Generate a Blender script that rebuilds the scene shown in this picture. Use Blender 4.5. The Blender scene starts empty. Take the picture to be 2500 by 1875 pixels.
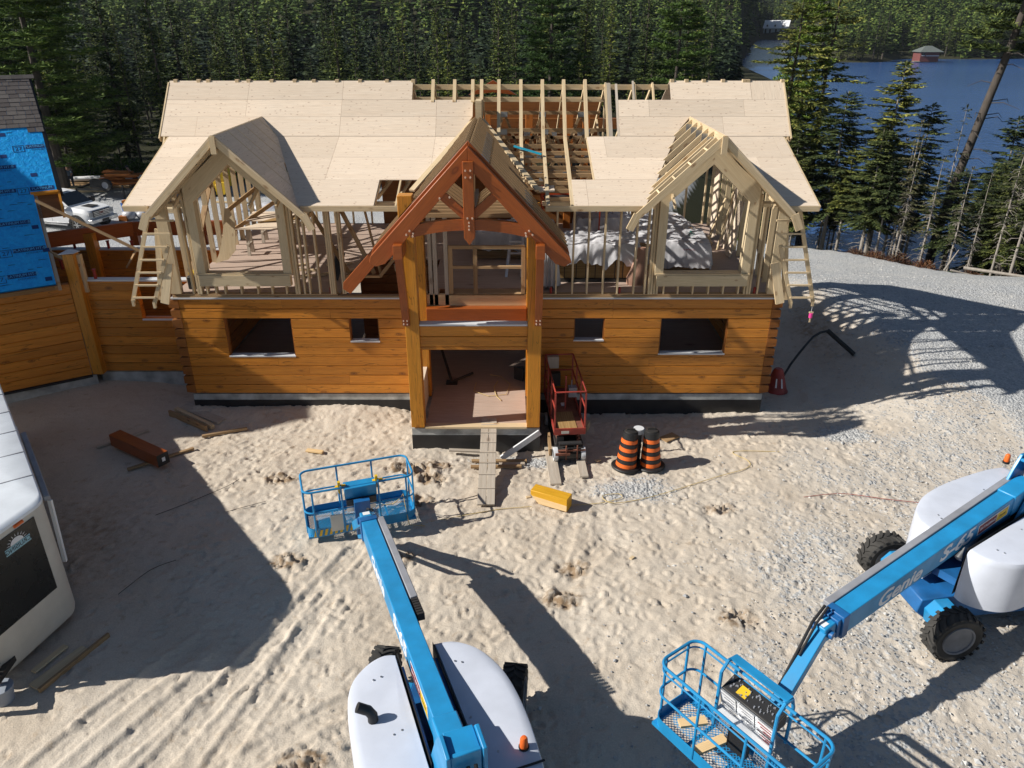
import bpy, math, random
import numpy as np
from mathutils import Vector, Matrix
R = math.radians
scene = bpy.context.scene
COL = scene.collection
# ------------------------------------------------------------------ camera, sky, sun, exposure
cam_d = bpy.data.cameras.new("camera"); cam = bpy.data.objects.new("camera", cam_d); COL.objects.link(cam)
cam.location = (0.0, -17.6, 8.7); cam.rotation_euler = (R(90 - 25.6), 0, 0)
cam_d.sensor_width = 36.0; cam_d.lens = 1849.0 / 2500.0 * 36.0
cam_d.clip_start = 0.1; cam_d.clip_end = 4000
scene.camera = cam
SUN = Vector((-1.40, -0.23, 1.0)).normalized()          # direction towards the sun
world = bpy.data.worlds.new("World"); scene.world = world; world.use_nodes = True
wn = world.node_tree.nodes; wl = world.node_tree.links
sky = wn.new("ShaderNodeTexSky"); sky.sky_type = 'NISHITA'; sky.sun_disc = False
sky.sun_elevation = math.asin(SUN.z); sky.sun_rotation = math.atan2(SUN.x, SUN.y)
sky.altitude = 300; sky.air_density = 1.0; sky.dust_density = 0.5; sky.ozone_density = 1.2
wn["Background"].inputs[1].default_value = 0.052
wl.new(sky.outputs[0], wn["Background"].inputs[0])
sun_d = bpy.data.lights.new("sun", 'SUN'); sun = bpy.data.objects.new("sun", sun_d); COL.objects.link(sun)
sun_d.energy = 5.0; sun_d.angle = R(0.53); sun_d.color = (1.0, 0.95, 0.87)
sun.rotation_euler = SUN.to_track_quat('Z', 'Y').to_euler(); sun.location = (-30, -10, 40)
scene.view_settings.view_transform = 'Standard'; scene.view_settings.look = 'None'
scene.view_settings.exposure = 0.3; scene.view_settings.gamma = 1.0
scene.cycles.max_bounces = 6; scene.cycles.diffuse_bounces = 3; scene.cycles.glossy_bounces = 3
scene.cycles.transparent_max_bounces = 6

# ------------------------------------------------------------------ helpers
ORG = {}
def tag(o, label=None, cat=None, group=None, kind=None):
    if label: o['label'] = label
    if cat: o['category'] = cat
    if group: o['group'] = group
    if kind: o['kind'] = kind
    return o
def thing(name, label, cat, loc=(0, 0, 0), group=None, rz=0.0):
    o = bpy.data.objects.new(name, None); COL.objects.link(o)
    o.empty_display_size = 0.2; o.location = loc; o.rotation_euler = (0, 0, rz)
    ORG[o.name] = Vector(loc) if rz == 0 else None
    return tag(o, label, cat, group)
def copy_tree(o, parent=None):
    c = o.copy(); COL.objects.link(c); c.parent = parent
    for ch in list(o.children): copy_tree(ch, c)
    return c
LOCAL = set()
class MB:
    def __init__(s): s.v = []; s.f = []; s.g = []; s.mi = []; s.isl = []
    def add(s, vs, fs, g=(1, 0, 0), mi=0):
        n = len(s.v); s.v.extend([tuple(v) for v in vs]); s.isl.append((n, len(s.v), len(s.f), len(s.f) + len(fs)))
        for f in fs: s.f.append(tuple(i + n for i in f)); s.g.append(tuple(g)); s.mi.append(mi)
        return s
    def box(s, x0, x1, y0, y1, z0, z1, g=None, mi=0):
        if x0 > x1: x0, x1 = x1, x0
        if y0 > y1: y0, y1 = y1, y0
        if z0 > z1: z0, z1 = z1, z0
        d = (x1 - x0, y1 - y0, z1 - z0)
        if g is None:
            k = d.index(max(d)); g = tuple(1.0 if i == k else 0.0 for i in range(3))
        v = [(x0, y0, z0), (x1, y0, z0), (x1, y1, z0), (x0, y1, z0), (x0, y0, z1), (x1, y0, z1), (x1, y1, z1), (x0, y1, z1)]
        return s.add(v, [(0, 3, 2, 1), (4, 5, 6, 7), (0, 1, 5, 4), (1, 2, 6, 5), (2, 3, 7, 6), (3, 0, 4, 7)], g, mi)
    def bar(s, p, q, w, h, up=(0, 0, 1), mi=0, off=(0, 0)):
        p = Vector(p); q = Vector(q); d = (q - p).normalized(); up = Vector(up)
        if abs(d.dot(up)) > 0.98: up = Vector((0, 1, 0))
        sd = d.cross(up).normalized(); u = sd.cross(d).normalized()
        o = sd * off[0] + u * off[1]; v = []
        for c in (p + o, q + o):
            for a, b in ((-1, -1), (1, -1), (1, 1), (-1, 1)): v.append(c + sd * (a * w / 2) + u * (b * h / 2))
        return s.add(v, [(0, 1, 2, 3), (7, 6, 5, 4), (0, 4, 5, 1), (1, 5, 6, 2), (2, 6, 7, 3), (3, 7, 4, 0)], d, mi)
    def prism(s, pts, dv, g=(1, 0, 0), mi=0):
        n = len(pts); dv = Vector(dv); P = [Vector(p) for p in pts]
        v = P + [p + dv for p in P]
        nv = Vector((0, 0, 0))
        for i in range(n): nv += P[i].cross(P[(i + 1) % n])
        fs = [tuple(range(n)), tuple(range(2 * n - 1, n - 1, -1))]
        fs += [(i, n + i, n + (i + 1) % n, (i + 1) % n) for i in range(n)]
        if nv.dot(dv) > 0: fs = [tuple(reversed(f)) for f in fs]
        return s.add(v, fs, g, mi)
    def tube(s, pts, r, n=8, cap=True, mi=0, r2=None):
        P = [Vector(p) for p in pts]; m = len(P); v = []; fs = []
        prev = None
        for i, p in enumerate(P):
            d = (P[min(i + 1, m - 1)] - P[max(i - 1, 0)]).normalized()
            a = prev if prev is not None else (Vector((0, 0, 1)) if abs(d.z) < 0.9 else Vector((1, 0, 0)))
            x = (a - d * a.dot(d)).normalized(); y = d.cross(x); prev = x
            rr = r if r2 is None else r + (r2 - r) * i / (m - 1)
            for k in range(n):
                t = 2 * math.pi * k / n; v.append(p + x * (rr * math.cos(t)) + y * (rr * math.sin(t)))
        for i in range(m - 1):
            for k in range(n):
                fs.append((i * n + k, i * n + (k + 1) % n, (i + 1) * n + (k + 1) % n, (i + 1) * n + k))
        if cap: fs.append(tuple(range(n - 1, -1, -1))); fs.append(tuple((m - 1) * n + k for k in range(n)))
        return s.add(v, fs, (P[-1] - P[0]).normalized() if (P[-1] - P[0]).length > 1e-6 else (1, 0, 0), mi)
    def lathe(s, prof, c=(0, 0, 0), ax='z', n=24, mi=0, mat=None, cap=True):
        c = Vector(c); v = []; fs = []; m = len(prof)
        for r, z in prof:
            for k in range(n):
                t = 2 * math.pi * k / n; a, b = r * math.cos(t), r * math.sin(t)
                p = Vector((a, b, z)) if ax == 'z' else (Vector((z, a, b)) if ax == 'x' else Vector((b, z, a)))
                if mat is not None: p = mat @ p
                v.append(c + p)
        for i in range(m - 1):
            for k in range(n): fs.append((i * n + k, i * n + (k + 1) % n, (i + 1) * n + (k + 1) % n, (i + 1) * n + k))
        if cap: fs.append(tuple(range(n - 1, -1, -1))); fs.append(tuple((m - 1) * n + k for k in range(n)))
        return s.add(v, fs, (0, 0, 1), mi)
    def loft(s, rings, cap=True, mi=0, g=(1, 0, 0)):
        n = len(rings[0]); v = [p for r in rings for p in r]; fs = []
        for i in range(len(rings) - 1):
            for k in range(n): fs.append((i * n + k, i * n + (k + 1) % n, (i + 1) * n + (k + 1) % n, (i + 1) * n + k))
        if cap: fs.append(tuple(range(n - 1, -1, -1))); fs.append(tuple((len(rings) - 1) * n + k for k in range(n)))
        return s.add(v, fs, g, mi)
    def xf(s, M):
        s.v = [tuple(M @ Vector(v)) for v in s.v]; R3 = M.to_3x3(); s.g = [tuple(R3 @ Vector(g)) for g in s.g]; return s
    def pieces(s):
        """far-apart pieces become objects of their own"""
        V = np.array(s.v); lo = np.array([V[a:b].min(0) for a, b, _, _ in s.isl]); hi = np.array([V[a:b].max(0) for a, b, _, _ in s.isl])
        size = (hi - lo).max(1); gap = np.maximum(0, np.maximum(lo[:, None] - hi[None], lo[None] - hi[:, None]))
        near = np.sqrt((gap ** 2).sum(2)) <= np.maximum(.02, .48 * np.maximum(size[:, None], size[None])); k = len(s.isl); lab = -np.ones(k, int); c = 0; out = []
        for i in range(k):
            if lab[i] >= 0: continue
            st = [i]; lab[i] = c
            while st:
                j = st.pop()
                for m in np.nonzero(near[j] & (lab < 0))[0]: lab[m] = c; st.append(m)
            c += 1
        if c == 1: return [s]
        for q in range(c):
            m = MB(); m.isl = []
            for i in np.nonzero(lab == q)[0]:
                a, b, fa, fb = s.isl[i]; off = len(m.v) - a; m.isl.append((len(m.v), len(m.v) + b - a, len(m.f), len(m.f) + fb - fa))
                m.v += s.v[a:b]; m.f += [tuple(x + off for x in f) for f in s.f[fa:fb]]; m.g += s.g[fa:fb]; m.mi += s.mi[fa:fb]
            out.append(m)
        out.sort(key=lambda m: -len(m.v)); return out
    def build(s, name, mat, parent=None, bevel=0.0, smooth=35, label=None, segs=2, split=True):
        if parent is not None and split and 1 < len(s.isl) < 900:
            ps = s.pieces()
            if len(ps) > 1:
                os_ = [m.build(name, mat, parent, bevel, smooth, label, segs, False) for m in ps]; return os_[0]
        me = bpy.data.meshes.new(name)
        o3 = Vector((0, 0, 0)); p = parent
        while p is not None:
            if ORG.get(p.name) is not None: o3 = ORG[p.name]; break
            p = p.parent
        V = np.array(s.v, dtype=np.float64) if s.v else np.zeros((0, 3))
        me.from_pydata((V - np.array(o3)).tolist(), [], s.f)
        uv = me.uv_layers.new(name="UVMap")
        uvs = np.zeros((len(me.loops), 2)); rnd = random.Random(len(s.f)); li = 0
        for fi, f in enumerate(s.f):
            P = V[list(f)]; nrm = np.zeros(3)
            for i in range(len(P)):
                a = P[i] - P[0]; b = P[(i + 1) % len(P)] - P[0]; nrm += np.cross(a, b)
            l = np.linalg.norm(nrm); nrm = nrm / l if l > 1e-12 else np.array((0, 0, 1.0))
            g = np.array(s.g[fi], dtype=float); g = g - nrm * g.dot(nrm)
            if np.linalg.norm(g) < 0.25:
                g = np.array((1.0, 0, 0)) if abs(nrm[0]) < .8 else np.array((0, 1.0, 0)); g = g - nrm * g.dot(nrm)
            g /= np.linalg.norm(g); h = np.cross(nrm, g)
            k = len(f); uvs[li:li + k, 0] = P @ g; uvs[li:li + k, 1] = P @ h + 0.37 * (fi % 6); li += k
        uv.data.foreach_set("uv", uvs.ravel())
        mats = mat if isinstance(mat, (list, tuple)) else [mat]
        for m_ in mats: me.materials.append(m_)
        me.polygons.foreach_set("material_index", s.mi)
        if smooth: me.polygons.foreach_set("use_smooth", [True] * len(me.polygons)); me.set_sharp_from_angle(angle=R(smooth))
        me.update(); me.validate()
        o = bpy.data.objects.new(name, me); COL.objects.link(o)
        if parent is not None: o.parent = parent
        else: ORG[o.name] = Vector((0, 0, 0))
        if bevel:
            b = o.modifiers.new("bevel", 'BEVEL'); b.width = bevel; b.segments = segs; b.limit_method = 'ANGLE'; b.angle_limit = R(40)
        if label: o['label'] = label
        return o
def solo(o, label, cat, group=None, kind=None): return tag(o, label, cat, group, kind)
def rrect(w, d, r, n=5):
    out = []
    for cx, cy, a0 in ((w / 2 - r, d / 2 - r, 0), (-w / 2 + r, d / 2 - r, 90), (-w / 2 + r, -d / 2 + r, 180), (w / 2 - r, -d / 2 + r, 270)):
        for i in range(n + 1):
            a = R(a0 + 90 * i / n); out.append((cx + r * math.cos(a), cy + r * math.sin(a)))
    return out
def text_obj(name, body, size, M, mat, parent, ext=0.002, label=None, shear=0.0, align='CENTER', sx=1.0, bold=0.0):
    cu = bpy.data.curves.new(name, 'FONT'); cu.body = body; cu.size = size; cu.extrude = ext; cu.align_x = align; cu.align_y = 'CENTER'; cu.shear = shear; cu.offset = bold
    t = bpy.data.objects.new(name, cu); COL.objects.link(t)
    dg = bpy.context.evaluated_depsgraph_get(); me = bpy.data.meshes.new_from_object(t.evaluated_get(dg))
    bpy.data.objects.remove(t); bpy.data.curves.remove(cu)
    o3 = Vector((0, 0, 0)); p = parent
    while p is not None:
        if ORG.get(p.name) is not None: o3 = ORG[p.name]; break
        p = p.parent
    me.transform(Matrix.Translation(-o3) @ M @ Matrix.Diagonal((sx, 1, 1, 1)))
    me.materials.clear(); me.materials.append(mat); me.name = name
    o = bpy.data.objects.new(name, me); COL.objects.link(o); o.parent = parent
    if label: o['label'] = label
    return o
def frame(o, x, y):
    x = Vector(x).normalized(); y = Vector(y); z = x.cross(y).normalized(); y = z.cross(x)
    return Matrix(((x.x, y.x, z.x, o[0]), (x.y, y.y, z.y, o[1]), (x.z, y.z, z.z, o[2]), (0, 0, 0, 1)))

# ------------------------------------------------------------------ materials
def newmat(name):
    m = bpy.data.materials.new(name); m.use_nodes = True; nt = m.node_tree; b = nt.nodes["Principled BSDF"]
    return m, nt, b
def N(nt, t, **kw):
    n = nt.nodes.new(t)
    for k, v in kw.items(): setattr(n, k, v)
    return n
def L(nt, a, b): nt.links.new(a, b)
def ramp(nt, fac, stops):
    r = N(nt, "ShaderNodeValToRGB"); L(nt, fac, r.inputs[0]); e = r.color_ramp.elements
    while len(e) < len(stops): e.new(0.5)
    for i, (p, c) in enumerate(stops):
        e[i].position = p; e[i].color = (c, c, c, 1) if isinstance(c, (int, float)) else (*c, 1)
    return r.outputs[0]
def mix(nt, f, a, b, mode='MIX'):
    m = N(nt, "ShaderNodeMix", data_type='RGBA', blend_type=mode)
    for s, v in ((m.inputs[0], f), (m.inputs[6], a), (m.inputs[7], b)):
        if hasattr(v, 'is_linked') or hasattr(v, 'links'): L(nt, v, s)
        elif isinstance(v, (int, float)): s.default_value = v
        else: s.default_value = (*v, 1)
    return m.outputs[2]
def math_(nt, op, a, b=0.0, c=None):
    m = N(nt, "ShaderNodeMath", operation=op)
    for i, v in enumerate((a, b) if c is None else (a, b, c)):
        if hasattr(v, 'links'): L(nt, v, m.inputs[i])
        else: m.inputs[i].default_value = v
    return m.outputs[0]
def coords(nt, kind, scale=(1, 1, 1)):
    if kind == 'UV': s = N(nt, "ShaderNodeUVMap").outputs[0]
    else: s = N(nt, "ShaderNodeTexCoord").outputs['Object'] if kind == 'OBJ' else N(nt, "ShaderNodeNewGeometry").outputs['Position']
    m = N(nt, "ShaderNodeMapping"); L(nt, s, m.inputs[0]); m.inputs[3].default_value = scale
    return m.outputs[0]
def noise(nt, vec, scale, detail=3, rough=0.5, dist=0.0):
    n = N(nt, "ShaderNodeTexNoise"); L(nt, vec, n.inputs['Vector']); n.inputs['Scale'].default_value = scale
    n.inputs['Detail'].default_value = detail; n.inputs['Roughness'].default_value = rough; n.inputs['Distortion'].default_value = dist
    return n.outputs[0]
def voro(nt, vec, scale, feature='F1', out='Distance'):
    n = N(nt, "ShaderNodeTexVoronoi", feature=feature); L(nt, vec, n.inputs['Vector']); n.inputs['Scale'].default_value = scale
    return n.outputs[out]
def bump(nt, b, h, strength=0.3, dist=0.01):
    n = N(nt, "ShaderNodeBump"); n.inputs['Strength'].default_value = strength; n.inputs['Distance'].default_value = dist
    L(nt, h, n.inputs['Height']); L(nt, n.outputs[0], b.inputs['Normal']); return n
def plain(name, c, rough=0.5, metal=0.0, dirt=0.12, bmp=0.05, spec=0.5, emit=None):
    m, nt, b = newmat(name)
    p = coords(nt, 'POS'); n1 = noise(nt, p, 3.0, 4); n2 = noise(nt, p, 40.0, 2)
    f = ramp(nt, n1, [(0.3, 1 - dirt), (0.7, 1.0 + dirt * 0.3)])
    col = mix(nt, 1.0, c, f, 'MULTIPLY'); L(nt, col, b.inputs['Base Color'])
    L(nt, ramp(nt, n1, [(0.3, min(1, rough + .12)), (0.7, max(0.02, rough - .05))]), b.inputs['Roughness'])
    b.inputs['Metallic'].default_value = metal; b.inputs['Specular IOR Level'].default_value = spec
    if bmp: bump(nt, b, n2, bmp, 0.004)
    if emit: b.inputs['Emission Color'].default_value = (*emit[0], 1); b.inputs['Emission Strength'].default_value = emit[1]
    return m
def wood(name, c1, c2, knot=(0.12, 0.05, 0.02), knots=1.0, vary=0.25, grain=16.0, streak=0.5, rough=0.62, cracks=0.0, spec=0.3):
    m, nt, b = newmat(name)
    uv = coords(nt, 'UV', (1, 1, 1)); geo = N(nt, "ShaderNodeNewGeometry")
    ri = geo.outputs['Random Per Island']
    cmb = N(nt, "ShaderNodeCombineXYZ"); L(nt, math_(nt, 'MULTIPLY', ri, 37.0), cmb.inputs[0]); L(nt, math_(nt, 'MULTIPLY', ri, 91.0), cmb.inputs[1])
    ad = N(nt, "ShaderNodeVectorMath", operation='ADD'); L(nt, uv, ad.inputs[0]); L(nt, cmb.outputs[0], ad.inputs[1]); uv2 = ad.outputs[0]
    mp = N(nt, "ShaderNodeMapping"); L(nt, uv2, mp.inputs[0]); mp.inputs[3].default_value = (0.7, grain, 1)
    g1 = noise(nt, mp.outputs[0], 1.0, 4, 0.6, 0.6)
    mp2 = N(nt, "ShaderNodeMapping"); L(nt, uv2, mp2.inputs[0]); mp2.inputs[3].default_value = (3.0, grain * 7, 1)
    g2 = noise(nt, mp2.outputs[0], 1.0, 2)
    col = mix(nt, ramp(nt, g1, [(0.5 - 0.35 * (1 - streak), 0.0), (0.5 + 0.35 * (1 - streak) + .02, 1.0)]), c1, c2)
    col = mix(nt, 0.35, col, mix(nt, 1.0, col, ramp(nt, g2, [(0.3, 0.55), (0.7, 1.25)]), 'MULTIPLY'))
    if knots:
        mk = N(nt, "ShaderNodeMapping"); L(nt, uv2, mk.inputs[0]); mk.inputs[3].default_value = (2.2 * knots, 4.6 * knots, 1)
        v = N(nt, "ShaderNodeTexVoronoi"); L(nt, mk.outputs[0], v.inputs['Vector']); v.inputs['Scale'].default_value = 1.0
        vc = N(nt, "ShaderNodeSeparateColor"); L(nt, v.outputs['Color'], vc.inputs[0])
        on = ramp(nt, vc.outputs[0], [(0.5, 0.0), (0.54, 1.0)])
        k = ramp(nt, v.outputs['Distance'], [(0.0, .8), (0.06, 1.0), (0.09, 0.35), (0.13, .8), (0.17, .25), (0.26, 0.0)])
        col = mix(nt, math_(nt, 'MULTIPLY', math_(nt, 'MULTIPLY', k, on), 0.85), col, knot)
    if cracks:
        mc = N(nt, "ShaderNodeMapping"); L(nt, uv2, mc.inputs[0]); mc.inputs[3].default_value = (0.45, 7.0, 1)
        cr = noise(nt, mc.outputs[0], 1.0, 3, 0.5, 0.8)
        ck = ramp(nt, cr, [(0.488, 0.0), (0.498, 1.0), (0.503, 1.0), (0.513, 0.0)])
        col = mix(nt, math_(nt, 'MULTIPLY', ck, cracks), col, tuple(x * 0.25 for x in c1))
    col = mix(nt, 1.0, col, ramp(nt, ri, [(0.0, 1 - vary), (1.0, 1 + vary * 0.35)]), 'MULTIPLY')
    L(nt, col, b.inputs['Base Color']); b.inputs['Roughness'].default_value = rough; b.inputs['Specular IOR Level'].default_value = spec
    bump(nt, b, g1, 0.25, 0.004)
    return m
M = {}
M['log'] = wood('stained_log', (0.68, 0.27, 0.036), (0.54, 0.19, 0.022), (0.09, 0.025, 0.008), .8, 0.24, 9, 0.4, 0.42, 0.75, 0.4)
M['log_end'] = wood('log_end', (0.36, 0.13, 0.025), (0.22, 0.075, 0.015), (0.08, 0.03, 0.01), 0, 0.35, 22, 0.3, 0.6, 0.6)
M['post'] = wood('stained_post', (0.66, 0.28, 0.028), (0.56, 0.215, 0.02), (0.14, 0.03, 0.005), 0.8, 0.08, 8, 0.4, 0.4, 0.7, 0.4)
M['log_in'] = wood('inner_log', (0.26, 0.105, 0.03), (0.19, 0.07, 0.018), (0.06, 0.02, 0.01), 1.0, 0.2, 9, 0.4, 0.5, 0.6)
M['brown'] = wood('brown_timber', (0.37, 0.095, 0.017), (0.29, 0.066, 0.011), (0.10, 0.02, 0.006), 0.6, 0.10, 6, 0.3, 0.35, 0.25, 0.45)
M['brown_end'] = wood('brown_timber_edge', (0.60, 0.26, 0.10), (0.50, 0.20, 0.07), (0.2, .06, .02), 0, 0.10, 8, 0.3, 0.5)
M['lumber'] = wood('fresh_lumber', (0.74, 0.59, 0.38), (0.61, 0.46, 0.27), (0.22, 0.09, 0.03), 1.2, 0.28, 14, 0.45, 0.7)
M['lumber_d'] = wood('weathered_lumber', (0.46, 0.31, 0.17), (0.34, 0.21, 0.10), (0.14, 0.06, 0.03), 1.2, 0.35, 14, 0.45, 0.75)
M['orange'] = wood('orange_lumber', (0.50, 0.17, 0.035), (0.40, 0.12, 0.02), (0.15, 0.05, 0.02), 0.8, 0.3, 9, 0.4, 0.5)
M['ply'] = wood('plywood', (0.79, 0.67, 0.535), (0.71, 0.57, 0.43), (0.25, 0.12, 0.07), 3.3, 0.14, 22, 0.35, 0.75)
M['ply_face'] = wood('plywood_header', (0.68, 0.56, 0.37), (0.60, 0.47, 0.29), (0.25, 0.12, 0.06), 1.6, 0.12, 16, 0.35, 0.75)
M['deck'] = wood('floor_deck', (0.50, 0.39, 0.32), (0.43, 0.32, 0.26), (0.2, 0.12, 0.1), 0.5, 0.10, 10, 0.35, 0.8)
M['greywood'] = wood('grey_plank', (0.56, 0.50, 0.42), (0.45, 0.38, 0.30), (0.2, 0.13, 0.09), 0.9, 0.25, 16, 0.45, 0.8)
M['osb'] = wood('strand_board', (0.42, 0.27, 0.11), (0.27, 0.155, 0.06), (0.16, 0.09, 0.04), 9.0, 0.15, 30, 0.6, 0.75)
M['yellowblock'] = wood('yellow_timber', (0.72, 0.40, 0.03), (0.62, 0.31, 0.02), (0.2, 0.08, 0.01), 0.9, 0.03, 8, 0.3, 0.45)
M['cut'] = wood('fresh_cut_face', (0.82, 0.60, 0.33), (0.76, 0.52, 0.26), (0.2, 0.08, 0.01), 0, 0.03, 20, 0.3, 0.6)
M['concrete'] = plain('concrete', (0.50, 0.51, 0.49), 0.85, dirt=0.5, bmp=0.3)
M['damp'] = plain('waterproofing', (0.022, 0.022, 0.024), 0.45, dirt=0.4, bmp=0.2)
M['blue'] = plain('lift_blue', (0.020, 0.27, 0.56), 0.36, dirt=0.22, bmp=0.04)
M['blue_d'] = plain('lift_blue_worn', (0.015, 0.13, 0.36), 0.4, dirt=0.35, bmp=0.05)
M['cover'] = plain('cover_grey', (0.62, 0.66, 0.75), 0.42, dirt=0.10, bmp=0.03)
M['tray'] = plain('tray_grey', (0.30, 0.31, 0.34), 0.5, dirt=0.25)
M['black'] = plain('black_rubber', (0.015, 0.015, 0.016), 0.55, dirt=0.3)
M['tyre'] = plain('tyre_rubber', (0.045, 0.043, 0.04), 0.85, dirt=0.5, bmp=0.3)
M['white'] = plain('white_paint', (0.80, 0.81, 0.82), 0.35, dirt=0.06)
M['metal'] = plain('bare_metal', (0.60, 0.60, 0.60), 0.32, 0.9, dirt=0.3)
M['galv'] = plain('galvanised_plate', (0.42, 0.44, 0.46), 0.38, 0.6, dirt=0.4)
M['red'] = plain('faded_red', (0.36, 0.045, 0.03), 0.5, dirt=0.45)
M['rust'] = plain('rusty_deck', (0.27, 0.10, 0.06), 0.8, dirt=0.5, bmp=0.2)
M['yellow'] = plain('yellow_paint', (0.75, 0.48, 0.02), 0.45)
M['dark'] = plain('dark_machine', (0.035, 0.033, 0.032), 0.5, dirt=0.4)
M['orange_p'] = plain('orange_band', (0.80, 0.15, 0.02), 0.5, dirt=0.12)
M['cream'] = plain('cream_panel', (0.58, 0.56, 0.50), 0.45, dirt=0.1, bmp=0.1)
M['glass'] = plain('dark_glass', (0.012, 0.014, 0.015), 0.06, dirt=0.1, bmp=0.0, spec=0.8)
M['membrane'] = plain('white_membrane', (0.66, 0.68, 0.70), 0.5, dirt=0.10)
M['peg'] = plain('steel_peg', (0.75, 0.55, 0.42), 0.35, 0.3)
M['pink'] = plain('pink_string', (0.75, 0.05, 0.30), 0.6)
M['redcan'] = plain('red_bracket', (0.30, 0.02, 0.015), 0.5)
M['rope'] = plain('yellow_cord', (0.62, 0.47, 0.20), 0.8)
M['bluebin'] = plain('blue_bin', (0.02, 0.12, 0.42), 0.5)
M['alu'] = plain('aluminium', (0.62, 0.64, 0.66), 0.35, 0.7, dirt=0.15)
M['skin'] = plain('skin', (0.45, 0.26, 0.18), 0.6)
M['shirt'] = plain('dark_red_shirt', (0.12, 0.02, 0.02), 0.8)
M['jeans'] = plain('dark_trousers', (0.03, 0.04, 0.06), 0.85)
M['shirt2'] = plain('grey_blue_shirt', (0.12, 0.16, 0.22), 0.85)
# ------------------------------------------------------------------ terrain
def hash2(ix, iy, seed):
    h = (ix.astype(np.int64) * 374761393 + iy.astype(np.int64) * 668265263 + seed * 974634777) & 0xFFFFFFFF
    h = ((h ^ (h >> 13)) * 1274126177) & 0xFFFFFFFF
    return ((h ^ (h >> 16)) & 0xFFFF) / 65535.0
def vnoise(x, y, seed=0):
    ix = np.floor(x); iy = np.floor(y); fx = x - ix; fy = y - iy; fx = fx * fx * (3 - 2 * fx); fy = fy * fy * (3 - 2 * fy)
    a = hash2(ix, iy, seed); b = hash2(ix + 1, iy, seed); c = hash2(ix, iy + 1, seed); d = hash2(ix + 1, iy + 1, seed)
    return (a * (1 - fx) + b * fx) * (1 - fy) + (c * (1 - fx) + d * fx) * fy
def fbm(x, y, seed=0, o=4, g=0.5):
    s = 0; a = 1; t = 0
    for i in range(o): s = s + a * vnoise(x * 2 ** i, y * 2 ** i, seed + i * 7); t += a; a *= g
    return s / t - 0.5
def sstep(a, b, x): t = np.clip((x - a) / (b - a), 0, 1); return t * t * (3 - 2 * t)
SHORE = [(-400, 130), (-125, 128), (-150, 214), (62, 214), (52, 150), (34, 100), (24, 70), (16.5, 50), (11, 34), (8, 27), (7.5, 24.0), (11.5, 21.4), (13.9, 20.2), (16.35, 18.7), (17.9, 16.4), (19.5, 13.2), (21.2, 11.2), (25, 6), (33, -3), (60, -20), (400, -120)]
def shore_dist(x, y):                                     # >0 on the lake side
    best = np.full(np.shape(x), 1e9); ins = np.zeros(np.shape(x), bool)
    Q = SHORE + [(400, -900), (-400, -900)]
    for (ax, ay), (bx, by) in zip(Q, Q[1:] + Q[:1]):
        if ay == by: continue
        ins ^= ((ay > y) != (by > y)) & (x < (bx - ax) * (y - ay) / (by - ay) + ax)
    for (ax, ay), (bx, by) in zip(SHORE[:-1], SHORE[1:]):
        dx, dy = bx - ax, by - ay; t = np.clip(((x - ax) * dx + (y - ay) * dy) / (dx * dx + dy * dy), 0, 1)
        px, py = x - (ax + t * dx), y - (ay + t * dy); best = np.minimum(best, np.hypot(px, py))
    return np.where(ins, -best, best)
def far_shore(x, y):
    r = x / (y + 17.6 + 1e-6)
    yl = np.where(r < 0.295, 430.0, np.where(r < 0.36, 612.0, 282.0))
    yl = 430 + (205 - 430) * sstep(-0.70, -0.66, r) + (612 - 205) * sstep(0.27, 0.295, r) + (282 - 612) * sstep(0.362, 0.385, r)
    return yl + 14 * np.sin(x * 0.045) + 6 * np.sin(x * 0.13 + 1)
RIDGE = [(7.4, 0.8), (9.6, 6.2), (11.5, 9.5), (13, 12), (14, 16)]
def height(x, y):
    x = np.asarray(x, float); y = np.asarray(y, float)
    z = -0.6 - 1.6 * sstep(9, 24, y) * sstep(11, 2, x) - 0.95 * sstep(4, 22, y) * (1 - sstep(11, 2, x))
    z = z + 0.85 * sstep(8.6, 11.8, x) * sstep(-4, 5, y) * sstep(15, 8, y)          # gravel bank right of the house
    z = z + 0.18 * sstep(-8.0, -11, x) * sstep(-6, 0, y) * sstep(8, 3, y)
    pile = np.exp(-(((x - 9.9) / 1.5) ** 2 + ((y - 7.2) / 2.6) ** 2)) * 0.5
    z = z + pile
    z = z + fbm(x * 0.25, y * 0.25, 3, 3) * 0.22
    z = z + 0.22 * np.exp(-((y + 0.1) / 0.7) ** 2) * sstep(-9.0, -8.2, x) * sstep(-2.2, -4.0, x) - 0.0 * y
    z = z + 0.10 * sstep(-8.0, -9.5, x) * sstep(-2, 1, y) * sstep(8, 3, y) - 0.12 * np.exp(-(((x + .2) / 2.2) ** 2 + ((y + 2.1) / .5) ** 2))
    s = shore_dist(x, y)
    drop = np.where(s > 0, np.minimum(s * 0.42, 7.0), 0.0)
    z = z - drop
    near = np.where(s < 40, z, -9.0)
    yf = far_shore(x, y); r_ = x / (np.abs(y + 17.6) + 1e-6); cap = 30 + 45 * sstep(.36, .44, r_)
    hl = np.minimum(np.clip((y - yf) * 0.20, -5, 85), cap) + np.where(y > yf + 10, fbm(x * 0.012, y * 0.012, 9, 3) * 26 * sstep(10, 90, y - yf), 0)
    far = -4.2 + hl
    return np.where(y > 215, far, near)
def H(x, y): return float(height(np.array([float(x)]), np.array([float(y)]))[0])
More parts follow.
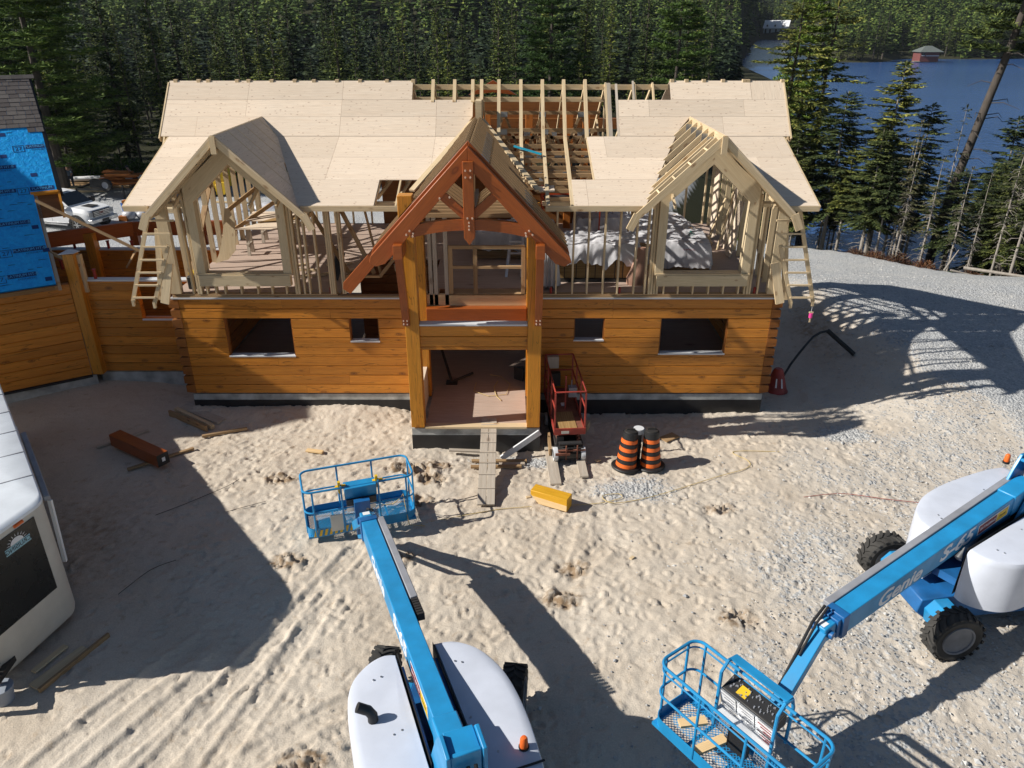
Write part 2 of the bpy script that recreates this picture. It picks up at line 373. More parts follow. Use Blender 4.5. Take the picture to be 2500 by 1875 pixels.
# tyre ruts, footprints, lumps pressed into the sand near the house
RUTS = [((-5.3, -11.5), (-4.47, -9.1), (-3.7, -7.2), (-3.0, -5.6)), ((-4.4, -11.6), (-3.85, -9.4), (-3.30, -6.9)),
        ((-7.0, -11.5), (-5.85, -9.1), (-5.1, -8.0)), ((-6.2, -11.6), (-5.2, -9.5), (-4.5, -8.0)), ((-4.0, -10.6), (-2.7, -9.5), (-2.1, -9.1)), ((-5.4, -9.2), (-3.4, -8.6), (-1.9, -8.4)), ((2.0, -8.6), (3.6, -7.4), (6.0, -6.9)),
        ((1.2, -6.5), (1.8, -5.6), (1.9, -4.4)), ((0.0, -7.2), (0.9, -6.0), (1.2, -4.7)), ((4.4, -7.0), (5.6, -6.0), (7.4, -5.2), (9.5, -4.9))]
def build_ground():
    def axis(a0, d0, d1, a1, fine, grow):
        mid = list(np.arange(d0, d1 + 1e-6, fine)); lo = []; x = d0; s = fine
        while x > a0: s = min(s * grow, 60); x -= s; lo.append(x)
        hi = []; x = mid[-1]; s = fine
        while x < a1: s = min(s * grow, 60); x += s; hi.append(x)
        return np.array(lo[::-1] + mid + hi)
    xs = axis(-1300, -9.5, 11.5, 1300, 0.036, 1.045); ys = axis(-70, -11.8, 2.6, 1500, 0.036, 1.03)
    X, Y = np.meshgrid(xs, ys); Z = height(X, Y)
    nx, ny = len(xs), len(ys)
    fine = sstep(-16, -12, X) * sstep(18, 14, X) * sstep(14, 6, Y) * sstep(-20, -15, Y)
    shade = sstep(-6.0, -7.2, X + (Y + 6) * 0.42)                     # less trampled strip beside the trailer
    gw = sstep(1.5, 5.5, X * 0.6 - Y * 0.42 - 1.6 + fbm(X * .35, Y * .35, 21, 3) * 3.5)   # gravelly lower right
    road = sstep(9.6, 12.6, X + fbm(X * .3, Y * .3, 31, 3) * 3) * sstep(0.5, 3.5, Y) + sstep(11.2, 13.5, X + fbm(X * .3, Y * .3, 33, 3) * 4) * sstep(-6, 1.0, Y)
    back = sstep(12, 16, Y)
    spot = np.exp(-(((X - 2.6) / 1.1) ** 2 + ((Y + 3.6) / .55) ** 2)) * .9 + np.exp(-(((X - 8.2) / .8) ** 2 + ((Y + 1.2) / .5) ** 2)) * 1.2 + np.exp(-(((X - .2) / 1.2) ** 2 + ((Y + 2.3) / .35) ** 2))
    G = np.clip(np.maximum(np.maximum(gw * .40, road), np.maximum(back, spot)), 0, 1)
    G = np.clip(G + (fbm(X * 1.3, Y * 1.3, 41, 3)) * .5 * (G > .03), 0, 1)
    soft = (1 - 0.75 * np.clip(G, 0, 1)) * (1 - 0.55 * shade)
    Z += fine * (fbm(X * 1.1, Y * 1.1, 5, 4) * 0.07 + np.maximum(fbm(X * 2.6, Y * 2.6, 8, 3), -.1) * 0.055 * soft + fbm(X * 6, Y * 6, 12, 4, .6) * 0.045 * (.4 + .6 * soft))
    Z += fine * (np.abs(fbm(X * 1.9, Y * 1.9, 77, 2)) * -0.06) * soft
    rnd = random.Random(5); DP = np.zeros_like(X)
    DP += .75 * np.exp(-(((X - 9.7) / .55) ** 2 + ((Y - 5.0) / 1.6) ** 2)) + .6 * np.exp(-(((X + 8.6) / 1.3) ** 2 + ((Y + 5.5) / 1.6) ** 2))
    def stamp(cx, cy, rx, ry, ang, dep):
        rr = max(rx, ry) * 1.8
        i0, i1 = np.searchsorted(xs, [cx - rr, cx + rr]); j0, j1 = np.searchsorted(ys, [cy - rr, cy + rr])
        if i1 - i0 < 2 or j1 - j0 < 2: return
        dx = X[j0:j1, i0:i1] - cx; dy = Y[j0:j1, i0:i1] - cy
        u = (dx * math.cos(ang) + dy * math.sin(ang)) / rx; v = (-dx * math.sin(ang) + dy * math.cos(ang)) / ry
        q = np.sqrt(u * u + v * v)
        Z[j0:j1, i0:i1] += dep * (-(1 - sstep(.55, 1.0, q)) + 0.55 * np.exp(-((q - 1.15) / .22) ** 2))
    for k in range(4200):
        cx = rnd.uniform(-9, 9.5); cy = rnd.uniform(-11.6, 0.2)
        g = float(np.clip((cx * .6 - cy * .42 - 1.6 - 1.5) / 4, 0, 1)); sh = 1 if cx + (cy + 6) * .42 < -6.6 else 0
        if rnd.random() < g * .6 + sh * .75: continue
        stamp(cx, cy, rnd.uniform(.10, .16), rnd.uniform(.045, .075), rnd.uniform(0, 3.14), rnd.uniform(.008, .021))
    for k in range(90):
        cx = rnd.uniform(-8.5, 6); cy = rnd.uniform(-11.6, -.4)
        stamp(cx, cy, rnd.uniform(.07, .2), rnd.uniform(.05, .12), rnd.uniform(0, 3.14), -rnd.uniform(.008, .03))
    for (cx, cy) in ((-2.5, -2.7), (-2.1, -2.9), (-1.8, -3.2), (1.15, -6.2), (-4.3, -6.0), (-2.2, -5.9), (-2.0, -4.0), (.9, -7.0), (-5.2, -3.2), (3.9, -7.6), (-2.9, -10.4), (-3.2, -10.7), (-1.7, -2.6), (4.4, -4.3)):
        i0, i1 = np.searchsorted(xs, [cx - 1, cx + 1]); j0, j1 = np.searchsorted(ys, [cy - .8, cy + .8]); wx = X[j0:j1, i0:i1]; wy = Y[j0:j1, i0:i1]
        mk = np.exp(-(((wx - cx) / .38) ** 2 + ((wy - cy) / .24) ** 2) ** 1.5); cl = fbm(wx * 8, wy * 8, 51, 3, .6)
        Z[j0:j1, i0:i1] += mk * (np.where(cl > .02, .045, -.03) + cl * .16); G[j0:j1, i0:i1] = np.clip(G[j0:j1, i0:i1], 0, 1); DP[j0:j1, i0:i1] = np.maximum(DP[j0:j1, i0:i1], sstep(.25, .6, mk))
    for ri, rt in enumerate(RUTS):
        pts = np.array(rt); s0 = 0.0
        for (ax, ay), (bx, by) in zip(pts[:-1], pts[1:]):
            dx, dy = bx - ax, by - ay; Ls = math.hypot(dx, dy)
            i0, i1 = np.searchsorted(xs, [min(ax, bx) - .6, max(ax, bx) + .6]); j0, j1 = np.searchsorted(ys, [min(ay, by) - .6, max(ay, by) + .6])
            px = X[j0:j1, i0:i1] - ax; py = Y[j0:j1, i0:i1] - ay
            t = (px * dx + py * dy) / (Ls * Ls); w = (px * dy - py * dx) / Ls; m = ((t >= 0) & (t < 1)).astype(float)
            s = s0 + t * Ls; w = w + .015 * np.sin(s * 1.3); aw = np.abs(w); k = (.6 - .3 * (ri > 4))
            d = -0.042 * (1 - sstep(.13, .19, aw)) + 0.032 * np.exp(-((aw - .235) / .05) ** 2)
            d += 0.006 * (aw < .15) * np.sign(np.sin((s + aw * .9) * 2 * math.pi / .13)) - 0.014 * (aw < .02)
            Z[j0:j1, i0:i1] += m * d * k; s0 += Ls
    V = np.stack([X.ravel(), Y.ravel(), Z.ravel()], 1).astype(np.float32)
    idx = np.arange(nx * ny).reshape(ny, nx)
    q = np.stack([idx[:-1, :-1], idx[:-1, 1:], idx[1:, 1:], idx[1:, :-1]], -1).reshape(-1, 4)
    me = bpy.data.meshes.new("ground"); me.vertices.add(len(V)); me.vertices.foreach_set("co", V.ravel())
    me.loops.add(q.size); me.loops.foreach_set("vertex_index", q.ravel().astype(np.int32))
    me.polygons.add(len(q)); me.polygons.foreach_set("loop_start", np.arange(0, q.size, 4, dtype=np.int32))
    me.polygons.foreach_set("use_smooth", np.ones(len(q), dtype=bool)); me.update()
    at = me.attributes.new("gravel", 'FLOAT', 'POINT'); at.data.foreach_set("value", G.ravel().astype(np.float32))
    at = me.attributes.new("damp", 'FLOAT', 'POINT'); at.data.foreach_set("value", DP.ravel().clip(0, 1).astype(np.float32))
    w = (sstep(215, 225, Y) + sstep(36, 41, Y) + (shore_dist(X, Y) > 0.8) + 0.0).clip(0, 1)
    at = me.attributes.new("forestfloor", 'FLOAT', 'POINT'); at.data.foreach_set("value", w.ravel().astype(np.float32))
    o = bpy.data.objects.new("ground", me); COL.objects.link(o)
    tag(o, 'trampled beige sand and grey gravel building plot sloping to the lake', 'ground', kind='structure')
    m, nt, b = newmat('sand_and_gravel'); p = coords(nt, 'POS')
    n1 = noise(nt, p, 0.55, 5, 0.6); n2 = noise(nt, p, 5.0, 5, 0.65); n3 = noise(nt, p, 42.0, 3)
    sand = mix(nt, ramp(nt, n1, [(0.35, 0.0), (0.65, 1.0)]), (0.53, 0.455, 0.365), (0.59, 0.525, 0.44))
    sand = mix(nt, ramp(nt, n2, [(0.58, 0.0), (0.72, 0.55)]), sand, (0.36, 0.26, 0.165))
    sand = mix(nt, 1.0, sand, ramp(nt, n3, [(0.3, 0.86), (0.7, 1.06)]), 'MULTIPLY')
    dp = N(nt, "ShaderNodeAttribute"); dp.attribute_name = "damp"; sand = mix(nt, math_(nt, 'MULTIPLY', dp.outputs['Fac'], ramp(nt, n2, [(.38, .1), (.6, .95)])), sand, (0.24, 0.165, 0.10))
    v = N(nt, "ShaderNodeTexVoronoi"); L(nt, p, v.inputs['Vector']); v.inputs['Scale'].default_value = 17.0
    sc = N(nt, "ShaderNodeSeparateColor"); L(nt, v.outputs['Color'], sc.inputs[0])
    v2 = N(nt, "ShaderNodeTexVoronoi"); L(nt, p, v2.inputs['Vector']); v2.inputs['Scale'].default_value = 38.0
    sc2 = N(nt, "ShaderNodeSeparateColor"); L(nt, v2.outputs['Color'], sc2.inputs[0])
    stone = mix(nt, sc.outputs[0], (0.38, 0.385, 0.385), (0.62, 0.615, 0.60))
    stone = mix(nt, 0.5, stone, mix(nt, sc2.outputs[0], (0.30, 0.31, 0.32), (0.52, 0.52, 0.50)))
    n4 = noise(nt, p, .8, 4, .65); stone = mix(nt, ramp(nt, n4, [(.38, .5), (.62, .0)]), stone, mix(nt, sc.outputs[0], (0.24, 0.26, 0.285), (0.48, 0.50, 0.52)))
    at = N(nt, "ShaderNodeAttribute"); at.attribute_name = "gravel"
    sel = math_(nt, 'ADD', at.outputs['Fac'], math_(nt, 'MULTIPLY', math_(nt, 'SUBTRACT', sc.outputs[1], 0.5), 0.55))
    sel = math_(nt, 'ADD', sel, math_(nt, 'MULTIPLY', math_(nt, 'SUBTRACT', n2, 0.5), 0.6))
    gsel = math_(nt, 'MULTIPLY', ramp(nt, sel, [(0.42, 0.0), (0.70, 1.0)]), ramp(nt, at.outputs['Fac'], [(0.02, 0.0), (0.15, 1.0)]))
    pale = mix(nt, ramp(nt, at.outputs['Fac'], [(0.1, 0.0), (0.8, 0.8)]), sand, (0.55, 0.52, 0.475))
    col = mix(nt, gsel, pale, stone)
    ff = N(nt, "ShaderNodeAttribute"); ff.attribute_name = "forestfloor"
    col = mix(nt, ff.outputs['Fac'], col, mix(nt, n2, (0.022, 0.026, 0.012), (0.05, 0.048, 0.025)))
    L(nt, col, b.inputs['Base Color']); b.inputs['Roughness'].default_value = 0.95; b.inputs['Specular IOR Level'].default_value = 0.15
    hs = math_(nt, 'MULTIPLY', math_(nt, 'SUBTRACT', 1.0, v.outputs['Distance']), gsel)
    hh = math_(nt, 'ADD', math_(nt, 'MULTIPLY', hs, 1.6), math_(nt, 'ADD', math_(nt, 'MULTIPLY', n2, 1.0), math_(nt, 'MULTIPLY', n3, 0.35)))
    bump(nt, b, hh, 0.7, 0.03)
    me.materials.append(m); return o
ground = build_ground()
# lake
mb = MB(); n = 60
mb.add([(-900, 16, -4.2), (900, 16, -4.2), (900, 900, -4.2), (-900, 900, -4.2)], [(0, 1, 2, 3)])
mw, nt, b = newmat('lake_water'); p = coords(nt, 'POS', (1, 1, 1))
nb = noise(nt, p, 0.75, 5, 0.62); nl = noise(nt, p, 0.02, 3)
L(nt, mix(nt, ramp(nt, nl, [(.35, 0.0), (.65, 1.0)]), (0.030, 0.085, 0.235), (0.040, 0.105, 0.28)), b.inputs['Base Color'])
b.inputs['Roughness'].default_value = 0.16; b.inputs['IOR'].default_value = 1.33; b.inputs['Specular IOR Level'].default_value = 0.5
bump(nt, b, nb, 0.55, 0.35)
lake = mb.build("lake", mw); tag(lake, 'rippled deep blue lake beyond the shore spruces', 'lake', kind='structure')
# loose stones lying on the gravel, one mass nobody could count
def build_stones():
    rs = np.random.RandomState(4); base = np.array([(1, 0, 0), (-1, 0, 0), (0, 1, 0), (0, -1, 0), (0, 0, 1), (0, 0, -1)], float)
    fc = np.array([(0, 2, 4), (2, 1, 4), (1, 3, 4), (3, 0, 4), (2, 0, 5), (1, 2, 5), (3, 1, 5), (0, 3, 5)])
    P = []
    for _ in range(26000):
        x = rs.uniform(-1.5, 17.5); y = rs.uniform(-11.5, 17)
        if shore_dist(np.array([x]), np.array([y]))[0] > -0.2: continue
        g = np.clip((x * .6 - y * .42 - 3.1) / 4, 0, 1) if y < 0.5 else (1.0 if x > 9.3 else 0)
        if math.hypot((x - 8.2) / .9, (y + 1.2) / .55) < 1 or math.hypot((x - .1) / 1.1, (y + 2.35) / .3) < 1: g = 1
        if y > -1.9 and x < 7.2 and g < 1: g = 0
        if -8.5 < x < 6.8 and y > 0: continue
        if rs.rand() < g ** 1.5: P.append((x, y, rs.uniform(.010, .026) * (1 + 1.2 * (rs.rand() < .04))))
    P = np.array(P); z = height(P[:, 0], P[:, 1])
    n = len(P); V = np.repeat(base[None], n, 0) * rs.uniform(.55, 1.25, (n, 6, 1)); a = rs.uniform(0, 6.28, n)
    ca, sa = np.cos(a)[:, None], np.sin(a)[:, None]; x = V[:, :, 0] * 1.2; y = V[:, :, 1]
    V = np.stack([x * ca - y * sa, x * sa + y * ca, V[:, :, 2] * .7], -1) * P[:, 2][:, None, None]
    V[:, :, 0] += P[:, 0][:, None]; V[:, :, 1] += P[:, 1][:, None]; V[:, :, 2] += (z + .012)[:, None]
    F = (fc[None] + (np.arange(n) * 6)[:, None, None]).reshape(-1, 3)
    me = bpy.data.meshes.new("gravel"); me.from_pydata(V.reshape(-1, 3).tolist(), [], F.tolist())
    m, nt, b = newmat('stone'); ri = N(nt, "ShaderNodeNewGeometry").outputs['Random Per Island']
    L(nt, ramp(nt, ri, [(0.0, (0.28, 0.29, 0.31)), (0.5, (0.46, 0.465, 0.465)), (1.0, (0.62, 0.60, 0.56))]), b.inputs['Base Color']); b.inputs['Roughness'].default_value = 0.9
    me.materials.append(m); o = bpy.data.objects.new("gravel", me); COL.objects.link(o)
    tag(o, 'loose blue grey crushed stones scattered over the road and lower right sand', 'gravel', kind='stuff')
build_stones()
# ------------------------------------------------------------------ the log house under construction
HX0, HX1, HY1 = -8.30, 6.52, 7.2
house = thing('unfinished_house', 'half built timber house with orange log ground floor and pale plywood roof', 'house', (-0.88, 0, -0.6))
rnd = random.Random(11)
# foundation
f = MB()
f.box(HX0 + .02, HX1 - .02, .03, .33, -1.3, -.03); f.box(HX0 + .02, HX0 + .32, .33, HY1, -2.6, -.03); f.box(HX1 - .32, HX1 - .02, .33, HY1, -2.6, -.03); f.box(HX0 + .32, HX1 - .32, HY1 - .3, HY1, -2.6, -.03)
f.box(-2.38, .66, -1.80, 0.0, -1.4, -.04)
f.build('foundation', M['concrete'], house)
f = MB()
f.box(HX0 + .015, -2.385, .022, .03, -1.3, -.20); f.box(.665, HX1 - .015, .022, .03, -1.3, -.20); f.box(HX1 - .02, HX1 - .012, .03, HY1, -1.3, -.17); f.box(HX0 + .012, HX0 + .02, .03, HY1, -1.3, -.17)
f.box(-2.388, .668, -1.808, -1.80, -1.4, -.22); f.box(.66, .668, -1.80, -.02, -1.4, -.22); f.box(-2.388, -2.38, -1.80, -.02, -1.4, -.22)
f.build('waterproofing', M['damp'], house)
f = MB(); f.box(HX0 + .2, HX1 - .2, .2, HY1 - .2, -.03, -.008); f.box(-2.05, .34, -1.62, .2, -.04, -.006)
f.build('main_floor', M['deck'], house)
f = MB(); f.box(-2.06, .35, -1.84, -1.62, -.035, .012); f.build('threshold', M['lumber'], house)
# log courses
CH = 0.2575
def logs(mb, ax, c, t, a0, a1, opens, n=10, z0=0.0, face=-1, stag=0):
    """stack of chamfered logs running along x (ax=0) or y (ax=1); openings = (a0,a1,z0,z1)"""
    rows_ = []
    for i in range(n):
        za, zb = z0 + i * CH, z0 + (i + 1) * CH; cuts = [za]
        for o in opens:
            for zc in (o[2], o[3]):
                if za + .04 < zc < zb - .04 and zc not in cuts: cuts.append(zc)
        cuts = sorted(cuts) + [zb]; rows_ += [(cuts[k], cuts[k + 1], len(cuts) == 2) for k in range(len(cuts) - 1)]
    for (za, zb, whole) in rows_:
        segs = [(a0, a1)]
        for (o0, o1, oz0, oz1) in opens:
            if zb > oz0 + .03 and za < oz1 - .03:
                ns = []
                for s0, s1 in segs:
                    if o1 <= s0 or o0 >= s1: ns.append((s0, s1)); continue
                    if o0 > s0: ns.append((s0, o0))
                    if o1 < s1: ns.append((o1, s1))
                segs = ns
        out = []
        for s0, s1 in segs:
            if s1 - s0 > 5:
                cut = s0 + (s1 - s0) * rnd.uniform(.3, .7); out += [(s0, cut - .002), (cut + .002, s1)]
            else: out.append((s0, s1))
        for s0, s1 in out:
            e = .024; k = .017 if whole else .004
            prof = [(c, za + k), (c + e, za), (c + t - e, za), (c + t, za + k), (c + t, zb - k), (c + t - e, zb), (c + e, zb), (c, zb - k)]
            if ax == 0: pts = [(s0, y, z) for y, z in prof]; mb.prism(pts, (s1 - s0, 0, 0), (1, 0, 0))
            else: pts = [(x, s0, z) for x, z in prof]; mb.prism(pts, (0, s1 - s0, 0), (0, 1, 0))
WINS = [(-7.15, -5.47, 1.03, 2.06), (-4.05, -3.31, 1.43, 2.06), (1.54, 2.30, 1.46, 2.06), (3.69, 5.37, 1.09, 2.06)]
w = MB(); logs(w, 0, 0.0, .19, HX0 + .13, HX1 - .13, [(o[0], o[1], o[2] + .1 - .1, o[3]) for o in WINS] + [(-2.2, .5, 0, 2.7)])
for o in WINS:                                                      # trimmed sill course under each window
    zc = math.floor(o[2] / CH) * CH
    if o[2] - zc > .03 and o[2] - zc < CH - .10:
        pass
w.build('front_log_wall', M['log'], house)
w = MB(); logs(w, 1, HX0 - .02, .19, .19, HY1, [(4.2, 5.6, 1.1, 2.1)]); logs(w, 1, HX1 - .17, .19, .19, HY1, [(3, 4.6, 1.1, 2.1)])
w.build('side_log_wall', M['log'], house)
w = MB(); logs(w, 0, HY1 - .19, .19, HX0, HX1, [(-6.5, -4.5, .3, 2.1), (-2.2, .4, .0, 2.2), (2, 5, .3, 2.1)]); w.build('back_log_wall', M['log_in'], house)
w = MB()
for i in range(10):                                                  # dovetailed corners
    za, zb = i * CH + .004, (i + 1) * CH - .004; d = .012 if i % 2 else 0
    for sx, x in ((-1, HX0 - .02), (1, HX1 + .02)):
        a, bb = (x - .09 - d, x + .15) if sx < 0 else (x - .15, x + .09 + d)
        y0 = -.008 - .012 * (i % 2)
        w.prism([(a, y0, za + .03), (bb, y0, za), (bb, y0, zb), (a, y0, zb - .03)] if sx < 0 else [(a, y0, za), (bb, y0, za + .03), (bb, y0, zb - .03), (a, y0, zb)], (0, .25, 0), (0, 1, 0))
w.build('corner_log_ends', M['log_end'], house, bevel=.006)
# window bucks and sills
for o in WINS:
    z0, z1 = o[2], o[3] + .01
    fr = MB(); fr.box(o[0], o[0] + .025, .02, .17, z0 + .035, z1 - .01); fr.box(o[1] - .025, o[1], .02, .17, z0 + .035, z1 - .01)
    fo = fr.build('window_frame', M['log_end'], house)
    s = MB(); s.box(o[0], o[1], -.012, .185, z0, z0 + .035); s.build('window_sill', M['membrane'], fo)
# ledge on top of the logs, second floor
w = MB(); w.box(HX0 - .04, -2.42, -.035, .2, 2.578, 2.615); w.box(.70, HX1 + .04, -.035, .2, 2.578, 2.615); w.build('top_ledge', M['membrane'], house)
w = MB(); w.box(HX0 + .02, -2.0, -.02, .13, 2.615, 2.655); w.box(.70, HX1 - .02, -.02, .13, 2.615, 2.655)
w.box(HX0 + .02, -4.25, -.0, .13, 2.66, 2.70); w.box(.70, HX1 - .02, 0, .13, 2.66, 2.70)
w.build('bottom_plate', M['lumber_d'], house)
w = MB()
for (a, b_, c, d) in ((HX0 + .02, -4.2, .14, HY1), (-4.2, -2.0, 3.0, HY1), (-2.0, .36, .46, HY1), (.36, HX1 - .02, .14, HY1)):
    nx = max(1, round((b_ - a) / 2.44)); ny = max(1, round((d - c) / 1.22))
    for i in range(nx):
        for j in range(ny): w.box(a + (b_ - a) * i / nx + .002, a + (b_ - a) * (i + 1) / nx - .002, c + (d - c) * j / ny + .002, c + (d - c) * (j + 1) / ny - .002, 2.67, 2.70, (1, 0, 0))
w.build('upper_floor', M['deck'], house)
w = MB()
for x in np.arange(HX0 + .4, HX1, .6):
    if -4.3 < x < -2.0: continue
    w.box(x, x + .04, .46 if -2.1 < x < .4 else .2, HY1 - .2, 2.43, 2.665)
w.build('floor_joists', M['lumber_d'], house)
# stairwell walls seen dark behind the studs
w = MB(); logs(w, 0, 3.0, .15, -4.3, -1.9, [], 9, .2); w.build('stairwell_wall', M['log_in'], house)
# interior columns and timber beams
for (x, y) in ((-3.66, 4.9), (1.9, 4.9), (-1.9, 5.6), (.3, 5.6), (4.4, 4.5), (-6.2, 4.6)):
    MB().box(x - .09, x + .09, y - .09, y + .09, 0, 2.43).build('column', M['brown'], house)
for (x, y) in ((-.75, 6.6), (.52, 6.6), (1.75, 6.6), (2.25, 6.6)):
    MB().box(x - .11, x + .11, y - .11, y + .11, 2.7, 6.2).build('interior_post', M['orange'], house, bevel=.01)
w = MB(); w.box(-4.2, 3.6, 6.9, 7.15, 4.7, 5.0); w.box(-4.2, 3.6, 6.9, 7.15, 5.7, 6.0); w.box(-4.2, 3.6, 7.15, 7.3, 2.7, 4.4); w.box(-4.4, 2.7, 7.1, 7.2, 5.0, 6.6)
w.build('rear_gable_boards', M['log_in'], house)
# peak of the rear timber truss seen over the ridge
w = MB(); w.prism([(-1.35, 7.6, 6.62), (-.58, 7.6, 7.05), (.15, 7.6, 6.62), (-.58, 7.6, 6.7)], (0, .2, 0)); w.build('rear_truss_peak', M['brown'], house)
# ---- studs of the upper storey
def stud(x, y=0.0, z0=2.70, z1=4.86, w_=.04, d=.14, mat='lumber'):
    j = rnd.uniform(-.006, .006); return MB().box(x + j, x + j + w_, y, y + d, z0, z1).build('stud', M[mat], house)
for x in (-8.22, -8.14, -7.78, -5.27, -5.06, -4.94, -4.70, -4.42, -4.37, -4.32, -4.12, -4.07): stud(x)
for x in (1.05, 1.44, 1.80, 2.18, 2.54, 2.93, 3.20): stud(x, z1=4.84)
for x in (5.96, 6.28, 6.33): stud(x, z1=4.86)
stud(3.43, w_=.05, d=.16); stud(3.49, w_=.05, d=.16)
for x in (-7.44, -7.22, -7.0, -6.61, -6.2, -5.85, -5.50): stud(x, z1=2.95)
for x in (3.66, 4.01, 4.38, 4.76, 5.12, 5.49, 5.63): stud(x, z1=2.99)
for y in np.arange(.9, HY1, .6):                                     # open gable end walls
    zt_ = (4.975 + .362 * (y + .6) if y < 2.41 else min(6.065 + 1.047 * (y - 2.41), 7.28 - .585 * (y - 3.63))) - .16; stud(HX0 + .03, y, 2.7, zt_, .14, .04); stud(HX1 - .17, y, 2.7, zt_, .14, .04)
for x in np.arange(HX0 + .1, HX1, .6):
    if not (-4.4 < x < 3.5): stud(x, HY1 - .16, 2.7, 4.9)
w = MB()
for (a, b_) in ((HX0 + .02, -7.6), (-5.28, -2.45), (.7, 3.5), (5.7, HX1 - .02)): w.box(a, b_, 0, .14, 4.84, 4.92)
w.box(HX0 + .02, HX0 + .16, .14, HY1, 4.9, 4.98); w.box(HX1 - .16, HX1 - .02, .14, HY1, 4.9, 4.98); w.box(HX0, HX1, HY1 - .14, HY1, 4.9, 4.98)
w.build('top_plate', M['lumber'], house)
w = MB()
w.bar((HX0 + .1, 1.0, 2.75), (HX0 + .1, 3.4, 4.85), .04, .14, (1, 0, 0)); w.bar((HX1 - .1, 1.0, 2.8), (HX1 - .1, 3.2, 4.85), .04, .14, (1, 0, 0))
w.bar((HX0 + .0, 4.0, 3.7), (-6.6, 6.9, 5.0), .04, .12); w.bar((HX0 + .0, 3.6, 3.1), (-6.3, 6.8, 4.3), .04, .12)
w.bar((-4.75, .2, 4.7), (-4.1, 1.1, 2.75), .04, .1); w.bar((-4.1, .25, 4.85), (-3.35, .2, 3.15), .04, .1); w.bar((-3.5, .25, 4.85), (-3.2, .2, 3.15), .04, .1)
w.bar((-4.12, .1, 3.12), (-3.2, .1, 3.12), .1, .05); w.bar((-3.2, .1, 3.12), (-2.5, .1, 3.95), .1, .08)
w.build('temporary_brace', M['lumber_d'], house)
# ---- roof planes
def zlo(y): return 4.975 + .362 * (y + .6)
def zup(y): return 6.065 + 1.047 * (y - 2.41)
def zr(y): return zlo(y) if y < 2.41 else zup(y)
def sheet(mb, xa0, xb0, xa1, xb1, y0, y1, th=.016):
    """plywood row between y0,y1; at y0 spans xa0..xb0, at y1 spans xa1..xb1; split into 2.44 m sheets"""
    a, b_ = min(xa0, xa1), max(xb0, xb1); off = rnd.choice((0, 1.22, .6, 1.8)); cuts = [x for x in np.arange(-30 + off, 30, 2.44) if a + .25 < x < b_ - .25]
    e = [None] + cuts + [None]
    for i in range(len(e) - 1):
        l0 = xa0 if e[i] is None else max(xa0, e[i] + .0025); l1 = xa1 if e[i] is None else max(xa1, e[i] + .0025)
        r0 = xb0 if e[i + 1] is None else min(xb0, e[i + 1] - .0025); r1 = xb1 if e[i + 1] is None else min(xb1, e[i + 1] - .0025)
        if r0 - l0 < .01 and r1 - l1 < .01: continue
        l0, r0 = min(l0, r0), max(l0, r0); l1, r1 = min(l1, r1), max(l1, r1)
        z0, z1 = (zlo(y0), zlo(y1)) if y1 <= 2.42 else (zup(y0), zup(y1)); lift = rnd.uniform(0, .003)
        mb.prism([(l0, y0, z0 + lift), (r0, y0, z0 + lift), (r1, y1, z1 + lift), (l1, y1, z1 + lift)], (0, 0, -th), (1, 0, 0))
g = .003; rows = (-.6, .45, 1.43, 2.41)
def dv(y, xc, s, k=.95, top=6.5): return xc + s * max(0, (top - zr(y)) / k)       # valley of a dormer roof
DL, DR, PX = -6.4, 4.55, -.87
w = MB()
yA, yB, yC, yD = rows
for (y0, y1) in ((yA, yB), (yB, yC), (yC, yD)):
    sheet(w, -8.69, dv(y0, DL, -1), -8.69, dv(y1, DL, -1), y0 + g, y1 - g)
sheet(w, dv(yA, DL, 1), -3.10, dv(yB, DL, 1), -3.10, yA + g, yB - g)
sheet(w, dv(yB, DL, 1), dv(yB, PX, -1, 1.07), dv(yC, DL, 1), dv(yC, PX, -1, 1.07), yB + g, yC - g)
sheet(w, dv(yC, DL, 1), dv(yC, PX, -1, 1.07), dv(yD, DL, 1), dv(yD, PX, -1, 1.07), yC + g, yD - g)
sheet(w, 1.39, dv(yA, DR, -1) + .05, 1.39, dv(yB, DR, -1) + .05, yA + g, yB - g)
sheet(w, 1.94, dv(yB, DR, -1) + .05, 1.92, dv(yC, DR, -1) + .05, yB + g, yC - g)
sheet(w, 1.92, dv(yC, DR, -1) + .05, 1.89, dv(yD, DR, -1) + .05, yC + g, yD - g)
for (y0, y1) in ((yA, yB), (yB, yC), (yC, yD)):
    sheet(w, dv(y0, DR, 1), 6.87, dv(y1, DR, 1), 6.87, y0 + g, y1 - g)
w.build('lower_roof_sheathing', M['ply'], house)
w = MB(); yE, yF = 3.18, 3.59
sheet(w, -8.91, dv(yD + .01, DL, -1), -8.91, DL, yD + .01, 2.82); sheet(w, dv(yD + .01, DL, 1), -1.35, DL, -1.02, yD + .01, 2.82)
sheet(w, -8.91, -1.01, -8.91, -1.01, 2.825, yE - g)
sheet(w, -8.91, -2.58, -8.91, -2.58, yE + g, yF)
sheet(w, 2.74, dv(yD + .01, DR, -1), 2.74, DR, yD + .01, 2.82); sheet(w, dv(yD + .01, DR, 1), 7.05, DR, 7.05, yD + .01, 2.82)
sheet(w, 2.74, 7.05, 2.74, 7.05, 2.825, yE - g); sheet(w, 4.10, 6.19, 4.10, 6.19, yE + g, yF)
w.build('upper_roof_sheathing', M['ply'], house)
w = MB(); w.prism([(6.2, yE + g, zup(yE + g)), (7.05, yE + g, zup(yE + g)), (7.05, yF, zup(yF)), (6.2, yF, zup(yF))], (0, 0, -.016), (0, 1, 1))
w.build('patch_sheet', M['ply'], house, label='paler offcut sheet with vertical grain at the right end of the ridge')
w = MB()                                                              # rear slope
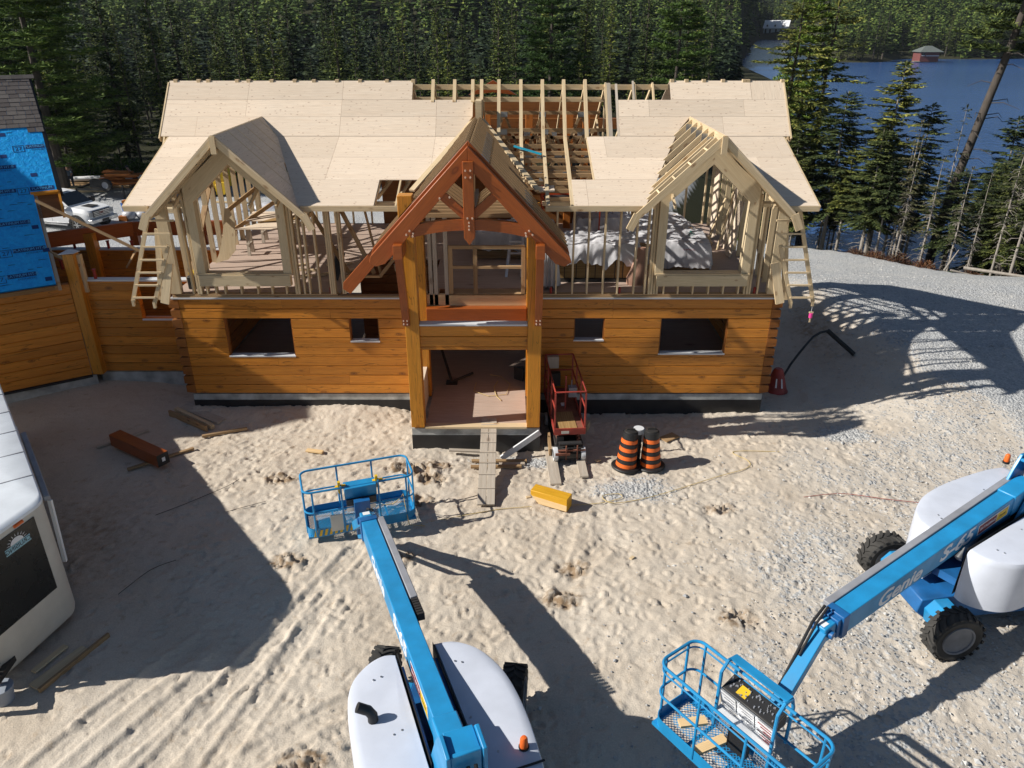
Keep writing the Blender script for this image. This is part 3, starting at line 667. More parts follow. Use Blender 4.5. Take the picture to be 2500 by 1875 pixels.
for (a, b_) in ((-8.91, -2.6), (4.1, 7.05)):
    w.prism([(a, 3.63, 7.28), (b_, 3.63, 7.28), (b_, 7.9, 4.8), (a, 7.9, 4.8)], (0, 0, -.02), (1, 0, 0))
w.build('rear_roof_sheathing', M['ply'], house)
# roof trusses
def truss(x, full=True):
    t = MB(); u = (0, 0, 1); c = .07
    t.bar((x, -.56, zlo(-.56) - .06), (x, 2.42, zlo(2.42) - .06), .04, .09, u); t.bar((x, 2.42, zup(2.42) - .115), (x, 3.60, zup(3.60) - .115), .04, .11, u)
    t.bar((x, 3.62, 7.22), (x, 7.85, 4.78), .04, .09, u)
    if full:
        t.bar((x, .05, 5.02), (x, 7.2, 5.02), .04, .09, u); t.bar((x, 1.4, 5.06), (x, 2.38, 5.98), .04, .07, u); t.bar((x, 2.45, 5.98), (x, 3.4, 5.06), .04, .07, u); t.bar((x, 3.6, 5.06), (x, 3.6, 7.15), .04, .07, (0, 1, 0)); t.bar((x, 3.4, 5.06), (x, 5.4, 6.15), .04, .07, u)
    return t.build('roof_truss', M['lumber'], house)
for x in (-8.62, -8.2, -7.6, -5.9, -5.3, -4.7, -4.1, -3.5, -3.1, -2.61): truss(x, x < -8 or x > -4.8)
for x in (2.44, 3.19, 3.67, 5.9, 6.4, 6.84): truss(x, x > 6.7 or x < 3.2)
for x in (-2.05, -1.49, -1.02, -.79, -.34, .23, .79, 1.345, 1.90):
    t = MB()
    ylow = {.79: -.56, 1.345: -.56, .23: .35, -.34: 2.35}.get(x, 2.42)
    if ylow < 2.4: t.bar((x + .02, ylow, zlo(ylow) - .05), (x, 2.42, zlo(2.42) - .05), .08, .09)
    if x == 1.90: t.bar((x + .03, .45, zlo(.45) - .05), (x, 2.42, zlo(2.42) - .05), .04, .09)
    y0 = 2.40 if x > -.5 else 3.16
    if x in (-.79,): y0 = 2.86
    t.bar((x, y0, zup(y0) - .055), (x, 3.64, zup(3.64) - .055), .085, .11); t.bar((x, 3.62, 7.22), (x, 7.85, 4.78), .04, .09)
    t.build('rafter', M['lumber'], house)
stubs = MB()                                                          # rafter heads poking over the ridge
for x in (-8.8, -8.2, -7.95, -7.2, -6.9, -6.3, -5.7, -5.2, -4.6, -4.0, -3.3, -2.62, 4.12, 4.5, 4.95, 5.45, 6.0, 6.1, 7.0): stubs.box(x, x + .09, 3.55, 3.66, 7.2, 7.335)
stubs.build('rafter_heads', M['lumber'], house)
w = MB(); w.box(-2.6, 4.1, 3.72, 3.76, 7.07, 7.20); w.box(-2.6, 2.6, 4.30, 4.34, 6.72, 6.84); w.build('ridge_board', M['lumber'], house)
for k, (y, zt, zb, n) in enumerate(((1.05, 5.45, 5.0, 4), (1.9, 5.78, 5.0, 4), (2.9, 6.2, 4.95, 3), (4.6, 6.45, 5.05, 3), (6.1, 5.75, 4.9, 4))):   # girder trusses running along the house
    t = MB(); xa, xb = (.3 - .25 * k, 3.0) if k < 2 else (-.75, 2.45)
    t.box(xa, xb, y, y + .04, zt - .09, zt); t.box(xa, xb, y, y + .04, zb, zb + .09)
    if k > 1: t.box(xa, xb, y, y + .04, (zt + zb) / 2 - .04, (zt + zb) / 2 + .04)
    p = MB()
    for i in range(n):
        x0 = xa + (xb - xa) * i / n; x1 = xa + (xb - xa) * (i + 1) / n; xm = (x0 + x1) / 2
        t.bar((x0, y + .02, zb + .05), (xm, y + .02, zt - .05), .04, .075); t.bar((xm, y + .02, zt - .05), (x1, y + .02, zb + .05), .04, .075)
        p.box(xm - .09, xm + .09, y - .004, y - .001, zt - .15, zt - .02); p.box(x1 - .1, x1 + .05, y - .004, y - .001, zb + .01, zb + .13)
    o = t.build('girder_truss', M['lumber_d'], house); p.build('nail_plate', M['galv'], o)
w = MB()
for y in np.arange(-.1, 2.3, .33): w.box(-.2 + max(0, .9 - y * .55), 2.1, y, y + .04, zr(y) - .19, zr(y) - .10)
w.build('blocking', M['lumber_d'], house)
# membrane-wrapped end framing between truss bays
w = MB(); w.box(2.44, 2.56, 2.42, 3.55, 6.05, 6.05); w.prism([(2.42, 2.44, 6.03), (2.56, 2.44, 6.03), (2.56, 3.58, 7.22), (2.42, 3.58, 7.22)], (0, 0, .03), (0, 1, 1)); w.prism([(2.68, 2.44, 6.02), (2.74, 2.44, 6.02), (2.74, 3.58, 7.2), (2.68, 3.58, 7.2)], (0, 0, .03), (0, 1, 1)); w.prism([(3.12, 3.2, 6.85), (3.17, 3.2, 6.85), (3.17, 3.6, 7.27), (3.12, 3.6, 7.27)], (0, 0, .03), (0, 1, 1))
w.build('double_rafter', M['greywood'], house)
# eaves
w = MB()
for (a, b_) in ((-8.69, -8.15), (-4.74, -2.42), (.75, 3.02), (6.2, 6.87)): w.box(a, b_, -.64, -.602, 4.855, 4.972)
w.build('fascia', M['lumber'], house)
w = MB()
w.bar((-8.71, -.6, 4.91), (-8.71, 2.41, 6.0), .035, .12); w.bar((6.89, -.6, 4.91), (6.89, 2.41, 6.0), .035, .12)
w.bar((-8.93, 2.41, 5.98), (-8.93, 3.59, 7.22), .035, .14); w.bar((7.07, 2.41, 5.98), (7.07, 3.59, 7.22), .035, .14)
w.bar((-8.80, 2.2, 5.7), (-8.86, 2.9, 6.4), .04, .2); w.bar((6.98, 2.1, 5.6), (7.0, 2.9, 6.4), .04, .2)
w.build('rake_board', M['lumber'], house)
# ---- the two gabled dormers
def dormer(xc, sheathed_left, yf=-.75):
    d = MB(); zt = 6.5; k = .95; hw = 1.78
    def P(s, t, y, dz=0): return (xc + s * t, y, zt - k * t + dz)
    def ch(s, y, t0=.0, t1=hw, w_=.04, h=.12, m=None): (m or d).bar(P(s, t0, y, -.07), P(s, t1, y, -.07), w_, h, (0, 0, 1))
    ylist = (.15, .71, 1.30, 1.85, 2.45)
    for y in ylist:
        tt = min(hw, (zt - zr(y)) / k)
        for s in (-1, 1): ch(s, y, 0, tt)
    root = d.build('dormer', M['lumber'], house)
    n = MB()
    for y in ylist:
        n.box(xc - .16, xc + .16, y - .024, y - .021, zt - .42, zt - .14)
    n.build('nail_plate', M['galv'], root)
    for s in (-1, 1):
        bb = MB(); bb.bar(P(s, -.02, yf, -.07), P(s, hw + .02, yf, -.07), .038, .15, (0, 0, 1)); bb.bar(P(s, .02, yf + .05, -.10), P(s, hw - .05, yf + .05, -.10), .038, .10, (0, 0, 1)); bb.build('barge_board', M['lumber'], root)
        ld = MB(); ld.bar(P(s, .06, yf + .42, -.07), P(s, hw - .02, yf + .42, -.07), .04, .11, (0, 0, 1)); ld.bar(P(s, .1, -.12, -.07), P(s, hw, -.12, -.07), .04, .11)
        for t in (.3, .62, .94, 1.26, 1.58):
            ld.bar(P(s, t, yf + .03, -.06), P(s, t, yf + .42, -.06), .04, .09, (s * .7, 0, .7))
            if s > 0 or sheathed_left: ld.bar(P(s, t, yf + .42, -.06), P(s, t, -.1, -.06), .04, .09, (s * .7, 0, .7))
        ld.build('outlooker_ladder', M['lumber'], root)
        ft = MB(); ft.bar(P(s, hw - .03, yf, -.02), P(s, hw + .13, yf, -.22), .05, .17, (0, 0, 1)); ft.bar(P(s, hw, yf + .02, -.1), P(s, hw, -.1, -.1), .04, .09, (0, 0, 1)); ft.build('rafter_tail', M['lumber'], root)
        if s > 0 or sheathed_left:
            sh = MB(); e = .008
            def row(t0, t1):
                def yb(t): return -.6 + (zt - k * t - 4.975) / .362 if zt - k * t < 6.065 else 2.41 + (zt - k * t - 6.065) / 1.047
                y0, y1 = yb(t0), yb(t1); ya = yf - .02
                y0, y1 = max(y0, ya + .01), max(y1, ya + .01)
                cut = ya + 1.22 + (t0 > .5) * .7
                for (c0, c1) in ((ya, cut), (cut + .004, 9)):
                    a0, a1, b0, b1 = c0, c0, min(c1, y0), min(c1, y1)
                    if b0 - a0 < .01: continue
                    b1 = max(b1, a1)
                    sh.prism([P(s, t0 + .002, a0, e), P(s, t0 + .002, b0, e), P(s, t1 - .002, b1, e), P(s, t1 - .002, a1, e)], (0, 0, -.016), (0, 1, 0))
            row(0, .459); row(.459, .9); row(.9, 1.35); row(1.35, hw)
            sh.build('dormer_sheathing', M['ply'], root)
    rb = MB(); rb.box(xc - .02, xc + .02, yf - .03, 2.8, zt - .2, zt + .0); rb.box(xc - .06, xc + .06, yf - .06, yf - .02, zt - .38, zt - .02); rb.build('dormer_ridge', M['lumber'], root)
    # window wall: built-up posts, plywood faced header boards, sill box
    ply = MB(); y0, y1 = -.11, .13; ix0, ix1, zi, zp = xc - .93, xc + .93, 4.95, 5.80
    for s in (-1, 1):
        a, b_ = (ix0 - .20, ix0) if s < 0 else (ix1, ix1 + .20)
        ply.box(a, b_, y0, y1, 3.25, zi + (.0))
        ply.prism([(xc, y0, zp), (xc + s * .93, y0, zi), (xc + s * 1.13, y0, zi), (xc + s * 1.13, y0, zi + .36), (xc, y0, zp + .44)], (0, .24, 0), (s, 0, -1))
    ply.box(ix0 - .16, ix1 + .16, -.17, .0, 2.95, 3.215); fr = ply.build('window_frame', M['ply_face'], root)
    s_ = MB(); s_.box(ix0 - .2, ix1 + .2, -.15, .16, 3.216, 3.25); s_.build('window_sill', M['lumber'], fr)
    p2 = MB()
    for s in (-1, 1):
        p2.box(xc + s * 1.14, xc + s * 1.19, -.02, .14, 2.7, 5.2); p2.box(xc + s * 1.20, xc + s * 1.25, -.02, .14, 2.7, 5.1)
        p2.box(xc + s * 1.26, xc + s * 1.66, -.03, .10, 4.82, 4.90)
    p2.build('king_stud', M['lumber'], root)
    return root
dL = dormer(DL, True); dL['label'] = 'left gabled dormer with plywood on both slopes'
dR = dormer(DR, False); dR['label'] = 'right gabled dormer with bare rafters on its left slope'
# plywood faced corner posts
MB().box(-8.30, -8.04, -.05, .10, 2.72, 4.9).build('corner_post', M['ply_face'], house); MB().box(6.20, 6.46, -.05, .10, 2.72, 4.9).build('corner_post', M['ply_face'], house)
MB().box(5.80, 5.90, .3, .45, 2.72, 4.9).build('corner_post', M['ply_face'], house)
# splayed ladder frames hanging from both eave corners
for s, xo, xi, zt in ((-1, (-8.36, -9.12), (-8.0, -8.62), 4.62), (1, (6.56, 7.24), (6.25, 6.72), 4.84)):
    l = MB(); y = -.3
    l.bar((xo[0], y, zt), (xo[1], y, 2.62), .04, .09, (1, 0, 0)); l.bar((xi[0], y, 4.0), (xi[1], y, 2.55), .04, .09, (1, 0, 0))
    l.bar((xi[1] + s * -.28, y - .04, 2.58), (xi[1] - s * .52, y + .05, 3.55), .06, .20, (1, 0, 0))
    l.bar((xi[1] - s * .05, y + .3, 2.55), (xi[1] - s * .3, y + .3, 4.3), .04, .14, (1, 0, 0))
    l.box(xo[1] - .03, xo[1] + .03, y - .03, y + .03, 2.5, 2.66); l.box(xi[1] - .03, xi[1] + .03, y - .03, y + .03, 2.45, 2.6)
    fr = l.build('ladder_frame', M['lumber'], house, label=('left' if s < 0 else 'right') + ' splayed ladder frame hanging below the eave corner')
    for i in range(7):
        z = 2.72 + i * .31; t = (z - 2.62) / (zt - 2.62); xa = xo[1] + (xo[0] - xo[1]) * t; t2 = (z - 2.55) / 1.45; xb = xi[1] + (xi[0] - xi[1]) * t2
        MB().box(xa, xb, y - .05, y - .01, z - .02, z + .02).build('rung', M['lumber'], fr)
# ---- entrance porch
def gpost(x0, x1, z1, name='porch_post'): return MB().box(x0, x1, -1.84, -1.53, .0, z1).build(name, M['post'], house, bevel=.012)
gpost(-2.38, -2.07, 5.45); gpost(.35, .66, 4.72)
w = MB(); w.box(-2.38, -2.07, -.19, .12, 0, 4.9); w.box(.35, .66, -.19, .12, 0, 4.9); w.build('rear_porch_post', M['post'], house, bevel=.01)
w = MB(); logs(w, 0, -1.78, .19, -2.068, .348, [], 2, 2.045); w.prism([(-2.068, -1.78, 1.99), (-2.068, -1.766, 1.975), (-2.068, -1.60, 1.975), (-2.068, -1.59, 1.99), (-2.068, -1.59, 2.045), (-2.068, -1.78, 2.045)], (2.416, 0, 0)); w.build('porch_lintel_logs', M['log'], house)
w = MB(); logs(w, 1, .40, .19, -1.53, -.19, [], 10, 0); w.build('porch_side_wall', M['log'], house)
MB().box(-2.068, .348, -1.80, -1.57, 2.561, 2.60).build('porch_ledge', M['membrane'], house)
w = MB(); w.box(-2.36, -2.14, -1.53, -.19, .0, .84); w.build('knee_wall', M['ply'], house)
MB().box(-2.07, .35, -.34, -.10, 2.12, 2.44).build('floor_beam', M['brown'], house, bevel=.008)
MB().box(-2.07, .35, -.10, .0, 2.44, 2.72).build('rim_board', M['cut'], house)
w = MB(); w.box(-1.52, .30, -.1, .3, 2.70, 2.73)
for (a, b_, c, d) in ((-1.52, .30, 3.84, 3.92), (-1.45, .25, 3.36, 3.42)): w.box(a, b_, -.08, -.0, c, d)
for x in (-1.52, -.93, .22): w.box(x, x + .10, -.085, .0, 2.73, 3.88)
w.build('balcony_guard', M['lumber_d'], house)
for x, zt in ((-2.0, 4.75), (-1.88, 4.9), (-1.62, 4.9)): MB().box(x, x + .09, -.1, .04, 2.45, zt).build('stud', M['greywood'], house)
def taper_truss(y0, y1, zt, hw, zf, th, name, mat, edge=True):
    """pair of timber rafters: outer line apex zt -> foot (hw, zf)"""
    k = (zt - zf) / hw; nx, nz = k / math.hypot(1, k), 1 / math.hypot(1, k); w = MB()
    for s in (-1, 1):
        pts = [(PX, y0, zt), (PX + s * hw, y0, zf), (PX + s * (hw + .04), y0, zf - .13), (PX + s * (hw - .10), y0, zf - .22), (PX + s * (hw - .30), y0, zf - .20 + .04), (PX, y0, zt - th / nz)]
        w.prism(pts, (0, y1 - y0, 0), (s, 0, -k))
    return w.build(name, M[mat], house, bevel=.012)
tr = taper_truss(-2.30, -2.10, 6.50, 2.07, 4.30, .27, 'porch_truss', 'brown')
tr['label'] = 'stained brown timber truss framing the entrance gable'
MB().prism([(PX - .11, -2.36, 4.70), (PX, -2.36, 4.55), (PX + .11, -2.36, 4.70), (PX + .11, -2.36, 6.22), (PX - .11, -2.36, 6.22)], (0, .30, 0), (0, 0, 1)).build('king_post', M['brown'], tr, bevel=.01)
tie = MB(); nseg = 14; top = []; bot = []
for i in range(nseg + 1):
    u = -1 + 2 * i / nseg; x = PX + u * 1.22; top.append((x, -2.27, 5.06 - .13 * u * u)); bot.append((x, -2.27, 4.84 - .16 * u * u))
for i in range(nseg): tie.prism([top[i], top[i + 1], bot[i + 1], bot[i]], (0, .15, 0), (1, 0, 0))
tie.build('arched_tie_beam', M['brown'], tr)
for s in (-1, 1):
    st = MB(); st.bar((PX + s * .08, -2.2, 5.13), (PX + s * .56, -2.2, 5.56), .13, .17, (0, 0, 1)); st.build('truss_strut', M['brown'], tr)
pg = MB(); Rm = Matrix.Identity(4)
for (x, z) in [(PX + dx, z) for z in (6.05, 5.92) for dx in (-.05, .05)] + [(PX - .03, 5.11), (PX + .07, 5.11), (PX, 5.02), (PX, 4.95), (PX, 4.88)]:
    pg.tube([(x, -2.395, z), (x, -2.35, z)], .019, 8)
for s in (-1, 1):
    for (dx, z) in ((1.22, 4.84), (1.15, 4.79), (1.16, 4.73), (1.29, 4.76), (.58, 5.50), (.38, 5.52)): 
        if dx > 1 or s < 0: pg.tube([(PX + s * dx, -2.345, z), (PX + s * dx, -2.29, z)], .020, 8)
pg.build('peg', M['peg'], tr)
o = taper_truss(-2.10, -2.02, 6.58, 2.04, 4.42, .22, 'barge_board', 'brown')
k_ = 1.07; w = MB()
w.prism([(PX - .3, -.30, 6.13), (PX - 3.15, -.30, 6.45 - 3.15 * k_), (PX - 3.17, -.30, 2.93), (PX - 3.0, -.30, 2.80), (PX - .3, -.30, 5.75)], (0, .18, 0), (-1, 0, -k_))
w.prism([(PX + .3, -.30, 6.13), (PX + 1.9, -.30, 6.45 - 1.9 * k_), (PX + 1.75, -.30, 6.1 - 1.75 * k_), (PX + .3, -.30, 5.75)], (0, .18, 0), (1, 0, -k_))
w.build('rear_timber_rafter', M['brown'], house, bevel=.01)
for s, x0, x1 in ((-1, -2.44, -2.25), (1, .49, .68)):
    b1 = MB(); b1.box(x0, x1, -2.46, -1.84, 4.27, 4.57); bo = b1.build('purlin_end', M['brown'], house, bevel=.01)
    b2 = MB(); ys = [-2.40, -2.30, -2.15, -2.0, -1.93, -1.90]; zs = [4.27, 3.9, 3.45, 3.0, 2.75, 2.60]
    for i in range(5): b2.prism([(x0 + .015, ys[i], zs[i]), (x0 + .015, ys[i + 1], zs[i + 1]), (x0 + .015, ys[i + 1] + .13 - .0 * i, zs[i + 1]), (x0 + .015, ys[i] + .16, zs[i])], (x1 - x0 - .03, 0, 0), (0, 0, 1))
    bo2 = b2.build('knee_brace', M['brown'], house)
    pp = MB()
    for dx in (.05, .13):
        for z in (2.66, 2.74, ): pp.tube([(x0 + dx, -1.965, z), (x0 + dx, -1.91, z)], .016, 8)
    pp.build('peg', M['peg'], bo2)
# nested valley trusses over the porch
for i, y in enumerate(np.arange(-1.82, 2.6, .3)):
    t = MB(); z1 = 4.36 if y < -.62 else zr(y) + .05; hwp = (6.52 - z1) / 1.07
    for s in (-1, 1): t.bar((PX + s * .02, y, 6.50), (PX + s * hwp, y, z1), .04, .12, (0, 0, 1))
    if y < -.3:
        t.box(PX - 1.3, PX + 1.3, y - .02, y + .02, 5.0, 5.09)
        for s in (-1, 1): t.bar((PX, y, 5.05), (PX + s * .75, y, 5.62), .04, .08); t.bar((PX + s * .02, y, 5.1), (PX + s * .02, y, 6.4), .04, .08, (0, 1, 0))
    to = t.build('valley_truss', M['lumber_d'], house); p = MB()
    for s in (-1, 1):
        k = 1.07; ln = math.hypot(1, k)
        c0 = Vector((PX + s * .30, y - .022, 6.50 - .30 * k)); d = Vector((s, 0, -k)).normalized(); up = Vector((s * k, 0, 1)).normalized()
        if hwp > .6:
            q = [c0 - d * .11 - up * .055, c0 + d * .11 - up * .055, c0 + d * .11 + up * .055, c0 - d * .11 + up * .055]; p.prism(q, (0, -.004, 0))
        if y < -.5:
            c1 = Vector((PX + s * 1.2, y - .022, 6.50 - 1.2 * k)); q = [c1 - d * .12 - up * .055, c1 + d * .12 - up * .055, c1 + d * .12 + up * .055, c1 - d * .12 + up * .055]; p.prism(q, (0, -.004, 0))
    if y < -.3: p.box(PX - .12, PX + .12, y - .027, y - .023, 5.0, 5.3)
    p.build('nail_plate', M['galv'], to)
w = MB(); w.bar((PX + .1, 2.84, 6.43), (.60, .0, zlo(0) + .0), .14, .045, (0, 0, 1)); w.bar((PX - .1, 2.84, 6.43), (-2.3, .0, zlo(0) + .0), .14, .045, (0, 0, 1)); w.build('valley_board', M['lumber'], house)
w = MB(); w.box(PX - .05, PX + .10, 2.5, 3.16, 6.45, 6.9); w.build('valley_filler', M['lumber'], house)
w = MB(); w.box(.62, .98, .0, .5, 5.16, 5.2); w.build('valley_foot_block', M['ply'], house)
# red bracket bolts along the plates
for x in (-8.07, -7.62, -4.42, -2.55, .95, 2.62, 5.92, 6.28):
    b_ = MB(); b_.tube([(x, .06, 2.70), (x, .06, 2.84)], .035, 8); b_.tube([(x, .06, 2.84), (x, .06, 2.86)], .022, 8); b_.build('anchor_bolt', M['redcan'], house)
for x in (-7.6, -6.9, 4.5): pass
# ------------------------------------------------------------------ left wing with blue roof underlay
wing = thing('log_wing', 'angled log wing with bright blue roof underlay and a strip of grey shingles', 'building', (-11.4, 1.3, -0.6))
UD = Vector((.84, .54, 0)).normalized(); ND = Vector((-UD.y, UD.x, 0))
EP = Vector((-11.36, 1.20, 0))
def wl_(u, n, z): p = EP + UD * u + ND * n; return Vector((p.x, p.y, z))
def ulogs(mb, u0, u1, n0, th, z0, n):
    for i in range(n):
        za, zb = z0 + i * CH, z0 + (i + 1) * CH; e, k = .024, .017
        prof = [(n0, za + k), (n0 + e, za), (n0 + th, za), (n0 + th, zb), (n0 + e, zb), (n0, zb - k)]
        mb.prism([wl_(u0, a, z) for a, z in prof], UD * (u1 - u0), UD)
w = MB(); ulogs(w, -9, -.1, 0, .19, 0, 10); w.build('angled_log_wall', M['log'], wing)
w = MB(); w.prism([wl_(-9, .03, -.03), wl_(0, .03, -.03), wl_(0, .03, -1.3), wl_(-9, .03, -1.3)], ND * .3, UD); w.box(-11.35, -8.3, 1.42, 1.7, -1.3, -.03); w.build('wing_foundation', M['concrete'], wing)
w = MB(); w.prism([wl_(-5, -.03, .0), wl_(-.1, -.03, .0), wl_(-.1, -.03, -.06), wl_(-5, -.03, -.06)], ND * .05, UD); w.build('wing_flashing', M['damp'], wing)
w = MB(); logs(w, 0, 1.38, .19, -11.2, HX0, [(-9.85, -8.5, 1.54, 2.46 + .05)]); w.build('corridor_front_wall', M['log'], wing)
s = MB(); s.box(-9.85, -8.4, 1.35, 1.58, 1.50, 1.54); s.build('corridor_window_sill', M['membrane'], wing)
w = MB(); w.box(-11.2, HX0, 1.36, 1.6, 2.58, 2.62); w.build('corridor_ledge', M['membrane'], wing)
w = MB(); logs(w, 0, 4.2, .19, -16, HX0, [], 10); w.box(-16, HX0, 4.18, 4.42, 2.58, 2.62); w.build('corridor_back_wall', M['log'], wing)
w = MB(); w.box(-16, HX0, 4.17, 4.44, 2.625, 2.65); w.build('corridor_back_ledge', M['membrane'], wing)
w = MB(); w.box(-16, HX0, 1.6, 4.2, -.03, 0); w.build('corridor_floor', M['deck'], wing)
MB().box(-11.44, -11.16, 1.16, 1.44, 0, 3.35).build('wing_post', M['post'], wing, bevel=.01)
w = MB(); w.box(-11.16, -11.08, 1.3, 1.44, 2.3, 3.3); w.build('packing_strip', M['lumber'], wing)
w = MB(); w.prism([(-11.50, 1.10, 3.36), (-11.12, 1.16, 3.38), (-11.10, 1.42, 3.37), (-11.42, 1.5, 3.40)], (0, 0, .012)); w.build('plastic_cap', M['membrane'], wing)
MB().box(-12.42, -12.14, 4.0, 4.28, 0, 3.15).build('rear_wing_post', M['post'], wing, bevel=.01)
for (a, b_) in (((-13.6, 3.2), (-11.35, 4.9)), ((-11.35, 4.9), (-8.3, 5.0))):
    MB().bar((a[0], a[1], 3.1), (b_[0], b_[1], 3.1), .16, .42).build('tie_timber', M['brown'], wing, bevel=.01)
for (x, y) in ((-11.35, 4.9), (-9.3, 4.95)): MB().box(x - .12, x + .12, y - .1, y + .1, 2.6, 3.0).build('short_post', M['brown'], wing)
for (x, y) in ((-12.9, 4.3), (-11.9, 4.3), (-11.2, 4.3), (-10.9, 1.48), (-12.2, 2.3)):
    b_ = MB(); b_.tube([(x, y, 2.62), (x, y, 2.86)], .04, 8); b_.tube([(x, y, 2.86), (x, y, 2.88)], .055, 8); b_.build('anchor_bolt', M['redcan'], wing)
w = MB(); w.bar((-11.94, 1.5, 4.65), (-9.6, 1.5, 3.35), .04, .07); w.bar((-11.93, 1.4, 3.38), (-11.12, 1.3, 3.02), .05, .08); w.bar((-10.4, 2.2, 2.7), (-9.7, 1.6, 3.4), .03, .05); w.build('temporary_brace', M['lumber_d'], wing)
# roof plane, pitch 40 degrees
PH = R(40); SD = ND * math.cos(PH) + Vector((0, 0, math.sin(PH))); NZ = UD.cross(SD).normalized()
RP = Vector((-11.45, .64, 2.75))
def rp(u, s_, h=0.0): return RP + UD * u + SD * s_ + NZ * h
w = MB()
w.prism([rp(-9, 0), rp(0, 0), rp(.06, 2.92), rp(-9, 2.92)], NZ * -.05, UD); w.prism([rp(-9, 2.92), rp(.62, 2.92), rp(.72, 7.02), rp(-9, 7.02)], NZ * -.05, UD)
m, nt, b = newmat('blue_underlay'); p = coords(nt, 'POS'); n1 = noise(nt, p, 9, 4, .6, .5); n2 = noise(nt, p, 26, 3)
L(nt, mix(nt, ramp(nt, n1, [(.35, 0.), (.65, 1.)]), (0.006, 0.30, 0.80), (0.012, 0.42, 0.92)), b.inputs['Base Color']); b.inputs['Roughness'].default_value = .42; bump(nt, b, n1, .5, .05)
w.build('roof_underlay', m, wing)
w = MB(); w.prism([rp(-.05, -.04, -.05), rp(.02, -.04, -.05), rp(.08, 2.92, -.05), rp(.0, 2.92, -.05)], NZ * -.16, SD); w.prism([rp(-9, -.05, .01), rp(.02, -.05, .01), rp(.02, -.0, -.1), rp(-9, -.0, -.1)], UD * .001, UD); w.prism([rp(-9, -.03, -.05), rp(0, -.03, -.05), rp(0, -.03, -.22), rp(-9, -.03, -.22)], SD * .03, UD); w.build('eave_board', M['lumber_d'], wing)
w = MB(); w.prism([rp(.62, 2.9, .0), rp(.72, 7.0, .0), rp(.80, 7.0, -.02), rp(.74, 2.9, -.02)], NZ * -.2, SD); w.build('rake_board', M['black'], wing)
w = MB(); w.prism([rp(.02, .1, -.06), rp(.10, .1, -.06), rp(.14, 2.9, -.06), rp(.06, 2.9, -.06)], NZ * -.4, SD); w.build('wrap_flap', M['greywood'], wing)
# shingles
w = MB(); rs = random.Random(3); s_ = 7.02; row = 0
while s_ > 5.30:
    u = -6 + rs.uniform(0, .2); s2 = s_ - .155
    while u < .72:
        wd = rs.choice((.16, .2, .24, .3)); u2 = min(u + wd, .74); h = .006 + row * .0004 + rs.uniform(0, .004)
        w.prism([rp(u + .004, s2, h + .010), rp(u2 - .004, s2, h + .010), rp(u2 - .004, s_ + .03, h), rp(u + .004, s_ + .03, h)], NZ * -.006, UD); u = u2
    s_ = s2; row += 1
for u in (.34, .54): w.prism([rp(u + .004, 4.98, .016), rp(u + .19, 4.98, .016), rp(u + .19, 5.34, .01), rp(u + .004, 5.34, .01)], NZ * -.006, UD)
u = -6
while u < .7: w.prism([rp(u, 6.95, .03), rp(u + .27, 6.95, .03), rp(u + .27, 7.08, .045), rp(u, 7.08, .045)], NZ * -.01, UD); u += .275
m, nt, b = newmat('grey_shingle'); ri = N(nt, "ShaderNodeNewGeometry").outputs['Random Per Island']; p = coords(nt, 'POS')
c_ = mix(nt, 1., ramp(nt, ri, [(0, (.085, .072, .070)), (.5, (.12, .105, .10)), (1, (.155, .14, .13))]), ramp(nt, noise(nt, p, 160, 2), [(.3, .6), (.7, 1.3)]), 'MULTIPLY'); L(nt, c_, b.inputs['Base Color']); b.inputs['Roughness'].default_value = .95
w.build('shingles', m, wing, split=False)
# printed marks on the underlay
MI = plain('printed_ink', (0.004, 0.035, 0.16), .5); MLt = plain('printed_reverse', (0.10, 0.45, 0.80), .5)
def print_mark(u, s_, full='PLATINUM HT-B', wd=.95, box=True):
    q = MB(); q.prism([rp(u, s_, .003), rp(u + wd, s_, .003), rp(u + wd, s_ + .125, .003), rp(u, s_ + .125, .003)], NZ * .002, UD); o = q.build('printed_band', MI, wing)
    text_obj('printed_lettering', full, .115, frame(rp(u + wd / 2, s_ + .062, .0065), UD, SD), MLt, o, .0005, sx=.86)
    text_obj('printed_subtitle', 'SYNTHETIC', .07, frame(rp(u + wd / 2 + .1, s_ - .055, .004), UD, SD), MI, o, .0005, sx=1.1)
    if box:
        q = MB(); x0, x1, y0, y1, t = u - .30, u - .03, s_ - .10, s_ + .125, .014
        for (a, b_, c, d) in ((x0, x1, y0, y0 + t), (x0, x1, y1 - t, y1), (x0, x0 + t, y0 + t, y1 - t), (x1 - t, x1, y0 + t, y1 - t)): q.prism([rp(a, c, .003), rp(b_, c, .003), rp(b_, d, .003), rp(a, d, .003)], NZ * .002, UD)
        q.build('printed_frame', MI, wing, split=False); text_obj('printed_number', '27', .17, frame(rp((x0 + x1) / 2, (y0 + y1) / 2, .004), UD, SD), MI, wing, .0005)
for (u, s_, t_, wd) in ((.18, 4.42, 'PLATINUM', .45), (-.98, 3.78, 'PLATINUM HT-B', .82), (.02, 2.98, 'PLATINUM', .55), (-1.1, 2.98, 'PLATINUM HT-B', .80), (-.90, 1.94, 'PLATINUM HT-B', .72), (-.72, 1.08, 'PLATINUM HT-B', .72), (-.98, .33, 'PLATINUM HT-B', .62)): print_mark(u, s_, t_, wd)
q = MB()
for (u, s_) in ((-.45, 4.15), (.12, 3.45), (-.18, 1.75), (.3, 3.0), (-.08, 1.0), (-.2, .12), (-.35, 4.9)):
    q = MB(); q.prism([rp(u, s_, .003), rp(u + .15, s_, .003), rp(u + .15, s_ + .12, .003), rp(u, s_ + .12, .003)], NZ * .002, UD); q.build('printed_logo', MI, wing)
rs = random.Random(8); q = MB()
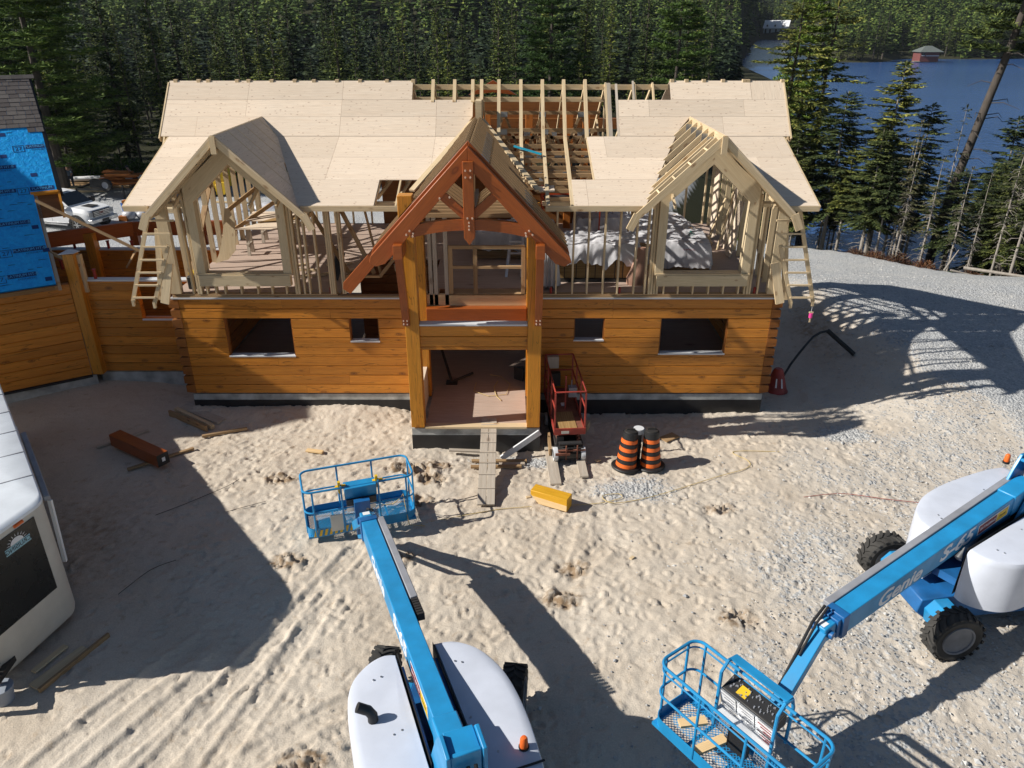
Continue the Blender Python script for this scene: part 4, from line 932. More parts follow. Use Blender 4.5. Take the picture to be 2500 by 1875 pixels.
for k in range(70):
    u = rs.uniform(-1.6, -.05); s_ = rs.uniform(.1, 5.1); 
    if any(abs(s_ - z) < .16 for z in (4.42, 3.78, 2.98, 1.94, 1.08, .33)): continue
    q.prism([rp(u, s_, .003), rp(u + rs.uniform(.08, .3), s_, .003), rp(u + .1, s_ + .016, .003), rp(u, s_ + .016, .003)], NZ * .002, UD)
q.build('printed_small_lines', MI, wing)
# opening with logs behind it, in the step of the roof
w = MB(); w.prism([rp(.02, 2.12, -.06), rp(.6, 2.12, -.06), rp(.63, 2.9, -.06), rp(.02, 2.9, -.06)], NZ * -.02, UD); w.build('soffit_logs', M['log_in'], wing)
w = MB(); w.prism([rp(.58, 2.1, .0), rp(.64, 2.1, .0), rp(.68, 2.92, .0), rp(.62, 2.92, .0)], NZ * -.12, SD); w.prism([rp(-.0, 2.86, .02), rp(.64, 2.86, .02), rp(.64, 2.93, .02), rp(-.0, 2.93, .02)], NZ * -.1, UD); w.build('soffit_trim', M['post'], wing)
w = MB(); w.prism([rp(-9, 7.02), rp(.72, 7.02), rp(.72, 7.02) + ND * 5 - Vector((0, 0, 4.2)), rp(-9, 7.02) + ND * 5 - Vector((0, 0, 4.2))], NZ * -.05, UD); w.build('rear_roof_slope', M['black'], wing)
w = MB(); w.prism([(-20, -3.3, -.6), (-20, 7, -.6), (-20, 7, 8.6), (-20, 5.0, 10.0), (-20, -3.0, 10.2), (-20, -3.3, 9.0)], (-7, 0, 0)); w.build('unseen_gable_block', M['log'], wing)  # unseen block, shaped to cast the diagonal shadow on roof and wall
w = MB(); w.prism([wl_(.0, 5.5, -.6), wl_(.0, .3, -.6), wl_(.0, .3, 2.7), wl_(0, 5.5, 6.9)], UD * -.1, (0, 0, 1)); 

# ------------------------------------------------------------------ objects lying round the house
def zg(x, y): return H(x, y)
def board_pts(name, p, q, wd, th, mat, label, cat, group=None, lift=.015):
    a = Vector((p[0], p[1], zg(*p[:2]) + lift + th / 2 + (p[2] if len(p) > 2 else 0))); b_ = Vector((q[0], q[1], zg(*q[:2]) + lift + th / 2 + (q[2] if len(q) > 2 else 0)))
    o = MB().bar(a, b_, wd, th).build(name, M[mat], None, bevel=.003); ORG[o.name] = Vector((0, 0, 0)); return tag(o, label, cat, group)
# ramp of two cleated planks
ramp_t = thing('plank_ramp', 'cleated two plank ramp leading up to the porch doorway', 'ramp', (-.53, -4.3, -0.6))
a, b_ = Vector((0, -1.42, .03)), Vector((0, -4.30, zg(-.5, -4.3) + .07))
for x in (-.645, -.455): MB().bar(a + Vector((x, 0, 0)), b_ + Vector((x - .0, 0, 0)), .178, .04).build('ramp_plank', M['greywood'], ramp_t, bevel=.003)
for t in (.1, .2, .32, .44, .56, .69, .84): c = a.lerp(b_, t); MB().box(-.735, -.365, c.y - .016, c.y + .016, c.z + .02, c.z + .04).build('ramp_cleat', M['greywood'], ramp_t)
board_pts('loose_board', (.66, -1.95, .55), (-.25, -2.2, .0), .05, .14, 'membrane', 'pale board slanting beside the plank ramp against the porch foundation', 'board')
board_pts('scrap_board', (-1.5, -2.02, .1), (-.75, -1.98, .1), .10, .04, 'greywood', 'weathered splintered board along the porch foundation left of the ramp', 'board')
for k, (p, q, lb) in enumerate((((-.95, -2.35), (.35, -2.30), 'reddish board under the plank ramp nearest the porch'), ((-.3, -2.52), (.3, -2.5), 'short grey board beside the plank ramp in the middle of three'), ((-.95, -2.72), (.22, -2.66), 'pinkish board under the plank ramp farthest from the porch'))):
    board_pts('scrap_board', p, q, .09, .05, 'lumber_d' if k != 1 else 'greywood', lb, 'board', lift=.03)
# yellow timber offcut with one sloping cut
t = thing('timber_offcut', 'bright yellow timber offcut with a slanted sawn underside on the sand', 'offcut', (.8, -4.3, -.6))
zb = zg(.8, -4.4) + .015; d = Vector((.83, -.42, 0)).normalized(); n_ = Vector((.42, .83, 0)).normalized(); o0 = Vector((.40, -4.10, zb)) - n_ * .02
pts = [o0 + d * .0 + Vector((0, 0, .20)), o0 + d * .18 + Vector((0, 0, .02)), o0 + d * .30, o0 + d * .84, o0 + d * .84 + Vector((0, 0, .30)), o0 + Vector((0, 0, .30))]
MB().prism(pts, n_ * .27, d).build('timber_body', M['yellowblock'], t, bevel=.008)
q = MB(); q.prism([p - n_ * .004 for p in (o0 + d * .03 + Vector((0, 0, .17)), o0 + d * .2 + Vector((0, 0, .01)), o0 + d * .835 + Vector((0, 0, .01)), o0 + d * .835 + Vector((0, 0, .15)))], n_ * .003, d); q.build('sawn_face', M['cut'], t)
# brown beam on bearers
t = thing('stained_beam', 'long dark brown beam lying on two wooden bearers in the shade', 'beam', (-8.8, -2.2, -.5))
zb = zg(-8.8, -2.2) + .06; MB().bar((-9.50, -1.78, zb + .17), (-7.95, -2.78, zb + .17), .30, .30).build('beam_body', M['brown'], t, bevel=.008)
dd = Vector((1.55, -1.0, 0)).normalized(); e = Vector((-7.95, -2.78, zb + .17)) + dd * .002; sd = dd.cross(Vector((0, 0, 1)))
q = MB(); q.prism([e - sd * .145 - Vector((0, 0, .145)), e + sd * .145 - Vector((0, 0, .145)), e + sd * .145 + Vector((0, 0, .145)), e - sd * .145 + Vector((0, 0, .145))], dd * .004); eo = q.build('sealed_end', M['black'], t)
e2 = e + dd * .005; q = MB(); q.prism([e2 - sd * .05 - Vector((0, 0, .05)), e2 + sd * .03 - Vector((0, 0, .05)), e2 + sd * .03 + Vector((0, 0, .05)), e2 - sd * .05 + Vector((0, 0, .05))], dd * .002); q.build('paper_tag', M['white'], eo)
board_pts('bearer', (-9.90, -1.98), (-9.05, -1.1), .08, .05, 'greywood', 'thin wooden bearer under the far end of the brown beam', 'board')
board_pts('bearer', (-8.75, -2.90), (-7.60, -1.95), .08, .05, 'lumber_d', 'thin wooden bearer under the near end of the brown beam', 'board')
board_pts('plank', (-8.60, .02), (-7.35, -.72), .26, .05, 'greywood', 'wide grey plank nearest the log wall corner, half in shade', 'plank')
board_pts('plank', (-8.72, -.15), (-7.48, -.98), .10, .12, 'lumber', 'yellowish plank between the wide grey plank and a dark edged one', 'plank')
board_pts('plank', (-8.82, -.33), (-7.60, -1.08), .06, .16, 'lumber_d', 'dark edged plank lying on its side by the log wall corner', 'plank')
board_pts('stake', (-7.62, -1.36), (-6.62, -1.0), .07, .06, 'lumber_d', 'slim round stake lying on sunlit sand right of the planks', 'stake')
board_pts('wood_chunk', (-4.9, -1.98), (-4.5, -2.06), .12, .04, 'cut', 'pale short wood scrap alone on the sand left of the porch', 'scrap')
board_pts('plank', (-7.36, -9.12), (-6.95, -8.32), .20, .04, 'ply_face', 'broad pale plank on the sand beside the trailer hitch', 'plank')
board_pts('plank', (-7.50, -8.85, .04), (-7.28, -8.30, .04), .10, .03, 'ply_face', 'short pale plank lying on the broad plank by the trailer hitch', 'plank')
board_pts('plank', (-7.22, -9.2), (-6.72, -8.02), .05, .08, 'lumber_d', 'narrow dark plank longest of the three by the trailer hitch', 'plank')
board_pts('track_plank', (.97, -3.46), (.90, -1.6), .25, .045, 'greywood', 'long grey plank under the left wheels of the red scissor lift', 'plank')
board_pts('track_plank', (1.62, -3.16), (1.58, -1.6), .20, .045, 'greywood', 'short grey plank under the right wheels of the red scissor lift', 'plank')
for (x, y, w_, rz, lb) in ((3.9, -1.25, .45, .6, 'brown plywood scrap in the shade behind the striped barrels'), (2.02, -2.35, .13, .5, 'small tan scrap in the shade beside the scissor lift'), (2.3, -5.95, .1, .8, 'small square wood scrap alone in the middle of the sand'), (1.85, -.85, .28, 1.2, 'stubby timber block in the shade right of the scissor lift'), (.35, -3.95, .1, .3, 'tiny reddish scrap left of the yellow timber offcut')):
    th = .025 if w_ != .28 else .18; q = MB(); z = zg(x, y) + .01; c, s = math.cos(rz), math.sin(rz); q.prism([(x + c * a * w_ - s * b_ * w_ * .6, y + s * a * w_ + c * b_ * w_ * .6, z) for a, b_ in ((-.5, -.5), (.5, -.5), (.5, .5), (-.5, .5))], (0, 0, th), (c, s, 0))
    tag(q.build('wood_scrap', M['lumber_d' if w_ > .3 else 'lumber']), lb, 'scrap')
# striped barrels
def barrel(x, y, tilt, label, lean=0):
    t = thing('traffic_barrel', label, 'barrel', (0, 0, 0), 'striped traffic barrels')
    prof = []; z = .05; r = .265; segs = []
    q = MB(); q.lathe([(.30, 0), (.36, .0), (.37, .03), (.35, .055), (.30, .06)], n=28); q.build('rubber_base', M['black'], t)
    n = 8; zz = .06
    for i in range(n):
        h = .105 if i < n - 1 else .17; r0 = .265 - zz * .085; r1 = r0 - h * .085; q = MB(); q.lathe([(r0 - .015, zz), (r0, zz + .008), (r1, zz + h - .008), (r1 - .015, zz + h)], n=28)
        q.build('band' if i < n - 1 else 'barrel_top', M['orange_p' if i % 2 == 0 and i < n - 1 else 'black'], t); zz += h
    q = MB(); q.lathe([(.155, zz), (.15, zz + .03), (.06, zz + .045)], n=20); q.box(-.10, .10, -.02, .02, zz + .04, zz + .085); q.build('handle', M['dark'], t)
    t.location = (x, y, zg(x, y) + .01); t.rotation_euler = (lean, tilt, 0); t.scale = (.92, .92, .94); return t
barrel(2.62, -2.68, R(4), 'orange and black striped barrel left of the black vent pipe', R(-3)); barrel(3.20, -2.62, R(-2), 'orange and black striped barrel right of the black vent pipe', R(-2))
t = thing('vent_pipe', 'black vent pipe with a pale cap between the striped barrels', 'pipe', (2.90, -2.42, -.6))
q = MB(); z = zg(2.9, -2.42); q.tube([(2.90, -2.42, z - .1), (2.90, -2.42, z + .78)], .085, 16); q.build('pipe_body', M['black'], t)
q = MB(); q.tube([(2.90, -2.42, z + .40), (2.90, -2.42, z + .47)], .097, 16); q.build('pipe_collar', M['dark'], t)
q = MB(); q.tube([(2.90, -2.42, z + .78), (2.90, -2.42, z + .90)], .12, 16); q.tube([(2.97, -2.42, z + .84), (3.06, -2.42, z + .76)], .08, 12); q.build('pipe_cap', M['membrane'], t)
# red cone and black hose at the right corner
t = thing('safety_cone', 'dark red cone with two white slots beside the right house corner', 'cone', (7.35, 1.4, -.6)); z = zg(7.35, 1.4)
q = MB(); q.lathe([(.34, z), (.30, z + .05), (.13, z + .62), (.09, z + .66)], (7.35, 1.4, 0), n=24); q.build('cone_body', M['red'], t)
q = MB(); q.prism([(7.24, 1.17, z + .18), (7.28, 1.16, z + .18), (7.29, 1.24, z + .42), (7.26, 1.25, z + .42)], (0, -.02, .0)); q.prism([(7.40, 1.13, z + .18), (7.44, 1.14, z + .18), (7.42, 1.22, z + .42), (7.39, 1.22, z + .42)], (0, -.02, .0)); q.build('reflective_slot', M['white'], t)
def ground_line(pts, r, name, mat, label, cat, lift=.02, n=6, sub=8):
    P = [Vector((x, y, 0)) for x, y in pts]; out = []
    for i in range(len(P) - 1):
        p0, p1, p2, p3 = P[max(i - 1, 0)], P[i], P[i + 1], P[min(i + 2, len(P) - 1)]
        for k in range(sub):
            t_ = k / sub; c = .5 * ((2 * p1) + (-p0 + p2) * t_ + (2 * p0 - 5 * p1 + 4 * p2 - p3) * t_ ** 2 + (-p0 + 3 * p1 - 3 * p2 + p3) * t_ ** 3); out.append(Vector((c.x, c.y, zg(c.x, c.y) + lift)))
    o = MB().tube(out, r, n).build(name, M[mat]); return tag(o, label, cat)
q = MB(); q.tube([(7.42, 1.4, -.42), (7.62, 1.62, -.22), (7.85, 1.88, -.02), (8.15, 2.2, .16), (8.5, 2.6, .30), (8.8, 2.95, .38), (9.1, 3.2, .42), (9.4, 3.35, .42)], .035, 8); q.tube([(9.35, 3.35, .43), (10.1, 2.95, zg(10.1, 2.95) + .05)], .07, 10)
tag(q.build('drain_hose', M['black']), 'thick black hose arching from the red cone into the bank', 'hose')
ground_line([(.42, -4.3), (-.3, -4.4), (-1.4, -4.7), (-1.9, -4.9)], .008, 'extension_cord', 'rope', 'thin yellow cord between the blue basket and the yellow timber offcut', 'cord')
ground_line([(1.2, -4.25), (1.9, -4.15), (2.35, -3.95), (2.3, -3.8), (1.95, -3.9), (2.2, -4.15), (3.2, -3.8), (4.6, -3.1), (5.4, -2.75), (5.5, -2.45), (5.25, -2.1), (5.45, -2.0), (6.4, -2.05)], .008, 'extension_cord', 'rope', 'long yellow cord snaking over the sand right of the barrels', 'cord', sub=12)
ground_line([(6.3, -3.9), (7.2, -3.75), (8.2, -4.0), (10.2, -4.4)], .007, 'thin_wire', 'redcan', 'thin reddish wire across the gravel toward the right lift', 'wire')
for (pts, lb) in (([(-7.4, -4.6), (-6.8, -4.05), (-6.3, -3.55), (-6.1, -3.2)], 'thin dark root lying in the shade in front of the trailer'), ([(-5.95, -4.5), (-5.2, -4.05)], 'straight dark twig near the edge of the trailer shadow'), ([(-7.05, -7.0), (-6.75, -6.35), (-6.35, -6.05)], 'forked dark branch beside the lower trailer corner')):
    ground_line(pts, .006, 'root', 'dark', lb, 'root')
# string reel hanging from the right ladder frame
t = thing('string_reel', 'pink string reel hanging below the right ladder frame', 'reel', (7.25, -.3, 2.2)); q = MB(); q.tube([(7.25, -.3, 2.66), (7.25, -.3, 2.34)], .004, 5); q.build('string', M['white'], t)
q = MB(); q.tube([(7.25, -.3, 2.20), (7.25, -.3, 2.32)], .045, 10); q.build('string_winding', M['pink'], t); q = MB(); q.box(7.20, 7.30, -.32, -.28, 2.32, 2.35); q.box(7.235, 7.265, -.31, -.29, 2.08, 2.20); q.build('reel_frame', M['lumber'], t)
# ------------------------------------------------------------------ things on the upper floor
FZ = 2.702
def cloth(name, cx, cy, lx, ly, h, label, rz=0, drop=.25, seed=1, base=FZ, marks=(), under=None, group=None):
    """lumpy tarpaulin-wrapped pack: rounded box surface with folds"""
    n = 72; rs = np.random.RandomState(seed); us = np.linspace(-1.12, 1.12, n); vs = np.linspace(-1.12, 1.12, n); U, V_ = np.meshgrid(us, vs)
    X = np.clip(U, -1, 1) * lx / 2; Y = np.clip(V_, -1, 1) * ly / 2; ex = np.maximum(np.abs(U), np.abs(V_)); side = np.clip((ex - .97) / .15, 0, 1)
    U2 = U + .25 * fbm(V_ * 2, U * 2, seed + 5, 3); ft = fbm(U2 * 2.6 + seed, V_ * 3.2 + seed * 2, seed, 4); fs = fbm(np.arctan2(V_, U) * 6 + seed, ex * .5, seed + 3, 3)
    Z = h * (1 - .17 * np.abs(ft) * 2 - .08 * np.abs(fbm(U * 7, V_ * 7, seed + 9, 3))) - side * (h - .02 - drop * (1 + fs * 1.2)) ; Z += ft * .10; push = side * .07 * (1 + fs * 3)
    X = X + np.sign(X) * push * (np.abs(U) > np.abs(V_)); Y = Y + np.sign(Y) * push * (np.abs(V_) >= np.abs(U)); Z = np.maximum(Z, .02)
    c, s = math.cos(rz), math.sin(rz); vv = [(cx + a * c - b_ * s, cy + a * s + b_ * c, base + z) for a, b_, z in zip(X.ravel(), Y.ravel(), Z.ravel())]
    fs_ = [(j * n + i, j * n + i + 1, (j + 1) * n + i + 1, (j + 1) * n + i) for j in range(n - 1) for i in range(n - 1)]
    t = thing(name, label, 'tarp bundle', (cx, cy, base), group); m = MB(); m.add(vv, fs_, (1, 0, 0)); m.build('tarpaulin', M['tarp'], t, smooth=60)
    if under:
        u = MB(); k = max(2, int(h / .06)) if under == 'lumber_d' else 1
        for i in range(k): u.box(cx - lx / 2 + .04, cx + lx / 2 - .04, cy - ly / 2 + .04, cy + ly / 2 - .04, base + h * i / k * .9 + .02, base + h * (i + 1) / k * .9 + .01)
        u.build('wrapped_load', M[under], t, split=False)
    for (mx, my, mz, txt, size, colr, rot) in marks: text_obj('marking', txt, size, Matrix.Translation((mx, my, mz)) @ Matrix.Rotation(rot, 4, 'Z') @ Matrix.Rotation(R(22), 4, 'X'), M[colr], t, .001)
    return t
M['tarp'] = plain('white_tarpaulin', (0.60, 0.60, 0.63), 0.5, dirt=.3, bmp=.2); M['ink'] = plain('black_marking', (.02, .02, .03), .6); M['inkg'] = plain('green_marking', (.0, .12, .09), .6); M['inkr'] = plain('red_marking', (.35, .01, .05), .6)
# strapped OSB pack with tarp
t = thing('board_pack', 'strapped strand board pack under a white tarpaulin behind the right studs', 'board pack', (2, 1.4, FZ))
q = MB(); q.box(.95, 3.05, .96, 2.3, FZ + .10, FZ + .83); q.build('board_stack', M['osb'], t); q = MB(); q.box(.95, 3.05, .93, 1.05, FZ, FZ + .09); q.build('bearer_block', M['dark'], t)
for x in (1.1, 1.32, 1.62, 1.86, 2.1, 2.32, 2.6, 2.8): MB().box(x, x + .018, .948, .962, FZ + .1, FZ + .84).build('strap', M['black'], t)
cloth('pack_cover', 2.05, 1.66, 2.35, 1.5, 1.0, 'white tarpaulin spread over the strand board pack', drop=.5, seed=3)
cloth('wrapped_lumber', 4.25, 2.75, 2.1, 1.7, .78, 'white wrapped pack with green and red lettering inside the right dormer', rz=-.08, drop=.12, seed=5, marks=((4.75, 2.35, FZ + .88, 'TO', .24, 'inkg', -1.3), (4.62, 1.86, FZ + .60, 'YAK', .17, 'inkr', .1), (5.1, 1.86, FZ + .60, 'X', .2, 'ink', .3)), under='lumber_d')
cloth('wrapped_lumber', 4.35, 4.75, 1.7, 1.9, .72, 'white wrapped pack marked with a big H behind the first', rz=.12, drop=.1, seed=8, marks=((4.85, 4.2, FZ + .86, 'H', .42, 'ink', 1.1),), under='lumber_d')
cloth('wrapped_lumber', .1, 3.6, 2.3, 1.3, .85, 'white wrapped pack lettered LUMBER behind the porch truss', rz=.05, drop=.3, seed=11, marks=((.1, 3.15, FZ + .98, 'LUMBER', .22, 'ink', .1),), under='lumber_d')
cloth('wrapped_lumber', 2.7, 5.1, 1.6, 1.1, .8, 'crumpled white wrap beside the orange scaffold', rz=0, drop=.1, seed=13, marks=((2.9, 4.75, FZ + .9, 'PO', .2, 'ink', .8),), under='lumber_d')
q = cloth('hanging_wrap', .92, .5, .34, .3, 1.15, 'white wrap draped down beside the right porch post', seed=17, drop=.1)
# rosy plastic heap and carton
q = MB(); rings = []
for z, r in ((0, .22), (.18, .27), (.4, .2), (.7, .13), (.95, .1)): rings.append([(3.12 + (r + .03 * math.sin(k * 2.1 + z * 5)) * math.cos(k * math.pi / 8) + .12 * z, .75 + .6 * r * math.sin(k * math.pi / 8), FZ + z) for k in range(16)])
q.loft(rings); M['rosy'] = plain('brown_plastic', (.42, .24, .17), .5, dirt=.3); tag(q.build('plastic_sheet', M['rosy']), 'reddish brown plastic sheet bundled against the dormer stud', 'plastic sheet')
t = thing('carton', 'small yellow and brown carton on the floor left of the right dormer window', 'carton', (3.7, 1.7, FZ)); MB().box(3.55, 3.88, 1.6, 1.9, FZ, FZ + .18).build('carton_body', M['osb'], t); MB().box(3.56, 3.80, 1.593, 1.60, FZ + .03, FZ + .15).build('carton_label', M['yellow'], t)
# leaning offcuts by the right gable
for k, (p, q_, w_, lb) in enumerate((((6.1, 5.2, FZ), (6.35, 6.3, FZ + 1.9), .45, 'wide pale sheet leaning at the far right gable wall'), ((6.2, 4.2, FZ), (6.38, 4.1, FZ + 1.75), .30, 'pale panel leaning on the right gable wall in the middle'), ((5.95, 3.95, FZ), (6.35, 4.3, FZ + 1.6), .09, 'slim stick leaning crosswise at the right gable wall'), ((6.1, 3.3, FZ), (6.38, 3.5, FZ + 1.5), .5, 'plywood panel leaning nearest on the right gable wall'), ((5.8, 4.6, FZ), (6.3, 4.9, FZ + 1.3), .12, 'short board leaning behind the slim stick'))):
    tag(MB().bar(p, q_, .03, w_, (0, 1, 0)).build('leaning_board', M['ply' if w_ > .2 else 'lumber']), lb, 'board', 'boards leaning at the right gable')
for k in range(5): tag(MB().bar((4.9 - k * .02, 4.9 + k * .13, FZ + .03 + .001 * k), (6.0, 4.6 + k * .2, FZ + .03 + .001 * k), .07, .04).build('floor_board', M['lumber']), ['nearest', 'second nearest', 'middle', 'second farthest', 'farthest'][k] + ' of five boards lying on the floor beside the right wraps', 'board', 'boards on the floor by the wraps')
# worktable with sheets in the left dormer
t = thing('worktable', 'trestle worktable covered with plywood sheets inside the left dormer', 'table', (-7.0, 4.4, FZ))
q = MB(); q.prism([(-7.75, 3.35, FZ + .74), (-6.2, 3.35, FZ + .74), (-5.6, 4.2, FZ + .74), (-7.1, 4.3, FZ + .74)], (0, 0, .02)); q.build('table_sheet', M['ply'], t)
q = MB(); q.prism([(-7.75, 4.32, FZ + .74), (-6.2, 4.32, FZ + .74), (-6.2, 5.5, FZ + .74), (-7.9, 5.5, FZ + .74)], (0, 0, .025)); q.build('table_sheet', M['ply'], t)
q = MB(); q.prism([(-7.3, 4.0, FZ + .775), (-6.1, 4.5, FZ + .775), (-6.2, 5.1, FZ + .775), (-7.0, 4.5, FZ + .775)], (0, 0, .02)); q.build('dark_sheet', M['osb'], t, label='darker brown sheet lying askew on the table')
for (x, y) in ((-7.45, 3.55), (-6.45, 3.55), (-7.45, 4.9), (-6.45, 4.9)):
    for s in (-1, 1): MB().bar((x, y + s * .18, FZ), (x, y + s * .05, FZ + .74), .05, .09, (1, 0, 0)).build('trestle_leg', M['greywood'], t)
    MB().box(x - .04, x + .04, y - .2, y + .2, FZ + .28, FZ + .33).build('trestle_rail', M['greywood'], t)
# curved plywood offcut standing at the left window jamb
q = MB(); pr = [(-8.15, 0), (-7.78, .1), (-7.55, .35), (-7.50, 1.1), (-7.62, 1.45), (-7.74, 1.46), (-7.80, 1.1), (-7.88, .7), (-8.0, .3)]
q.prism([(x, 2.6 + z * .15, FZ + z) for x, z in pr], (0, .02, 0), (0, 0, 1)); tag(q.build('curved_offcut', M['ply_face']), 'curved plywood offcut standing inside the left dormer window', 'offcut')
rs = random.Random(6)
for k, (x, y, rz, ln, lb) in enumerate(((-6.3, 1.5, .1, 1.0, 'long white strip on the floor inside the left dormer'), (-5.9, 2.3, .4, .6, 'short brown block on the floor under the worktable edge'), (-5.6, 1.9, -.1, .8, 'thin strip on the floor right of the brown block'), (-5.2, 1.4, .2, .7, 'thin offcut on the floor behind the dormer right jamb'), (-4.6, 1.7, .5, .9, 'yellowish offcut on the floor near the centre studs'), (-4.7, 2.4, .3, .7, 'farther offcut on the floor near the centre studs'))):
    c, s = math.cos(rz), math.sin(rz); tag(MB().bar((x - c * ln / 2, y - s * ln / 2, FZ + .03), (x + c * ln / 2, y + s * ln / 2, FZ + .03), .09, .045).build('floor_offcut', M['lumber']), lb, 'offcut', 'offcuts on the left upper floor')
for k in range(4): tag(MB().bar((-4.62 + k * .05, 1.0, FZ + .02), (-4.45 + k * .05, 1.35, FZ + .75 - k * .04), .03, .05, (1, 0, 0)).build('leaning_batten', M['dark']), ['leftmost', 'second', 'third', 'rightmost'][k] + ' of four dark battens leaning left of the stairwell', 'batten', 'dark battens by the stairwell')
# level box
t = thing('tool_case', 'black and yellow tool case on the floor at the left corner', 'case', (-7.9, .6, FZ)); MB().box(-8.02, -7.82, .35, .75, FZ, FZ + .32).build('case_body', M['black'], t, bevel=.02); MB().box(-8.02, -7.80, .5, .8, FZ + .325, FZ + .37).build('case_lid', M['yellow'], t)
# stepladder
t = thing('stepladder', 'open aluminium stepladder standing behind the balcony guard', 'stepladder', (.1, 1.8, FZ))
for s in (-.2, .2):
    MB().bar((.05 + s, 1.35, FZ), (.18 + s * .7, 1.95, FZ + 1.65), .03, .07, (1, 0, 0)).build('ladder_rail', M['alu'], t); MB().bar((.12 + s, 2.7, FZ), (.18 + s * .7, 2.02, FZ + 1.62), .03, .05, (1, 0, 0)).build('ladder_leg', M['alu'], t)
for k in range(5): z = .28 + k * .28; y = 1.35 + .6 * z / 1.65; MB().box(-.13 + .03 * k, .24 + .0 * k, y - .04, y + .04, FZ + z, FZ + z + .03).build('ladder_tread', M['alu'], t)
MB().box(.02, .34, 1.88, 2.08, FZ + 1.62, FZ + 1.67).build('ladder_cap', M['alu'], t)
# orange scaffold frame inside
t = thing('scaffold', 'bright orange scaffold frame with platform inside the house', 'scaffold', (2.0, 5.6, FZ)); M['orf'] = plain('orange_frame', (.62, .07, .01), .4)
for (x, y) in ((.9, 4.4), (.9, 5.3), (2.55, 4.4), (2.55, 5.3)): MB().box(x - .02, x + .02, y - .02, y + .02, FZ, FZ + 1.75).build('scaffold_upright', M['orf'], t)
q = MB(); q.box(.85, 2.6, 4.38, 4.42, FZ + 1.2, FZ + 1.36); q.box(.85, 2.6, 5.28, 5.32, FZ + 1.2, FZ + 1.36); q.box(.88, .92, 4.4, 5.3, FZ + 1.2, FZ + 1.36); q.box(2.53, 2.57, 4.4, 5.3, FZ + 1.2, FZ + 1.36); q.build('scaffold_rail', M['orf'], t)
MB().box(.9, 2.55, 4.45, 5.25, FZ + 1.28, FZ + 1.32).build('scaffold_deck', M['dark'], t)
# turquoise tube on the roof
tag(MB().bar((.05, 1.75, zr(1.75) + .10), (.72, 1.45, zr(1.45) + .06), .06, .04).build('level_tool', plain('turquoise', (.01, .30, .45), .4)), 'turquoise spirit level lying across the bare rafters', 'spirit level')
tag(MB().bar((-2.95, .8, 3.12), (-2.38, .9, 3.18), .1, .16).build('short_lumber', M['lumber']), 'short bundle of new boards poking out left of the porch post', 'lumber')
# things on the ground floor
t = thing('floor_jack', 'black steel base plate and brace just inside the entrance', 'jack', (-1.8, 1.2, 0)); q = MB(); q.bar((-1.95, 1.5, .7), (-1.6, .6, .05), .06, .06); q.bar((-1.6, .6, .05), (-1.05, 1.0, .12), .05, .05); q.box(-1.75, -1.45, .5, .75, 0, .04); q.build('jack_body', M['dark'], t)
tag(MB().prism([(-.05 + .1, .9, .0), (.30, .7, .0), (.33, .95, .0)], (0, 0, .35)).build('black_wedge', M['dark']), 'small black block standing inside the entrance by the right post', 'block')
q = MB(); q.tube([(-.95, .6, .02), (-1.0, .1, .02), (-.6, -.2, .02), (-.15, -.1, .02), (-.05, .5, .02), (-.3, 1.0, .02), (-.6, 1.1, .02)], .008, 5); q.tube([(-.28, -.45, .02), (-.4, -.2, .02), (-.48, .3, .02), (-.38, .7, .02)], .01, 5); tag(q.build('extension_cord', M['rope']), 'yellow cord looped on the entrance floor', 'cord')
rs = random.Random(9)
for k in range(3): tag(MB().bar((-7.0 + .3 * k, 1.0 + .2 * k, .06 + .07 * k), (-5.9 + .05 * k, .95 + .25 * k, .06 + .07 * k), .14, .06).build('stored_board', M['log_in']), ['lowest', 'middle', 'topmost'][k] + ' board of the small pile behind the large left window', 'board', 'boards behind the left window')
MB_ = MB().box(4.0, 5.3, 1.2, 2.2, .0, .02); tag(MB_.build('floor_sheet', M['osb']), 'reddish plywood sheet on the floor behind the large right window', 'plywood sheet')
# ------------------------------------------------------------------ machines
def diag_floor(mb, x0, x1, y0, y1, z, step=.055, t=.008):
    """expanded metal sheet as crossing flat bars"""
    n = int((x1 - x0 + y1 - y0) / step)
    for sgn in (1, -1):
        for i in range(n):
            c = x0 - (y1 - y0) + i * step + .0137; a, b_ = c, c + (y1 - y0)
            ya, yb = (y0, y1) if sgn > 0 else (y1, y0)
            if a < x0: ya += (yb - ya) * (x0 - a) / (b_ - a); a = x0
            if b_ > x1:
                f = (x1 - a) / (b_ - a) if b_ > a else 1; yb = ya + (yb - ya) * f; b_ = x1
            if b_ - a > .02: mb.bar((a, ya, z + sgn * .0015), (b_, yb, z + sgn * .0015), t, .006)
def basket(name, label, org, xd, w, d, z0, rail, variant):
    t = thing(name + '_basket', label, 'basket'); bpy.data.objects.remove(t)
M['rim'] = plain('dusty_rim', (.20, .21, .23), .6, dirt=.4)
